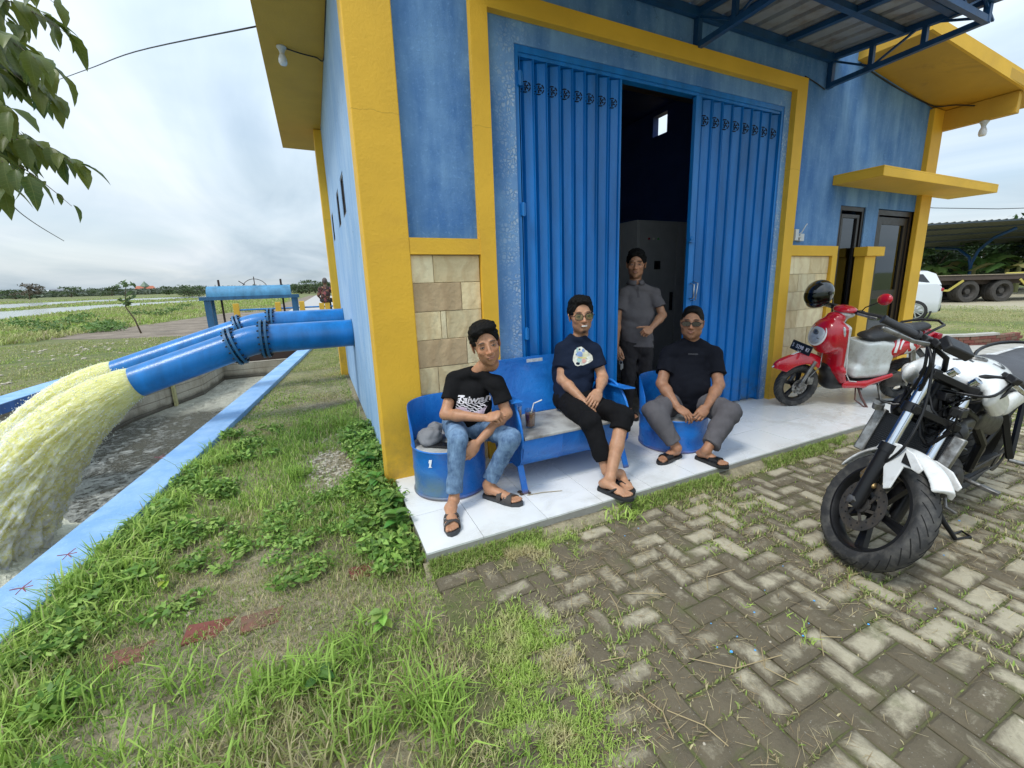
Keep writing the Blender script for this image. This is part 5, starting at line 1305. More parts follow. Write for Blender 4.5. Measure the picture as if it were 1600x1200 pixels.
# dry straw and twigs
st = []
x = rg.uniform(0.5, 5.0, 16000); y = rg.uniform(0.0, 2.05, 16000); ok = rg.random(len(x)) < np.clip((fnoise(x, y, 2.2, 51)-0.42)*4, 0.03, 1); x, y = x[ok], y[ok]
st.append(blades(np.stack([x, y, np.full(len(x), 0.004)], 1), 0.02+0.07*rg.random(len(x))**2, 0.0022+0*x, mixc(STRAW*1.1, np.array([0.30, 0.19, 0.10]), rg.random(len(x))), 8, 0.1, curl=0.1))
v, f, c = st[0]; vv = v.reshape(-1, 6, 3); base = vv[:, :1].mean(1, keepdims=True); hh = vv[..., 2]-base[..., 2]; ang = rg.uniform(0, 2*PI, len(vv))[:, None]
vv[..., 0] += hh*np.cos(ang); vv[..., 1] += hh*np.sin(ang); vv[..., 2] = base[..., 2]+hh*0.12+0.003
x2 = rg.uniform(-1.2, 0.8, 15000); y2 = rg.uniform(0.9, 6.5, 15000); ok = (x2 > Rout(y2)+0.02) & (x2 < 0.36) | ((y2 < 2.05) & (x2 > Rout(y2)+.02)); x2, y2 = x2[ok], y2[ok]
ok = rg.random(len(x2)) < np.clip((fnoise(x2, y2, 2.3, 19)-0.42)*4, 0.05, 1); x2, y2 = x2[ok], y2[ok]
s2 = blades(np.stack([x2, y2], 1), 0.02+0.05*rg.random(len(x2)), 0.0025+0*x2, mixc(STRAW, np.array([0.34, 0.24, 0.13]), rg.random(len(x2))), 9, 1.2, z=GZ+0.012)
put('dry_straw', [(vv.reshape(-1, 3), f, c), s2], GRASSM)
tw = MB()
for (a, b_, c_) in [((1.18, 1.02), (1.30, 0.90), (1.52, 0.86)), ((1.12, 1.46), (1.10, 1.38), (1.06, 1.28)), ((1.20, 1.42), (1.30, 1.36), (1.36, 1.33)), ((0.95, 0.90), (1.02, 0.80), (1.04, 0.72)), ((1.55, 1.25), (1.62, 1.32), (1.80, 1.30)), ((0.86, 1.17), (0.95, 1.14), (1.0, 1.17)), ((1.45, 0.75), (1.40, 0.85), (1.48, 0.92)), ((1.66, 0.78), (1.74, 0.84), (1.82, 0.80)), ((2.15, 0.95), (2.25, 1.0), (2.4, 0.97)), ((0.9, 1.0), (0.93, 0.9), (0.90, 0.82))]:
    tw.tube([(*a, 0.008), (*b_, 0.014), (*c_, 0.008)], 0.0022, 4)
    tw.tube([(*b_, 0.014), (b_[0]+0.05, b_[1]+0.03, 0.012)], 0.0014, 4)
o = tw.obj('dry_twigs', mat('dry_twig', (0.36, 0.28, 0.15), 0.9)); tag(o, kind='stuff')
# leafy ground weeds
def weeds(pts, seed, size, n):
    r = np.random.default_rng(seed); cs = [(x, y, GZ+0.03+h/2) for x, y, h in pts]; rs = [(0.07+0.25*h, 0.07+0.25*h, h/2+0.012) for x, y, h in pts]
    v, f, c = leaf_cloud(cs, rs, n, size, [(0.17, 0.31, 0.055), (0.24, 0.39, 0.075), (0.12, 0.23, 0.045), (0.30, 0.42, 0.10)], seed, flat=1.6); v[:, 2] = np.maximum(v[:, 2], GZ+0.004); return v, f, c
wp = []
for i in range(75):
    y = TR.uniform(1.3, 5.3); x = Rout(y)+0.06+abs(TR.gauss(0.12, 0.22))
    if x < 0.33: wp.append((x, y, TR.uniform(0.02, 0.09)))
for i in range(55):
    y = TR.uniform(2.15, 4.6); x = 0.36-abs(TR.gauss(0, 0.13)); wp.append((x, y, TR.uniform(0.04, 0.15)))
for i in range(60): wp.append((TR.uniform(-0.9, 0.3), TR.uniform(2.3, 3.3), TR.uniform(0.01, 0.05)))
put('ground_weeds', [weeds(wp, 61, 0.036, 17000), weeds([q for q in wp if q[2] > 0.05], 62, 0.06, 3500)], LEAF)
# stones and rubble
sm = MB()
ico = [(0, 0, 1), (0.9, 0, 0.45), (0.28, 0.85, 0.45), (-0.72, 0.53, 0.45), (-0.72, -0.53, 0.45), (0.28, -0.85, 0.45), (0.72, 0.53, -0.45), (-0.28, 0.85, -0.45), (-0.9, 0, -0.45), (-0.28, -0.85, -0.45), (0.72, -0.53, -0.45), (0, 0, -1)]
icf = [(0,1,2),(0,2,3),(0,3,4),(0,4,5),(0,5,1),(1,6,2),(2,6,7),(2,7,3),(3,7,8),(3,8,4),(4,8,9),(4,9,5),(5,9,10),(5,10,1),(1,10,6),(6,11,7),(7,11,8),(8,11,9),(9,11,10),(10,11,6)]
def stone(x, y, s, z=GZ):
    a = TR.uniform(0, 6.28); q = [TR.uniform(0.7, 1.3) for _ in range(3)]
    sm.add([(x+s*q[0]*(vx*math.cos(a)-vy*math.sin(a))*TR.uniform(0.85, 1.15), y+s*q[1]*(vx*math.sin(a)+vy*math.cos(a))*TR.uniform(0.85, 1.15), z+s*0.25+s*0.6*q[2]*vz) for vx, vy, vz in ico], icf)
for i in range(420): stone(TR.gauss(-0.03, 0.15), TR.gauss(3.95, 0.32), TR.choice([0.006, 0.009, 0.013, 0.02]))
for i in range(190):
    x = TR.uniform(-1.2, 0.7); y = TR.uniform(1.0, 7.5)
    if x > Rout(y)+0.05 and (x < 0.3 or y < 2): stone(x, y, TR.choice([0.004, 0.006, 0.010, 0.015]))
for i in range(160): stone(TR.uniform(0.6, 4), TR.uniform(0.3, 2.0), TR.choice([0.0025, 0.004, 0.006]), 0.002)
for i in range(260):
    x = TR.uniform(-12, -4.6); y = TR.uniform(10, 17.5); stone(x, y, TR.choice([0.02, 0.035, 0.05]))
o = sm.obj('rubble', mat('pale_rubble', (0.46, 0.41, 0.32), 0.95, var=0.3, scale=30)); tag(o, kind='stuff')
# row of old red edging bricks half buried in the grass
eb = empty('brick_edging', (-0.4, 2.2, GZ), 'row of half buried old red bricks crossing the grass towards the porch corner', 'edging')
for (x, y, a, kd) in [(-0.88, 2.15, 0.12, 0), (-0.60, 2.16, -0.05, 1), (-0.38, 2.12, 0.1, 0), (0.10, 2.26, 0.12, 1), (0.27, 2.27, 0.0, 0)]:
    o = bpy.data.objects.new('brick', bmesh_[kd]); COL.objects.link(o); o.location = (x, y, GZ-0.056); o.rotation_euler = (0.12*TR.uniform(-1, 1), 0.10, a); attach(o, eb)
# loose sunken pavers in the grass
for i, (x, y, a, lb) in enumerate([(0.52, 1.62, 0.5, 'loose grey paver sunk in the dry grass left of the yard'), (0.42, 1.28, 1.4, 'round worn paving stone in the grass patch near the yard edge'), (0.12, 0.98, 0.2, 'half buried grey stone at the bottom of the grass')]):
    o = bpy.data.objects.new('sunken_paver', PVAR[i]); COL.objects.link(o); o.location = (x, y, GZ+0.014); o.rotation_euler = (0.05, -0.04, a); o.scale = (0.75, 1, 1); tag(o, lb, 'paver')
# grass on the left field and on the far bank
fp = []
def field(n, az0, az1, d0, d1, h, wd, seed, cond, dryb=0.3):
    r = np.random.default_rng(seed); az = np.radians(r.uniform(az0, az1, n)); d = d0*(d1/d0)**r.random(n); x = d*np.cos(az); y = d*np.sin(az)
    ok = cond(x, y); x, y, d = x[ok], y[ok], d[ok]; nz = fnoise(x, y, 0.35, 71); nz2 = fnoise(x, y, 1.6, 73)
    ok = r.random(len(x)) < np.clip((nz2-0.35)*4+0.35, 0.1, 1); x, y, nz, nz2, d = x[ok], y[ok], nz[ok], nz2[ok], d[ok]
    col = mixc(LGREEN*0.85, OLIVE, np.clip((nz-0.35)*3+dryb-0.3, 0, 1)); col = mixc(col, STRAW*0.85, (r.random(len(x)) < 0.10+dryb*0.25)*0.8)
    return blades(np.stack([x, y], 1), h*(0.5+nz2)*r.uniform(0.5, 1.2, len(x)), wd*(0.6+0.8*d/d1), col, seed, 0.5)
leftf = lambda x, y: (x < np.interp(y, [9, 13.3, 15.2, 18], [-4.4, -3.3, -3.1, -3.0])) & ~((y > 18.0+(-(x+3)*0.25)) & (x > -9.5) & (y < 34+0*x) & (x > np.interp(y, [18, 22, 26, 31], [-8.5, -8.2, -7.1, -5.9])))
fp.append(field(40000, 95, 134, 9, 20, 0.045, 0.014, 11, leftf, 0.5))
pondc = lambda x, y: leftf(x, y) & (y < 150) & ((x > np.interp(y, [20, 39.8, 57, 75.9, 110], [-20.5, -18.2, -19.2, -15.4, -9.5])) | (x < np.interp(y, [20, 48, 57, 73, 84], [-90, -60, -28, -25.5, -17.8])))
pond2 = lambda x, y: pondc(x, y) & ~((x < np.interp(y, [66, 67, 101, 106, 150], [-29, -32, -36, -21, -8])) & (x > np.interp(y, [66, 97, 126, 135, 160], [-120, -51, -43.5, -27.5, -22])) & (y > 66))
fp.append(field(46000, 91, 128, 21, 62, 0.20, 0.05, 12, lambda x, y: pond2(x, y) & (np.hypot(x, y) > 21), 0.25))
fp.append(field(14000, 91, 124, 60, 160, 0.2, 0.16, 13, pond2, 0.25))
rightf = lambda x, y: (y > np.interp(x, [9, 11.6, 12.8, 16, 45], [4.95, 4.2, 3.7, 3.45, 0.5])) & (x > 8.5)
fp.append(field(30000, 10, 26, 10.5, 27, 0.045, 0.014, 14, rightf, 0.8))
put('field_grass', fp, GRASSM)
bs = [polar(u, D_) for u, D_ in ((70, 26), (40, 30), (150, 24), (145, 25), (156, 25.5), (100, 31), (120, 37), (10, 33), (240, 36), (265, 42), (285, 50), (210, 38))]
v, f, c = leaf_cloud([(x, y, 0.12) for x, y in bs], [(0.7, 0.6, 0.3)]*len(bs), 2600, 0.16, [(0.10, 0.19, 0.045), (0.15, 0.24, 0.07)], 77, flat=1.0); v[:, 2] = np.maximum(v[:, 2], GZ)
put('bank_shrubs', [(v, f, c)], LEAF)
# small plants one can tell apart
def sprout(x, y, h, col, label, seed, n=8, ls=0.05, name='weed_plant', cat='plant'):
    r = random.Random(seed); t = empty(name, (x, y, GZ), label, cat); m_ = MB(); m_.tube([(x, y, GZ), (x+0.01, y, GZ+h*0.6), (x+0.015, y+0.01, GZ+h)], [0.004, 0.003, 0.002], 5); m_.obj('stem', mat('green_stem', (0.16, 0.28, 0.06), 0.6), t)
    for i in range(n):
        m_ = MB(); m_.col = tuple(q*r.uniform(0.8, 1.2) for q in col); a = r.uniform(0, 6.28); z = GZ+h*(0.35+0.65*i/n); rr = []
        for k_ in range(6):
            s = k_/5; w_ = ls*0.33*math.sin(PI*min(1, s*0.9+0.08)); c_ = Vector((x+0.01+math.cos(a)*ls*s, y+math.sin(a)*ls*s, z+ls*(0.5*s-0.55*s*s))); sd_ = Vector((-math.sin(a), math.cos(a), 0))*w_; rr.append([c_-sd_+Vector((0, 0, w_*0.3)), c_, c_+sd_+Vector((0, 0, w_*0.3))])
        m_.loft(rr, closed=False); m_.obj('leaf', LEAF, t)
sprout(0.10, 1.78, 0.11, (0.28, 0.48, 0.09), 'bright green broad leafed sprout standing alone in the middle grass', 3, 7, 0.06)
sprout(-0.16, 1.60, 0.08, (0.12, 0.28, 0.06), 'small dark green weed with pointed leaves left of the bright sprout', 5, 7, 0.06)
sprout(-0.88, 2.60, 0.08, (0.34, 0.44, 0.06), 'small yellow green plant with a yellow flower in the grass by the kerb', 6, 7, 0.045)
for i, (x, y, lb) in enumerate([(0.30, 2.75, 'leafy weed against the grass side of the porch by the yellow column'), (0.24, 3.05, 'tall leafy weed touching the foot of the yellow column'), (0.20, 3.5, 'leafy weed growing along the pale blue side wall'), (0.28, 2.45, 'leafy weed leaning over the white tile edge')]):
    sprout(x, y, 0.2, (0.13, 0.27, 0.05), lb, 30+i, 22, 0.085)
RED = mat('reddish_seed_head', (0.28, 0.08, 0.10), 0.8)
for i, (x, y, lb) in enumerate([(-1.17, 2.72, 'reddish grass seed head hanging over the blue kerb'), (-1.23, 2.48, 'dark red grass seed head low over the kerb near the corner'), (-1.15, 4.1, 'thin dark grass stalk standing against the canal kerb')]):
    t = empty('grass_flower', (x, y, GZ), lb, 'grass flower'); m_ = MB(); tp_ = Vector((x-0.09, y+0.02, 0.22)); m_.tube([(x+0.05, y, GZ), (x, y, 0.14), tp_], 0.0014, 4); m_.obj('stem', mat('green_stem', (0.16, 0.28, 0.06), 0.6), t)
    m_ = MB()
    for q in range(7): a = q*0.9; m_.tube([tp_, tp_+Vector((math.cos(a)*0.035, math.sin(a)*0.035, 0.012*math.sin(q*2)))], 0.0022, 4)
    m_.obj('seed_head', RED, t)

# ================================================================== overhanging tree at the upper left
ot = empty('overhanging_tree', (-1.42, 0.1, GZ), 'leafy tree branch drooping into the upper left corner over the canal', 'tree')
m_ = MB(); m_.tube([(-1.42, 0.1, GZ-0.1), (-1.5, 0.3, 1.2), (-1.65, 1.0, 2.6), (-2.0, 2.6, 3.6), (-2.3, 4.0, 4.0), (-2.35, 5.2, 4.2)], [0.09, 0.08, 0.07, 0.055, 0.04, 0.025], 10); m_.tube([(-2.0, 2.6, 3.6), (-2.3, 3.9, 3.2), (-2.45, 4.9, 2.9), (-2.5, 5.4, 2.7)], [0.04, 0.03, 0.02, 0.012], 8); m_.obj('trunk', BARK, ot, smooth=True)
TW = [((-1.956, 4.702, 3.733), (-1.223, 3.947, 3.234)), ((-2.103, 5.09, 3.633), (-1.299, 4.321, 3.219)), ((-1.924, 4.43, 3.121), (-1.2, 3.71, 2.752)), ((-2.417, 5.299, 3.392), (-1.586, 4.491, 2.865)), ((-2.087, 4.732, 3.105), (-1.323, 3.981, 2.686)), ((-1.944, 4.402, 2.474), (-1.193, 3.703, 2.249)), ((-2.367, 5.012, 2.754), (-1.541, 4.25, 2.414)), ((-2.183, 4.407, 2.489), (-1.437, 3.687, 2.162)), ((-2.468, 4.759, 2.434), (-1.663, 4.018, 2.139)), ((-2.592, 5.398, 2.964), (-1.717, 4.604, 2.593)), ((-2.071, 4.579, 2.484), (-1.317, 3.828, 2.042)), ((-1.885, 4.174, 3.078), (-1.194, 3.476, 2.732)), ((-2.488, 5.455, 3.91), (-1.656, 4.628, 3.309)), ((-2.149, 4.335, 2.735), (-1.41, 3.637, 2.49)), ((-2.318, 4.73, 3.101), (-1.571, 4.015, 2.804)), ((-2.531, 4.984, 2.78), (-1.73, 4.227, 2.41)), ((-2.267, 4.858, 3.271), (-1.491, 4.091, 2.81))]
def bigleaf_mat():
    m, k, b, pos = base_mat('broad_leaf')
    oi = k.new('ShaderNodeObjectInfo').outputs['Random']; ob = k.new('ShaderNodeTexCoord').outputs['Object']; so = k.new('ShaderNodeSeparateXYZ', inp={0: ob})
    c = k.mix(oi, (0.055, 0.105, 0.018), (0.16, 0.19, 0.025))
    c = k.mix(k.mrange(k.noise(pos, 25, 5), 0.45, 0.75, 0, 0.4), c, (0.18, 0.17, 0.03))
    vein = k.mrange(k.math('SINE', k.math('ADD', k.math('MULTIPLY', so.outputs[0], 380), k.math('MULTIPLY', k.math('ABSOLUTE', so.outputs[1]), -260))), 0.86, 1, 0, 0.4)
    mid = k.mrange(k.math('ABSOLUTE', so.outputs[1]), 0.0, 0.002, 0.7, 0)
    c = k.mix(k.math('MAXIMUM', vein, mid), c, (0.20, 0.24, 0.06))
    setb(k, b, c, 0.42); tr = k.new('ShaderNodeBsdfTranslucent'); k.l.new(c, tr.inputs[0]); ms = k.new('ShaderNodeMixShader', inp={0: 0.35}); k.l.new(b.outputs[0], ms.inputs[1]); k.l.new(tr.outputs[0], ms.inputs[2]); k.l.new(ms.outputs[0], k.n['Material Output'].inputs[0]); return m
BLEAF = bigleaf_mat(); LM = []
for q in range(8):
    r = random.Random(q+60); m_ = MB(); Ln = 0.17*r.uniform(0.8, 1.15); wd = Ln*r.uniform(0.19, 0.25); rr = []; cu = r.uniform(0.2, 0.6)
    for k_ in range(9):
        s = k_/8; w_ = wd*(math.sin(PI*(s**0.8))**0.85)*(1+0.10*math.sin(k_*2.6+q))+0.0008; zc = -cu*Ln*s*s+0.02; rr.append([(Ln*s, -w_, zc+w_*0.35), (Ln*s, -w_*0.5, zc+w_*0.12), (Ln*s, 0, zc), (Ln*s, w_*0.5, zc+w_*0.12), (Ln*s, w_, zc+w_*0.35)])
    m_.loft(rr, closed=False); LM.append(m_.mesh('leaf', BLEAF, smooth=True))
lr = random.Random(17)
for ti, (a, b_) in enumerate(TW):
    a = Vector(a); b_ = Vector(b_); nL = 24 if ti != 10 else 9; pts = []
    for k_ in range(9): s = k_/8; pts.append(a+(b_-a)*s+Vector((0, 0, 0.10*math.sin(PI*s))))
    m_ = MB(); m_.tube(pts, [0.007-0.0055*k_/8 for k_ in range(9)], 5); m_.obj('twig', BARK, ot)
    for q in range(nL):
        s = 0.12+0.88*q/(nL-1); p = a+(b_-a)*s+Vector((0, 0, 0.10*math.sin(PI*s))); out_ = (b_-a).normalized()
        dr_ = (out_*lr.uniform(0.3, 1.0)+Vector((lr.uniform(-0.8, 0.8), lr.uniform(-0.8, 0.8), lr.uniform(-1.3, 0.0)))).normalized()
        o = bpy.data.objects.new('leaf', lr.choice(LM)); COL.objects.link(o)
        qz = dr_.to_track_quat('X', 'Z'); o.rotation_mode = 'QUATERNION'; o.rotation_quaternion = qz; sc_ = lr.uniform(0.85, 1.25)*(0.5 if ti == 10 else 1); o.scale = (sc_, sc_, sc_); o.location = p; attach(o, ot)
# ================================================================== small implicit-surface modeller for bodies, clothes and moulded panels
class Field:
    def __init__(s, lo, hi, h):
        s.lo = np.array(lo, float)-2*h; s.h = h; s.n = np.ceil((np.array(hi, float)+2*h-s.lo)/h).astype(int)+1
        s.v = np.full(tuple(s.n), 0.5, np.float32)
        s.ax = [s.lo[i]+h*np.arange(s.n[i]) for i in range(3)]
    def _sub(s, lo, hi):
        a = np.clip(np.floor((np.array(lo)-s.lo)/s.h).astype(int), 0, s.n-1); b = np.clip(np.ceil((np.array(hi)-s.lo)/s.h).astype(int)+1, 1, s.n)
        if (b <= a).any(): return None, None
        g = np.meshgrid(*[s.ax[i][a[i]:b[i]] for i in range(3)], indexing='ij')
        return (slice(a[0], b[0]), slice(a[1], b[1]), slice(a[2], b[2])), np.stack(g, -1)
    def _put(s, sl, d, k, mode):
        o = s.v[sl]
        if mode == 'add':
            hh = np.clip(0.5+0.5*(o-d)/k, 0, 1); s.v[sl] = o*(1-hh)+d*hh-k*hh*(1-hh)
        else:
            hh = np.clip(0.5-0.5*(o+d)/k, 0, 1); s.v[sl] = o*(1-hh)-d*hh+k*hh*(1-hh)
    def ell(s, c, r, R=None, k=0.01, mode='add'):
        c = np.array(c, float); r = np.array(r, float); m = r.max()+k*2+s.h*2
        sl, P = s._sub(c-m, c+m)
        if sl is None: return s
        q = P-c
        if R is not None: q = q @ np.array(R)        # columns of R are the local axes
        k0 = np.linalg.norm(q/r, axis=-1); k1 = np.linalg.norm(q/(r*r), axis=-1)+1e-9
        s._put(sl, (k0*(k0-1)/k1).astype(np.float32), k, mode); return s
    def cone(s, a, b, ra, rb, k=0.01, mode='add', flat=None, sx=1.0, side=None, cap=(0, 0)):
        "tapered capsule; side+sx give an elliptical section (sx scales the extent along side); cap cuts an end flat"
        a = np.array(a, float); b = np.array(b, float); m = max(ra, rb)*max(1, sx)+k*2+s.h*2
        sl, P = s._sub(np.minimum(a, b)-m, np.maximum(a, b)+m)
        if sl is None: return s
        ba = b-a; L2 = ba@ba; q = P-a; t = np.clip((q@ba)/L2, 0, 1); d = q-t[..., None]*ba
        if side is not None:
            sd = np.array(side, float); sd /= np.linalg.norm(sd); c = d@sd; d = d-(c*(1-1/sx))[..., None]*sd
        dist = np.linalg.norm(d, axis=-1)-(ra+(rb-ra)*t)
        u = (q@ba)/math.sqrt(L2)
        if cap[0]: dist = np.maximum(dist, -u)
        if cap[1]: dist = np.maximum(dist, u-math.sqrt(L2))
        s._put(sl, dist.astype(np.float32), k, mode); return s
    def box(s, c, hsize, R=None, r=0.01, k=0.005, mode='add'):
        c = np.array(c, float); hs = np.array(hsize, float); m = np.linalg.norm(hs)+k*2+s.h*2
        sl, P = s._sub(c-m, c+m)
        if sl is None: return s
        q = P-c
        if R is not None: q = q @ np.array(R)
        q = np.abs(q)-(hs-r); d = np.linalg.norm(np.maximum(q, 0), axis=-1)+np.minimum(q.max(-1), 0)-r
        s._put(sl, d.astype(np.float32), k, mode); return s
    def plane(s, p, n, k=0.004):
        "remove everything on the side n points to"
        n = np.array(n, float); n /= np.linalg.norm(n)
        sl, P = s._sub(s.lo, s.lo+s.n*s.h); d = -((P-np.array(p))@n)
        s._put(sl, d.astype(np.float32), k, 'sub'); return s
    def wrinkle(s, amp, f=40, seed=0, fn=None):
        r = np.random.default_rng(seed); sl, P = s._sub(s.lo, s.lo+s.n*s.h); w_ = 0
        for i in range(5):
            d = r.normal(size=3); d /= np.linalg.norm(d); e = r.normal(size=3); e /= np.linalg.norm(e)
            ff = f*r.uniform(0.5, 1.5); w_ = w_+(1.3-2.1*np.abs(np.sin(0.5*(P@d*ff+2.2*np.sin(P@e*ff*0.45+i)+i))))
        w_ = w_*amp/2.2
        if fn is not None: w_ = w_*fn(P)
        s.v += w_.astype(np.float32); return s
    def mesh(s):
        v = s.v; ins = v < 0
        cn = [(i, j, k) for i in (0, 1) for j in (0, 1) for k in (0, 1)]
        cut = lambda A, o: A[o[0]:A.shape[0]-1+o[0], o[1]:A.shape[1]-1+o[1], o[2]:A.shape[2]-1+o[2]]
        cnt = sum(cut(ins, o).astype(np.int8) for o in cn); cells = (cnt > 0) & (cnt < 8)
        ci = np.argwhere(cells); idx = np.full(cells.shape, -1, np.int32); idx[cells] = np.arange(len(ci))
        acc = np.zeros((len(ci), 3)); num = np.zeros(len(ci))
        cv = {o: v[ci[:, 0]+o[0], ci[:, 1]+o[1], ci[:, 2]+o[2]] for o in cn}
        for o in cn:
            for ax in range(3):
                if o[ax] == 0:
                    o2 = list(o); o2[ax] = 1; o2 = tuple(o2); a, b = cv[o], cv[o2]; m = (a < 0) != (b < 0)
                    t = np.where(m, a/(a-b+1e-12), 0); p = np.tile(np.array(o, float), (len(ci), 1)); p[:, ax] = t
                    acc[m] += p[m]; num[m] += 1
        V = (acc/num[:, None]+ci)*s.h+s.lo
        F = []
        for ax in range(3):
            a1, a2 = (ax+1) % 3, (ax+2) % 3
            sa = [slice(0, -1) if q == ax else slice(1, -1) for q in range(3)]; sb = [slice(1, None) if q == ax else slice(1, -1) for q in range(3)]
            A = ins[tuple(sa)]; B_ = ins[tuple(sb)]
            for flip in (0, 1):
                e = np.argwhere((A & ~B_) if flip == 0 else (~A & B_))
                if not len(e): continue
                off = np.zeros(3, int); off[a1] = 1; off[a2] = 1; e = e+off
                d1 = np.zeros(3, int); d1[a1] = 1; d2 = np.zeros(3, int); d2[a2] = 1
                g = lambda q: idx[q[:, 0], q[:, 1], q[:, 2]]
                quad = [g(e-d1-d2), g(e-d2), g(e), g(e-d1)]
                if flip: quad = quad[::-1]
                F.append(np.stack(quad, 1))
        F = np.concatenate(F); return V, F[(F >= 0).all(1)]
def smoothv(V, F, it=1, lam=0.5):
    for _ in range(it):
        acc = np.zeros_like(V); n = np.zeros(len(V))
        for a, b in ((0, 1), (1, 2), (2, 3), (3, 0)):
            np.add.at(acc, F[:, a], V[F[:, b]]); np.add.at(acc, F[:, b], V[F[:, a]]); np.add.at(n, F[:, a], 1); np.add.at(n, F[:, b], 1)
        V = V*(1-lam)+lam*acc/np.maximum(n, 1)[:, None]
    return V
def fobj(fields, name, mats, parent=None, cols=None, smooth_it=1, local=False, xf=None, mi=None, **tags):
    "mesh one or several fields (each may come with its own transform) into one object"
    vs, fs = [], []; o_ = 0
    for fd in fields:
        M_ = None
        if isinstance(fd, tuple): fd, M_ = fd
        V, F = fd.mesh(); V = smoothv(V, F, smooth_it)
        if M_ is not None: V = V @ np.array(M_.to_3x3()).T+np.array(M_.translation)
        vs.append(V); fs.append(F+o_); o_ += len(V)
    V = np.concatenate(vs); F = np.concatenate(fs)
    c = cols(V) if cols is not None else None
    if xf is not None: V = V @ np.array(xf.to_3x3()).T+np.array(xf.translation)
    me = np_mesh(name, V, F, mats, c, smooth=True, mi=(mi(V[F].mean(1)) if mi else None))
    o = bpy.data.objects.new(name, me); COL.objects.link(o); attach(o, parent, local); return tag(o, **tags)
def frame(x=None, y=None, z=None):
    "3x3 numpy matrix whose columns are right-handed axes built from y (forward) and z (up) hints"
    y = np.array(y, float); y /= np.linalg.norm(y); z = np.array(z, float); z -= y*(z@y); z /= np.linalg.norm(z); return np.stack([np.cross(y, z), y, z], 1)
# ================================================================== seats made from oil drums
DRUM = None
def drum_paint():
    m, k, b, pos = base_mat('scuffed_drum_enamel')
    n = k.noise(pos, 4, 7, 0.65, 0.6); f = k.noise(pos, 22, 6, 0.75)
    c = k.mix(k.mrange(n, 0.35, 0.65), (0.006, 0.115, 0.46), (0.014, 0.20, 0.64))
    sx = k.new('ShaderNodeSeparateXYZ', inp={0: pos})
    gx = k.math('SUBTRACT', sx.outputs[0], 0.55); g_ = k.math('MULTIPLY', k.mrange(k.math('ABSOLUTE', gx), 0.05, 0.24, 1, 0), k.mrange(sx.outputs[2], 0.16, 0.34, 1, 0))
    g_ = k.math('MULTIPLY', g_, k.mrange(n, 0.3, 0.55))
    c = k.mix(k.math('MULTIPLY', g_, 0.75), c, (0.12, 0.17, 0.07))
    chip = k.math('MULTIPLY', k.mrange(f, 0.66, 0.70), k.mrange(k.noise(pos, 3.1, 4), 0.52, 0.58))
    c = k.mix(k.math('MULTIPLY', chip, 0.85), c, (0.10, 0.055, 0.04))
    low = k.mrange(k.math('ADD', sx.outputs[2], k.math('MULTIPLY', k.noise(pos, 8, 5), 0.05)), 0.14, 0.10, 0, 1)
    c = k.mix(low, c, (0.16, 0.09, 0.06))
    lt = k.math('MULTIPLY', k.mrange(k.noise(pos, 2.2, 5, 0.6, 0.5), 0.55, 0.66), 0.25)
    c = k.mix(lt, c, (0.16, 0.24, 0.62))
    setb(k, b, c, k.mrange(f, 0.3, 0.7, 0.24, 0.42), bump=k.math('ADD', k.math('MULTIPLY', n, 3), f), bdist=0.004); return m
DRUM = drum_paint()
SEATM = mat('worn_grey_seat_board', (0.42, 0.42, 0.40), 0.6, var=0.15, scale=6, bump=0.002, dirt=(0.16, 0.15, 0.14), dirtamt=0.55, dscale=5)
WLET = mat('white_paint_marks', (0.80, 0.82, 0.85), 0.6)
def drum_chair(cx, cy, r, face, seatz, topz, label, botz=0.081):
    t = empty('drum_chair', (cx, cy, 0.08), label, 'chair', 'blue seats cut from oil drums')
    f = Vector((math.cos(face), math.sin(face), 0)); n = 48; sh = 0.85
    def P(a, z, rr=r):
        v_ = Vector((math.cos(face+a), math.sin(face+a), 0)); return Vector((cx, cy, z))+v_*rr
    # lower shell, slightly oval, rolled rim at the bottom and a hoop under the seat
    prof = [(r, botz), (r+0.008, botz+0.004), (r+0.008, botz+0.016), (r, botz+0.022), (r, (botz+seatz)/2-0.02), (r+0.004, (botz+seatz)/2), (r, (botz+seatz)/2+0.02), (r, seatz-0.015), (r+0.006, seatz-0.008), (r+0.002, seatz), (r-0.004, seatz-0.006), (r-0.006, botz)]
    m_ = MB(); m_.lathe(prof, n, Matrix.Translation((cx, cy, 0)), close=True); m_.obj('drum_shell', DRUM, t, smooth=50)
    # curved back: taller at the rear, falling to the front ends of the arms
    A = 2.05; K_ = 48; vo, vi = [], []
    rings = []
    for i in range(K_+1):
        s = -1+2*i/K_; a = PI+s*A; q = abs(s)
        h = seatz+(topz-seatz)*(1 if q < 0.74 else max(0.02, math.sqrt(max(0, 1-((q-0.74)/0.26)**2))))
        hb = seatz-0.004; rt = r+0.012*(h-seatz)/(topz-seatz+1e-6)
        rings.append([P(a, hb, r+0.002), P(a, h-0.010, rt+0.002), P(a, h, rt-0.002), P(a, h-0.010, rt-0.008), P(a, hb, r-0.006)])
    m_ = MB(); m_.loft(rings); m_.obj('curved_back', DRUM, t, smooth=50)
    m_ = MB(); m_.lathe([(0, seatz-0.03), (r-0.012, seatz-0.03), (r-0.008, seatz-0.012), (r-0.016, seatz-0.002), (0, seatz+0.002)], n, Matrix.Translation((cx, cy, 0))); m_.obj('seat', SEATM, t, smooth=40)
    return t
dc1 = drum_chair(0.735, 2.822, 0.252, math.radians(-108), 0.425, 0.70, 'blue oil drum chair with peeling white marks at the left end of the porch')
m_ = MB()
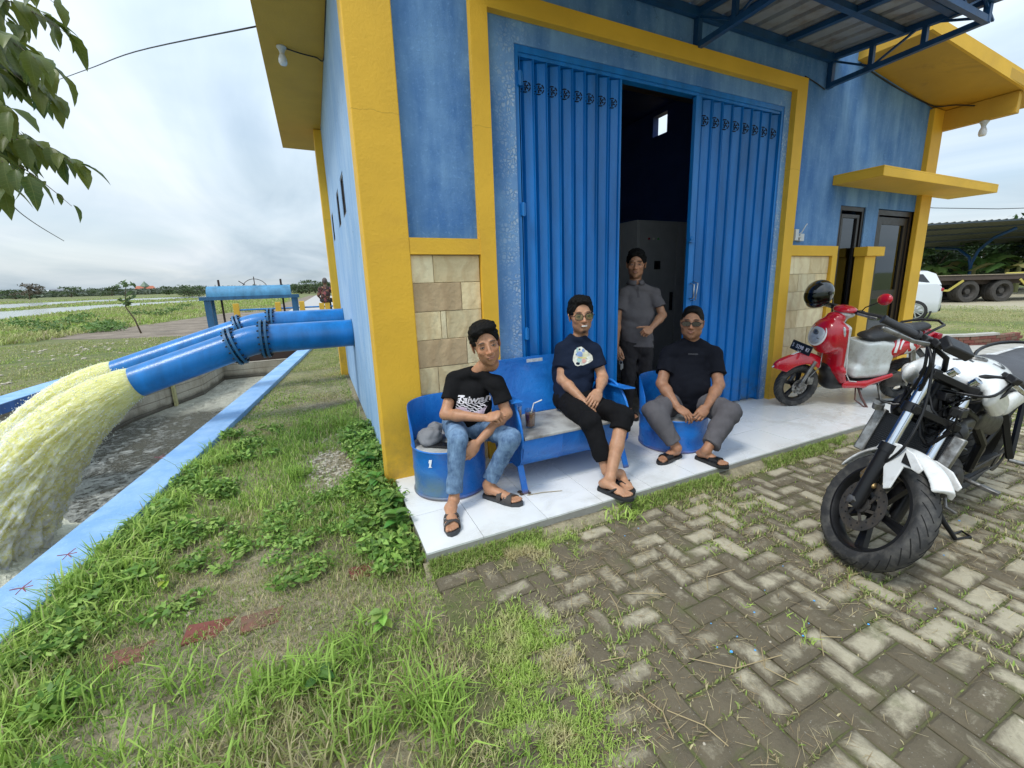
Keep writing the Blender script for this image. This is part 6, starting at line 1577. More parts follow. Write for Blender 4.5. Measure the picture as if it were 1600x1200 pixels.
for (a_, z_, s_, kd) in [(-2.36, 0.345, 1.0, 0), (-1.86, 0.335, 0.55, 1), (-1.72, 0.30, 0.6, 2), (-1.60, 0.345, 0.45, 1), (-1.66, 0.33, 0.2, 1)]:
    p = Vector((0.735+0.2555*math.cos(a_), 2.822+0.2555*math.sin(a_), z_)); X_ax = Vector((-math.sin(a_), math.cos(a_), 0)); Z_ax = Vector((0, 0, 1)); Nn = X_ax.cross(Z_ax)
    Mx = Matrix((X_ax, Z_ax, Nn)).transposed().to_4x4(); Mx.translation = p
    shp = {0: [(-0.014, -0.03), (0.016, -0.024), (0.006, -0.018), (0.012, 0.004), (0.018, 0.03), (-0.004, 0.026), (-0.010, 0.006), (-0.004, 0.0), (-0.008, -0.02)], 1: [(-0.014, -0.010), (0.008, -0.014), (0.016, 0.006), (-0.002, 0.014)], 2: [(-0.010, -0.016), (0.010, -0.018), (0.006, 0.010), (0.012, 0.022), (-0.004, 0.018)]}[kd]
    m_.prism([(x*s_, y*s_) for x, y in shp], 0.001, Mx)
o = m_.obj('paint_marks', WLET, dc1); o['kind'] = 'stuff'
dc2 = drum_chair(2.70, 2.66, 0.285, math.radians(-122), 0.36, 0.665, 'blue oil drum chair under the man with sunglasses', 0.081)
# bench: barrel body cut lengthwise, flat seat, curved back and disc-shaped sides
bn = empty('drum_bench', (1.6, 2.7, 0.08), 'blue oil drum bench with a worn grey seat board standing between the two drum chairs', 'bench', 'blue seats cut from oil drums')
bx0, bx1 = 1.15, 2.02
m_ = MB(); rr = []
for x in (bx0, bx0+0.29, bx0+0.30, bx0+0.31, bx0+0.57, bx0+0.58, bx0+0.59, bx1):
    g_ = 0.006 if x in (bx0+0.30, bx0+0.58) else 0
    rg_ = [(x, 2.45-g_, 0.452), (x, 2.455-g_, 0.40), (x, 2.47-g_, 0.32), (x, 2.52, 0.25-g_), (x, 2.62, 0.215-g_), (x, 2.76, 0.215-g_), (x, 2.88, 0.25), (x, 2.95, 0.33), (x, 2.96, 0.452)]
    rr.append(rg_)
m_.loft(rr); m_.obj('barrel_body', DRUM, bn, smooth=40)
m_ = MB(); m_.b2((bx0+0.006, 2.442, 0.452), (bx1-0.006, 2.93, 0.474)); m_.obj('seat', SEATM, bn, bevel=0.006)
m_ = MB(); rr = []
for i in range(11):
    s = i/10; z = 0.46+0.44*s; y = 2.915+0.10*math.sin(s*1.25)+0.02*s
    rr.append([(bx0-0.02, y+0.03*(1-s), z), (bx0+0.28, y+0.055, z), (1.58, y+0.06, z), (bx1-0.25, y+0.055, z), (bx1+0.02, y+0.03*(1-s), z), (bx1+0.02, y+0.04, z), (1.58, y+0.072, z), (bx0-0.02, y+0.04, z)])
m_.loft(rr); m_.obj('backrest', DRUM, bn, smooth=50)
m_ = MB(); m_.b2((1.46, 2.975, 0.868), (1.60, 2.983, 0.893)); m_.xf(Matrix.Translation((0, 0.035, 0))); m_.obj('worn_sticker', mat('worn_sticker_paint', (0.50, 0.55, 0.62), 0.7, var=0.4, scale=60), bn)
for sx_, xx in ((-1, bx0-0.012), (1, bx1+0.012)):
    m_ = MB(); pts = []
    for i in range(25):
        a = math.radians(-8+i*196/24); pts.append((2.70-0.255*math.cos(a), 0.44+0.285*math.sin(a)*(1.0 if a < PI/2 else 0.98)))
    pts += [(2.955, 0.30), (2.90, 0.24), (2.52, 0.235), (2.46, 0.30)]
    ring1 = [(xx, y, z) for y, z in pts]; ring2 = [(xx+0.008*sx_, y, z) for y, z in pts]; m_.loft([ring1, ring2]); so = m_.obj('side_panel', DRUM, bn)
    m_ = MB(); m_.tube([(xx, y, z) for y, z in pts[:25]], 0.010, 8); m_.obj('rim', DRUM, so, smooth=True)
m_ = MB(); m_.loft([[(2.0, 2.99, 0.675), (2.07, 2.97, 0.675), (2.07, 2.97, 0.687), (2.0, 2.99, 0.687)], [(1.995, 2.47, 0.690), (2.085, 2.44, 0.690), (2.085, 2.44, 0.702), (1.995, 2.47, 0.702)]]); m_.obj('armrest', DRUM, bn, bevel=0.004)
m_ = MB(); m_.loft([[(1.09, 2.99, 0.695), (1.17, 2.97, 0.695), (1.17, 2.97, 0.707), (1.09, 2.99, 0.707)], [(1.09, 2.50, 0.705), (1.17, 2.49, 0.705), (1.17, 2.49, 0.717), (1.09, 2.50, 0.717)]]); m_.obj('armrest', DRUM, bn, bevel=0.004)
for x in (1.14, 2.00):
    m_ = MB(); m_.bar((x, 2.50, 0.26), (x, 2.425, 0.082), 0.045, 0.012, (0, 1, 0)); m_.obj('leg', DRUM, bn, bevel=0.002)
    m_ = MB(); m_.bar((x, 2.62, 0.24), (x, 2.99, 0.082), 0.045, 0.012, (0, 1, 0)); m_.obj('leg', DRUM, bn, bevel=0.002)
# glasses of iced tea with straws on the bench
TEA = mat('iced_tea', (0.20, 0.045, 0.006), 0.08, var=0.1)
def clear_glass():
    m, k, b, pos = base_mat('clear_glass'); gl = k.new('ShaderNodeBsdfGlossy', inp={'Color': (1, 1, 1, 1), 'Roughness': 0.03}); tr = k.new('ShaderNodeBsdfTransparent', inp={'Color': (0.90, 0.93, 0.92, 1)})
    mx_ = k.new('ShaderNodeMixShader', inp={0: 0.14}); k.l.new(tr.outputs[0], mx_.inputs[1]); k.l.new(gl.outputs[0], mx_.inputs[2]); k.l.new(mx_.outputs[0], k.n['Material Output'].inputs[0]); return m
CLG = clear_glass()
def tea_glass(x, y, label, sdir, fillh=0.105):
    t = empty('iced_tea_glass', (x, y, 0.474), label, 'glass', 'glasses of iced tea on the bench'); Mx = Matrix.Translation((x, y, 0.475))
    m_ = MB(); m_.lathe([(0.0, 0), (0.030, 0), (0.033, 0.01), (0.040, 0.135), (0.038, 0.135), (0.0312, 0.012), (0, 0.010)], 24, Mx); m_.obj('glass', CLG, t, smooth=40)
    m_ = MB(); m_.lathe([(0, 0.011), (0.0305, 0.013), (0.0305+0.0065*fillh/0.125, fillh), (0, fillh)], 24, Mx); m_.obj('tea', TEA, t, smooth=40)
    m_ = MB(); a = Vector((x, y, 0.475)); b1 = a+Vector((-sdir*0.018, 0.006, 0.018)); b2_ = a+Vector((sdir*0.028, -0.005, 0.175)); b3 = b2_+Vector((sdir*0.052, -0.03, 0.026)) if sdir > 0 else b2_+Vector((-0.03, 0.0, 0.05))
    m_.tube([b1, b2_], 0.0042, 8); m_.tube([b2_, b3], 0.0042, 8); m_.obj('straw', mat('white_straw', (0.80, 0.80, 0.78), 0.4), t, smooth=40)
    m_ = MB()
    for q in range(3): m_.box((x+0.012*math.cos(q*2.2), y+0.012*math.sin(q*2.2), 0.475+fillh-0.004), (0.02, 0.02, 0.018), Matrix.Rotation(q, 3, 'Z'))
    m_.obj('ice', CLG, t)
tea_glass(1.285, 2.62, 'front glass of iced tea with a bent white straw on the bench seat', 1)
tea_glass(1.245, 2.76, 'rear glass of iced tea partly hidden beside the bench armrest', -1, 0.09)
# grey cap and dark phone on the left chair
f = Field((0.46, 2.64, 0.40), (0.74, 2.98, 0.60), 0.006)
f.ell((0.60, 2.81, 0.475), (0.085, 0.085, 0.060), k=0.02); f.ell((0.655, 2.87, 0.50), (0.06, 0.05, 0.05), k=0.02); f.ell((0.575, 2.76, 0.455), (0.05, 0.045, 0.03), k=0.02); f.wrinkle(0.007, 75, 3)
fobj([f], 'bundled_jacket', mat('grey_fabric', (0.20, 0.205, 0.22), 0.9, bump=0.001, bscale=300), label='crumpled grey jacket bundled on the left drum chair', cat='jacket')
m_ = MB(); m_.b2((-0.04, -0.075, 0), (0.04, 0.075, 0.012)); m_.xf(Matrix.Translation((0.640, 2.715, 0.43)) @ Matrix.Rotation(0.9, 4, 'Z')); tag(m_.obj('phone', mat('phone_black', (0.01, 0.01, 0.012), 0.2), bevel=0.004), 'black phone lying flat on the left drum chair seat', 'phone')
# debris at the bench foot
m_ = MB(); m_.tube([(1.14, 2.40, 0.084), (1.25, 2.38, 0.086), (1.38, 2.34, 0.084)], 0.0025, 5); m_.obj('dry_twig', mat('dry_twig', (0.36, 0.28, 0.15), 0.9)); tag(bpy.data.objects['dry_twig'], 'thin dry twig lying on the tiles by the bench leg', 'twig')
m_ = MB()
for q in range(9): m_.ell((1.13+0.035*math.cos(q*2.1), 2.44+0.03*math.sin(q*1.7), 0.087), (0.012+0.003*(q % 3), 0.008, 0.006), n=6, k=4)
o = m_.obj('dry_leaf_litter', mat('dark_dry_leaf', (0.07, 0.045, 0.03), 0.9)); tag(o, kind='stuff')
# ================================================================== people
nv = lambda a: np.array(a, float)
def unit(a): a = nv(a); return a/(np.linalg.norm(a)+1e-12)
SKIN = attr_mat('skin', 0.48, spec=0.35, sss=0.12)
HAIRM = mat('black_hair', (0.005, 0.0045, 0.004), 0.6, var=0.3, scale=60, bump=0.005, bscale=320, spec=0.2)
EYEW = mat('eye_white', (0.40, 0.37, 0.34), 0.3); EYED = mat('dark_iris', (0.018, 0.010, 0.006), 0.15); LIPM = None
def cloth(name, col, col2=None, rough=0.9, weave=500):
    m, k, b, pos = base_mat(name); n = k.noise(pos, 6, 5); f = k.noise(pos, weave, 2)
    c = k.mix(n, tuple(q*0.78 for q in col), tuple(min(1, q*1.2) for q in (col2 or col)))
    setb(k, b, c, rough, bump=k.math('ADD', k.noise(pos, 28, 4), k.math('MULTIPLY', f, 0.3)), bdist=0.0025); b.inputs['Specular IOR Level'].default_value = 0.18
    return m
def denim():
    m, k, b, pos = base_mat('faded_blue_denim'); n = k.noise(pos, 9, 6, 0.65); f = k.noise(pos, 300, 2); st = k.noise(pos, 26, 5, 0.7, stretch=(1, 1, 0.35))
    c = k.mix(k.mrange(k.math('ADD', k.math('MULTIPLY', n, 0.6), k.math('MULTIPLY', st, 0.4)), 0.40, 0.62), (0.045, 0.095, 0.19), (0.20, 0.32, 0.48))
    setb(k, b, c, 0.85, bump=k.math('ADD', k.noise(pos, 30, 4), k.math('MULTIPLY', f, 0.4)), bdist=0.003); return m
def head_field(S=1.0, beard=0, fat=1.0, h=0.0034):
    f = Field((-0.095*fat, -0.12, -0.17), (0.095*fat, 0.135, 0.14), h)
    f.ell((0, -0.012, 0.036), (0.074, 0.092, 0.084), k=0.012)
    f.ell((0, 0.022, -0.022), (0.063*fat, 0.070, 0.084), k=0.02); f.ell((0, 0.026, -0.070), (0.041*fat**1.5, 0.052, 0.040), k=0.02); f.ell((0, 0.064, -0.094), (0.020*fat, 0.017, 0.016), k=0.014)
    for sx in (-1, 1):
        f.ell((sx*0.040*fat, 0.064, -0.020), (0.022*fat, 0.018, 0.019), k=0.014); f.ell((sx*0.041*fat, 0.016, -0.060), (0.017*fat, 0.032, 0.024), k=0.016)
        f.ell((sx*0.031, 0.082, 0.028), (0.022, 0.010, 0.008), k=0.010)
        f.ell((sx*0.031, 0.0965, 0.006), (0.016, 0.013, 0.010), k=0.008, mode='sub')
        f.ell((sx*0.031, 0.0775, 0.0035), (0.0155, 0.0095, 0.0105), k=0.004)
        R = frame(y=(sx*0.35, 1, 0), z=(sx*0.18, 0, 1)); f.ell((sx*0.0765, -0.008, -0.006), (0.006, 0.017, 0.031), R=R, k=0.005); f.ell((sx*0.080, -0.004, -0.004), (0.004, 0.008, 0.018), R=R, k=0.003, mode='sub')
        f.ell((sx*0.0125, 0.096, -0.031), (0.0085, 0.010, 0.0075), k=0.005)
    f.cone((0, 0.084, 0.018), (0, 0.108, -0.027), 0.0065, 0.0105, k=0.010)
    f.ell((0, 0.0855, -0.052), (0.024, 0.012, 0.014), k=0.010)
    f.ell((0, 0.0965, -0.0535), (0.020, 0.006, 0.0042), k=0.003); f.ell((0, 0.0955, -0.0635), (0.017, 0.0065, 0.0050), k=0.003)
    f.ell((0, 0.1015, -0.0585), (0.021, 0.0045, 0.0016), k=0.002, mode='sub')
    f.cone((0, -0.012, -0.07), (0, -0.026, -0.12), 0.050*fat, 0.050*fat, k=0.02)
    return f
def head_cols(base, beard=0.0, lipcol=(0.30, 0.12, 0.10), stub=0.25):
    base = nv(base)
    def fn(V):
        n = len(V); c = np.tile(base, (n, 1)); x, y, z = V[:, 0], V[:, 1], V[:, 2]; g = lambda cx, cy, sx, sy: np.exp(-(((np.abs(x)-cx)/sx)**2+((z-cy)/sy)**2))*(y > 0.03)
        red = g(0.03, -0.02, 0.03, 0.03)*0.12+g(0.0, -0.03, 0.014, 0.014)*0.15; c *= 1+red[:, None]*nv([1, 0.3, 0.2])
        c *= (1-0.22*g(0.031, 0.004, 0.020, 0.012))[:, None]
        lip = np.clip(g(0.0, -0.0585, 0.022, 0.0085)*1.8-0.5, 0, 1)*(y > 0.085); c = c*(1-lip[:, None]*0.75)+nv(lipcol)*lip[:, None]*0.75
        brow = np.clip(2.4*np.exp(-(((np.abs(x)-0.032)/0.018)**4+((z-0.0275-0.10*(0.032-np.abs(np.abs(x)-0.030)))/0.0048)**2))*(y > 0.05)-0.5, 0, 1); c = c*(1-brow[:, None]*0.85)+nv([0.02, 0.014, 0.012])*brow[:, None]*0.85
        st = stub*(np.clip(g(0.0, -0.047, 0.022, 0.005)*1.2, 0, 1)+np.clip((-(z+0.070))/0.02, 0, 1)*(y > 0.0)*(z > -0.12)*0.6); c *= (1-np.clip(st, 0, 0.6))[:, None]
        if beard: bd = np.clip(1.6*np.exp(-((x/0.020)**2+((z+0.098)/0.013)**2))*(y > 0.035)-0.3, 0, 1)+0.7*np.clip(1.5*np.exp(-((x/0.021)**2+((z+0.0455)/0.0038)**2))*(y > 0.08)-0.4, 0, 1); bd = np.clip(bd*beard, 0, 0.95); c = c*(1-bd[:, None])+nv([0.015, 0.011, 0.010])*bd[:, None]
        return c
    return fn
def hair_field(style, h=0.0042, fat=1.0):
    f = Field((-0.11, -0.13, -0.09), (0.11, 0.125, 0.17), h)
    if style == 'swept':
        f.ell((0, -0.016, 0.040), (0.082, 0.099, 0.090), k=0.01); f.ell((0.0, 0.012, 0.095), (0.070, 0.080, 0.042), k=0.02); f.ell((0.030, 0.050, 0.092), (0.045, 0.040, 0.028), k=0.015); f.ell((-0.035, 0.035, 0.098), (0.04, 0.045, 0.026), k=0.015)
    elif style == 'curly':
        f.ell((0, -0.016, 0.042), (0.084, 0.101, 0.092), k=0.01); f.ell((0, 0.005, 0.100), (0.068, 0.082, 0.036), k=0.02)
    elif style == 'fringe':
        f.ell((0, -0.014, 0.040), (0.081, 0.099, 0.089), k=0.01); f.ell((0.006, 0.025, 0.098), (0.064, 0.068, 0.032), k=0.02); f.ell((-0.03, 0.065, 0.080), (0.03, 0.022, 0.018), k=0.012); f.ell((0.03, 0.070, 0.085), (0.028, 0.020, 0.016), k=0.012)
    elif style == 'cropped':
        f.ell((0, -0.014, 0.038), (0.0775, 0.0955, 0.0875), k=0.01); f.ell((0, 0.01, 0.09), (0.06, 0.075, 0.034), k=0.02)
    else: f.ell((0, -0.014, 0.038), (0.0765, 0.0945, 0.0865), k=0.01)
    f.wrinkle({'curly': 0.0045, 'swept': 0.0036, 'fringe': 0.0036}.get(style, 0.0012), 190 if style == 'curly' else 150, 4)
    zc = {'swept': 0.080, 'curly': 0.085, 'fringe': 0.074, 'cropped': 0.088}.get(style, 0.07)
    f.ell((0, 0.105, zc-0.105), (0.082, 0.085, 0.108), k=0.004, mode='sub')          # face opening
    for sx in (-1, 1): f.ell((sx*0.085, 0.020, -0.055), (0.05, 0.050, 0.072), k=0.004, mode='sub')
    f.plane((0, -0.07, -0.050), (0, 0.45, -1), 0.004)
    return f
def hand_field(h=0.0030): return None
def hand(f, wr, d, n, s, curl, thumb=(0.5, 0.5), S=1.05, spread=0.06):
    "wr wrist, d towards the knuckles, n palm side, s thumb side; curl = per finger (base, mid, tip) bends"
    wr, d, n, s = nv(wr), unit(d), nv(n), nv(s); n = unit(n-d*(n@d)); s = unit(s-d*(s@d)-n*(s@n))
    R = np.stack([s, d, n], 1)
    f.ell(wr+d*0.046*S, (0.040*S, 0.056*S, 0.0165*S), R=R, k=0.010); f.ell(wr+d*0.075*S+s*0.003, (0.041*S, 0.024*S, 0.0145*S), R=R, k=0.010)
    f.ell(wr+d*0.035*S+s*0.022*S+n*0.008, (0.017*S, 0.030*S, 0.014*S), R=R, k=0.008)
    Ls = [(0.040, 0.024, 0.020), (0.045, 0.028, 0.021), (0.041, 0.026, 0.020), (0.032, 0.020, 0.018)]; off = [0.029, 0.010, -0.010, -0.028]; base = [0.088, 0.092, 0.088, 0.080]
    for i in range(4):
        p = wr+d*base[i]*S+s*off[i]*S; a = 0; c = curl[i] if isinstance(curl[0], (tuple, list)) else curl; sd = unit(d+s*spread*(1.5-i)); r0 = (0.0092, 0.0094, 0.0090, 0.0080)[i]*S
        for q in range(3):
            a += c[q]; dr = sd*math.cos(a)+n*math.sin(a); p2 = p+dr*Ls[i][q]*S; f.cone(p, p2, r0*(1-0.09*q), r0*(0.93-0.09*q), k=0.0035); p = p2
    p = wr+d*0.022*S+s*0.026*S+n*0.004; a1, a2 = thumb; dr = unit(d*math.cos(a1)+s*math.sin(a1)*0.9+n*0.35); p2 = p+dr*0.042*S; f.cone(p, p2, 0.0135*S, 0.0110*S, k=0.008)
    dr = unit(d*math.cos(a1-a2)+s*math.sin(a1-a2)+n*0.45); p3 = p2+dr*0.031*S; f.cone(p2, p3, 0.0108*S, 0.0100*S, k=0.004); dr = unit(dr+d*0.2+n*0.2); f.cone(p3, p3+dr*0.024*S, 0.0100*S, 0.0085*S, k=0.004)
def foot(f, ank, heel, toe, zf=0.10, S=1.0, side=1):
    "bare foot: side +1 when the big toe is on the +s side"
    ank, heel, toe = nv(ank), nv(heel), nv(toe); heel[2] = toe[2] = zf; d = unit(toe-heel); L_ = np.linalg.norm(toe-heel); s = np.cross(d, (0, 0, 1))*side; u = nv((0, 0, 1)); R = np.stack([s, d, u], 1)
    f.ell(heel+d*0.030+u*0.030, (0.029, 0.036, 0.031), R=R, k=0.015); f.cone(ank, heel+d*0.055+u*0.050, 0.033*S, 0.031*S, k=0.02); f.cone(heel+d*0.055+u*0.045, heel+d*L_*0.66+u*0.023, 0.031*S, 0.022*S, k=0.02, side=s, sx=1.25)
    f.ell(heel+d*L_*0.66+u*0.018, (0.043*S, 0.040, 0.018), R=R, k=0.015)
    for i, (o_, l_, r_) in enumerate([(0.028, 0.90, 0.0125), (0.009, 0.915, 0.0088), (-0.006, 0.89, 0.0082), (-0.019, 0.86, 0.0078), (-0.031, 0.82, 0.0074)]):
        b0 = heel+d*L_*0.72+s*o_*0.9+u*0.016; f.cone(b0, heel+d*L_*l_*1.04+s*o_+u*0.011, r_*1.1, r_, k=0.005)
    return d, s, L_
def sandal(parent, heel, toe, side, kind, zf=0.081):
    heel, toe = nv(heel), nv(toe); heel = heel.copy(); toe = toe.copy(); heel[2] = toe[2] = 0; d = unit(toe-heel); L_ = np.linalg.norm(toe-heel); s = np.cross(d, (0, 0, 1))*side
    if L_ < 0.25: toe = heel+d*0.25; L_ = 0.25
    pr = [(-0.012, 0), (0.0, 0.030), (0.05, 0.037), (0.11, 0.034), (0.17, 0.044), (0.22, 0.044), (0.26, 0.030), (0.275, 0.006), (0.262, -0.022), (0.225, -0.044), (0.17, -0.048), (0.11, -0.040), (0.05, -0.037), (0.0, -0.030)]
    k_ = L_/0.262; o = Vector(heel); D_ = Vector(d); S_ = Vector(s); U = Vector((0, 0, 1)); P = lambda a, b_, z: o+D_*a*k_+S_*b_+U*(z)
    mt = {'strap': mat('brown_black_strap', (0.055, 0.048, 0.045), 0.75, bump=0.001), 'thong': mat('black_rubber_strap', (0.012, 0.012, 0.013), 0.5), 'slide': mat('black_slide_band', (0.010, 0.010, 0.011), 0.28)}[kind]
    sole = {'strap': mat('grey_black_sole', (0.040, 0.042, 0.045), 0.6), 'thong': mat('dark_foam_sole', (0.020, 0.021, 0.023), 0.75), 'slide': mat('black_foam_sole', (0.014, 0.014, 0.015), 0.6)}[kind]
    t = MB(); n = len(pr); t.loft([[P(a, b_, zf) for a, b_ in pr], [P(a*1.0, b_*1.06, zf+0.012) for a, b_ in pr], [P(a, b_, zf+0.022) for a, b_ in pr]]); so = t.obj('sandal', sole, parent, smooth=60)
    def band(a0, a1, w_, h, tilt=0.0, th=0.003, e0=0.046, e1=0.046):
        m_ = MB(); r1, r2 = [], []
        for i in range(13):
            ph = PI*i/12; b_ = math.cos(ph)*(e0 if math.cos(ph) > 0 else e1)*w_; z = zf+0.012+math.sin(ph)**0.8*h; sh = tilt*math.cos(ph)
            r1.append([P(a0+sh, b_, z), P(a1+sh, b_, z), P(a1+sh, b_*1.04, z+th), P(a0+sh, b_*1.04, z+th)])
        m_.loft(r1); m_.obj('strap', mt, so, smooth=50)
    if kind == 'slide': band(0.125, 0.205, 1.04, 0.052)
    elif kind == 'strap': band(0.175, 0.207, 1.02, 0.046, 0.022); band(0.165, 0.197, 1.05, 0.047, -0.022); band(0.110, 0.140, 1.02, 0.058)
    else:
        m_ = MB(); a = P(0.205, 0.018, zf+0.02); top = P(0.185, 0.014, zf+0.048); m_.tube([a, top], 0.005, 6)
        for b_ in (0.042, -0.044): m_.tube([top, P(0.15, b_*0.7, zf+0.055), P(0.10, b_*1.0, zf+0.02)], [0.005, 0.0065, 0.006], 6, flat=1.6)
        m_.obj('strap', mt, so, smooth=50)
    return so
def snap_print(mb, name, m, parent, target, origin, X_, Y_, off=0.0025):
    "drape a flat drawing (x right, y up in metres) over a garment along its normal"
    dg = bpy.context.evaluated_depsgraph_get(); me = target.data; Nn = X_.cross(Y_).normalized()
    bvh = BVHTree.FromPolygons([v.co for v in me.vertices], [p.vertices for p in me.polygons])
    for i, (x, y, z) in enumerate(mb.v):
        p = origin+X_*x+Y_*y; hit = bvh.ray_cast(p+Nn*0.3, -Nn)
        q = hit[0] if hit[0] is not None else p; mb.v[i] = tuple(q+Nn*(off+z))
    return mb.obj(name, m, parent)
def textmb(s, size, font_bold=0.0, shear=0.0, cx=True):
    cu = bpy.data.curves.new('t', 'FONT'); cu.body = s; cu.size = size; cu.offset = font_bold; cu.shear = shear; cu.align_x = 'CENTER' if cx else 'LEFT'; cu.resolution_u = 3
    ob = bpy.data.objects.new('t', cu); COL.objects.link(ob); dg = bpy.context.evaluated_depsgraph_get(); me = bpy.data.meshes.new_from_object(ob.evaluated_get(dg))
    m_ = MB(); m_.add([(v.co.x, v.co.y, 0) for v in me.vertices], [tuple(p.vertices) for p in me.polygons]); bpy.data.objects.remove(ob); bpy.data.curves.remove(cu); bpy.data.meshes.remove(me); return m_
def subdiv(mb, it=1):
    me = bpy.data.meshes.new('s'); me.from_pydata(mb.v, [], mb.f); bm = bmesh.new(); bm.from_mesh(me); bmesh.ops.triangulate(bm, faces=bm.faces)
    for _ in range(it): bmesh.ops.subdivide_edges(bm, edges=[e for e in bm.edges if e.calc_length() > 0.012], cuts=1)
    bmesh.ops.triangulate(bm, faces=bm.faces); m_ = MB(); bm.verts.ensure_lookup_table(); m_.add([tuple(v.co) for v in bm.verts], [tuple(v.index for v in f.verts) for f in bm.faces]); bm.free(); bpy.data.meshes.remove(me); return m_

CAMP = nv((0, 0, 1.5))
def person(J, label, skin, shirt, trous, build, hair, turn=0, tilt=0, nod=0, hs=1.06, fat=1.0, fhd=None, group=None, polo=False, beard=0, sleeve=0.62, base=None, leg_ends=None, bare=None, seat=True, hscale=1.0):
    J = {k_: nv(v_) for k_, v_ in J.items()}
    hipm = (J['hipR']+J['hipL'])/2; t = empty('person', tuple(base if base is not None else (hipm[0], hipm[1], 0.08)), label, 'person')
    side = unit(J['shL']-J['shR']); up_ = unit(J['neck']-hipm)
    J['shR'] = J['shR']-up_*0.040+side*0.022; J['shL'] = J['shL']-up_*0.040-side*0.022; fwd = unit(np.cross(up_, side)); fwd = fwd if fwd@(CAMP-hipm) > 0 else -fwd
    B_ = build
    # ---- head frame
    hd = J['head'] = J['head']-up_*0.006; f0 = CAMP-hd; f0[2] *= 0.35; f0 = unit(f0); a = turn; f1 = nv([f0[0]*math.cos(a)-f0[1]*math.sin(a), f0[0]*math.sin(a)+f0[1]*math.cos(a), f0[2]]); f1[2] += nod; f1 = unit(f1)
    rgt = unit(np.cross(f1, (0, 0, 1))); up2 = unit(nv((0, 0, 1))*math.cos(tilt)+(-rgt)*math.sin(tilt)); HR = frame(y=f1, z=up2)
    HM = Matrix(HR.tolist()).to_4x4() @ Matrix.Scale(hs, 4); HM.translation = Vector(hd)
    hf = head_field(fat=fat)
    # ---- skin below the head
    lo = np.min([J[q] for q in ('neck', 'shR', 'shL', 'elR', 'elL', 'wrR', 'wrL', 'hipR', 'hipL')], 0)-0.10; hi = np.max([J[q] for q in ('neck', 'shR', 'shL', 'elR', 'elL', 'wrR', 'wrL')], 0)+0.12
    f = Field(lo, hi, 0.0058)
    nb = J['neck']; chin = hd+HR@nv((0, -0.022, -0.10))*hs
    f.cone(nb-up_*0.040-fwd*0.016, chin, 0.050*fat, 0.053*fat, k=0.02); f.cone(hipm+up_*0.10, J['chest'], B_['w']*0.5, B_['c']*0.5, k=0.03); f.cone(J['chest'], nb-up_*0.09-fwd*0.02, B_['c']*0.42, 0.032, k=0.02)
    f.cone(J['shR']-fwd*0.012, nb-up_*0.080-fwd*0.022, 0.036, 0.032, k=0.02); f.cone(J['shL']-fwd*0.012, nb-up_*0.080-fwd*0.022, 0.036, 0.032, k=0.02)
    for q in 'RL':
        sh, el, wr = J['sh'+q], J['el'+q], J['wr'+q]; f.cone(sh, el, B_['ua'], B_['ua']*0.80, k=0.02); m1 = el*0.7+wr*0.3; f.cone(el, m1, B_['ua']*0.82, B_['fa'], k=0.02); f.cone(m1, wr, B_['fa'], B_['fa']*0.62, k=0.02)
    fields = [f]
    hands = []
    for q in 'RL':
        hk = J.get('hand'+q); 
        hp_ = J['hp'+q] if ('hp'+q) in J else None
    for q, spec in B_['hands'].items():
        wr = J['wr'+q]; d = J['ha'+q]-wr; g = Field(wr-0.13, wr+0.13+unit(d)*0.05, 0.0031)
        c0 = wr-unit(J['wr'+q]-J['el'+q])*0.05; g = Field(np.minimum(wr, wr+unit(d)*0.19)-0.075, np.maximum(wr, wr+unit(d)*0.19)+0.075, 0.0031)
        g.cone(c0, wr+unit(d)*0.01, B_['fa']*0.70, B_['fa']*0.60, k=0.01); hand(g, wr, d, spec['n'], spec['s'], spec['curl'], spec.get('thumb', (0.5, 0.4)), S=spec.get('S', 1.06)); fields.append(g)
    if leg_ends:
        for q, (heel, toe, kind, sd) in leg_ends.items():
            an, kn = J['an'+q], J['kn'+q]; pts = np.array([an, heel, toe, an+(kn-an)*(0.85 if bare and q in bare else 0.3)]); g = Field(pts.min(0)-0.09, pts.max(0)+0.09, 0.0042)
            up_l = unit(kn-an); L_ = np.linalg.norm(kn-an)
            if bare and q in bare: g.cone(an, an+up_l*L_*0.5, B_['an'], B_['calf']*0.95, k=0.02); g.cone(an+up_l*L_*0.5, an+up_l*L_*0.85, B_['calf']*0.95, B_['calf'], k=0.02)
            else: g.cone(an, an+up_l*0.10, B_['an'], B_['an']*1.08, k=0.02)
            foot(g, an-up_l*0.01, heel, toe, side=sd); fields.append(g)
            hp_ = J['hip'+q]; pt = np.array([hp_, kn, an]); g = Field(pt.min(0)-0.07, pt.max(0)+0.07, 0.010); g.cone(hp_, kn, 0.06, 0.045, k=0.02); g.cone(kn, an, 0.042, B_['an']*0.9, k=0.02); g.cone(hipm, hp_, 0.06, 0.06, k=0.02); fields.append(g)
    sk = nv(skin); hc = head_cols(skin, beard)
    allv = []
    vs, fs, cs = [], [], []; o_ = 0
    for i, g in enumerate([hf]+fields):
        V, F = g.mesh(); V = smoothv(V, F, 1)
        if i == 0: c = hc(V); V = V@np.array(HM.to_3x3()).T+np.array(HM.translation)
        else: c = np.tile(sk, (len(V), 1))*(0.93+0.14*fnoise(V[:, 0]*9, V[:, 2]*9+V[:, 1]*4, 1.0, 3))[:, None]
        vs.append(V); fs.append(F+o_); cs.append(c); o_ += len(V)
    ob = bpy.data.objects.new('body', np_mesh('body', np.concatenate(vs), np.concatenate(fs), SKIN, np.concatenate(cs))); COL.objects.link(ob); attach(ob, t)
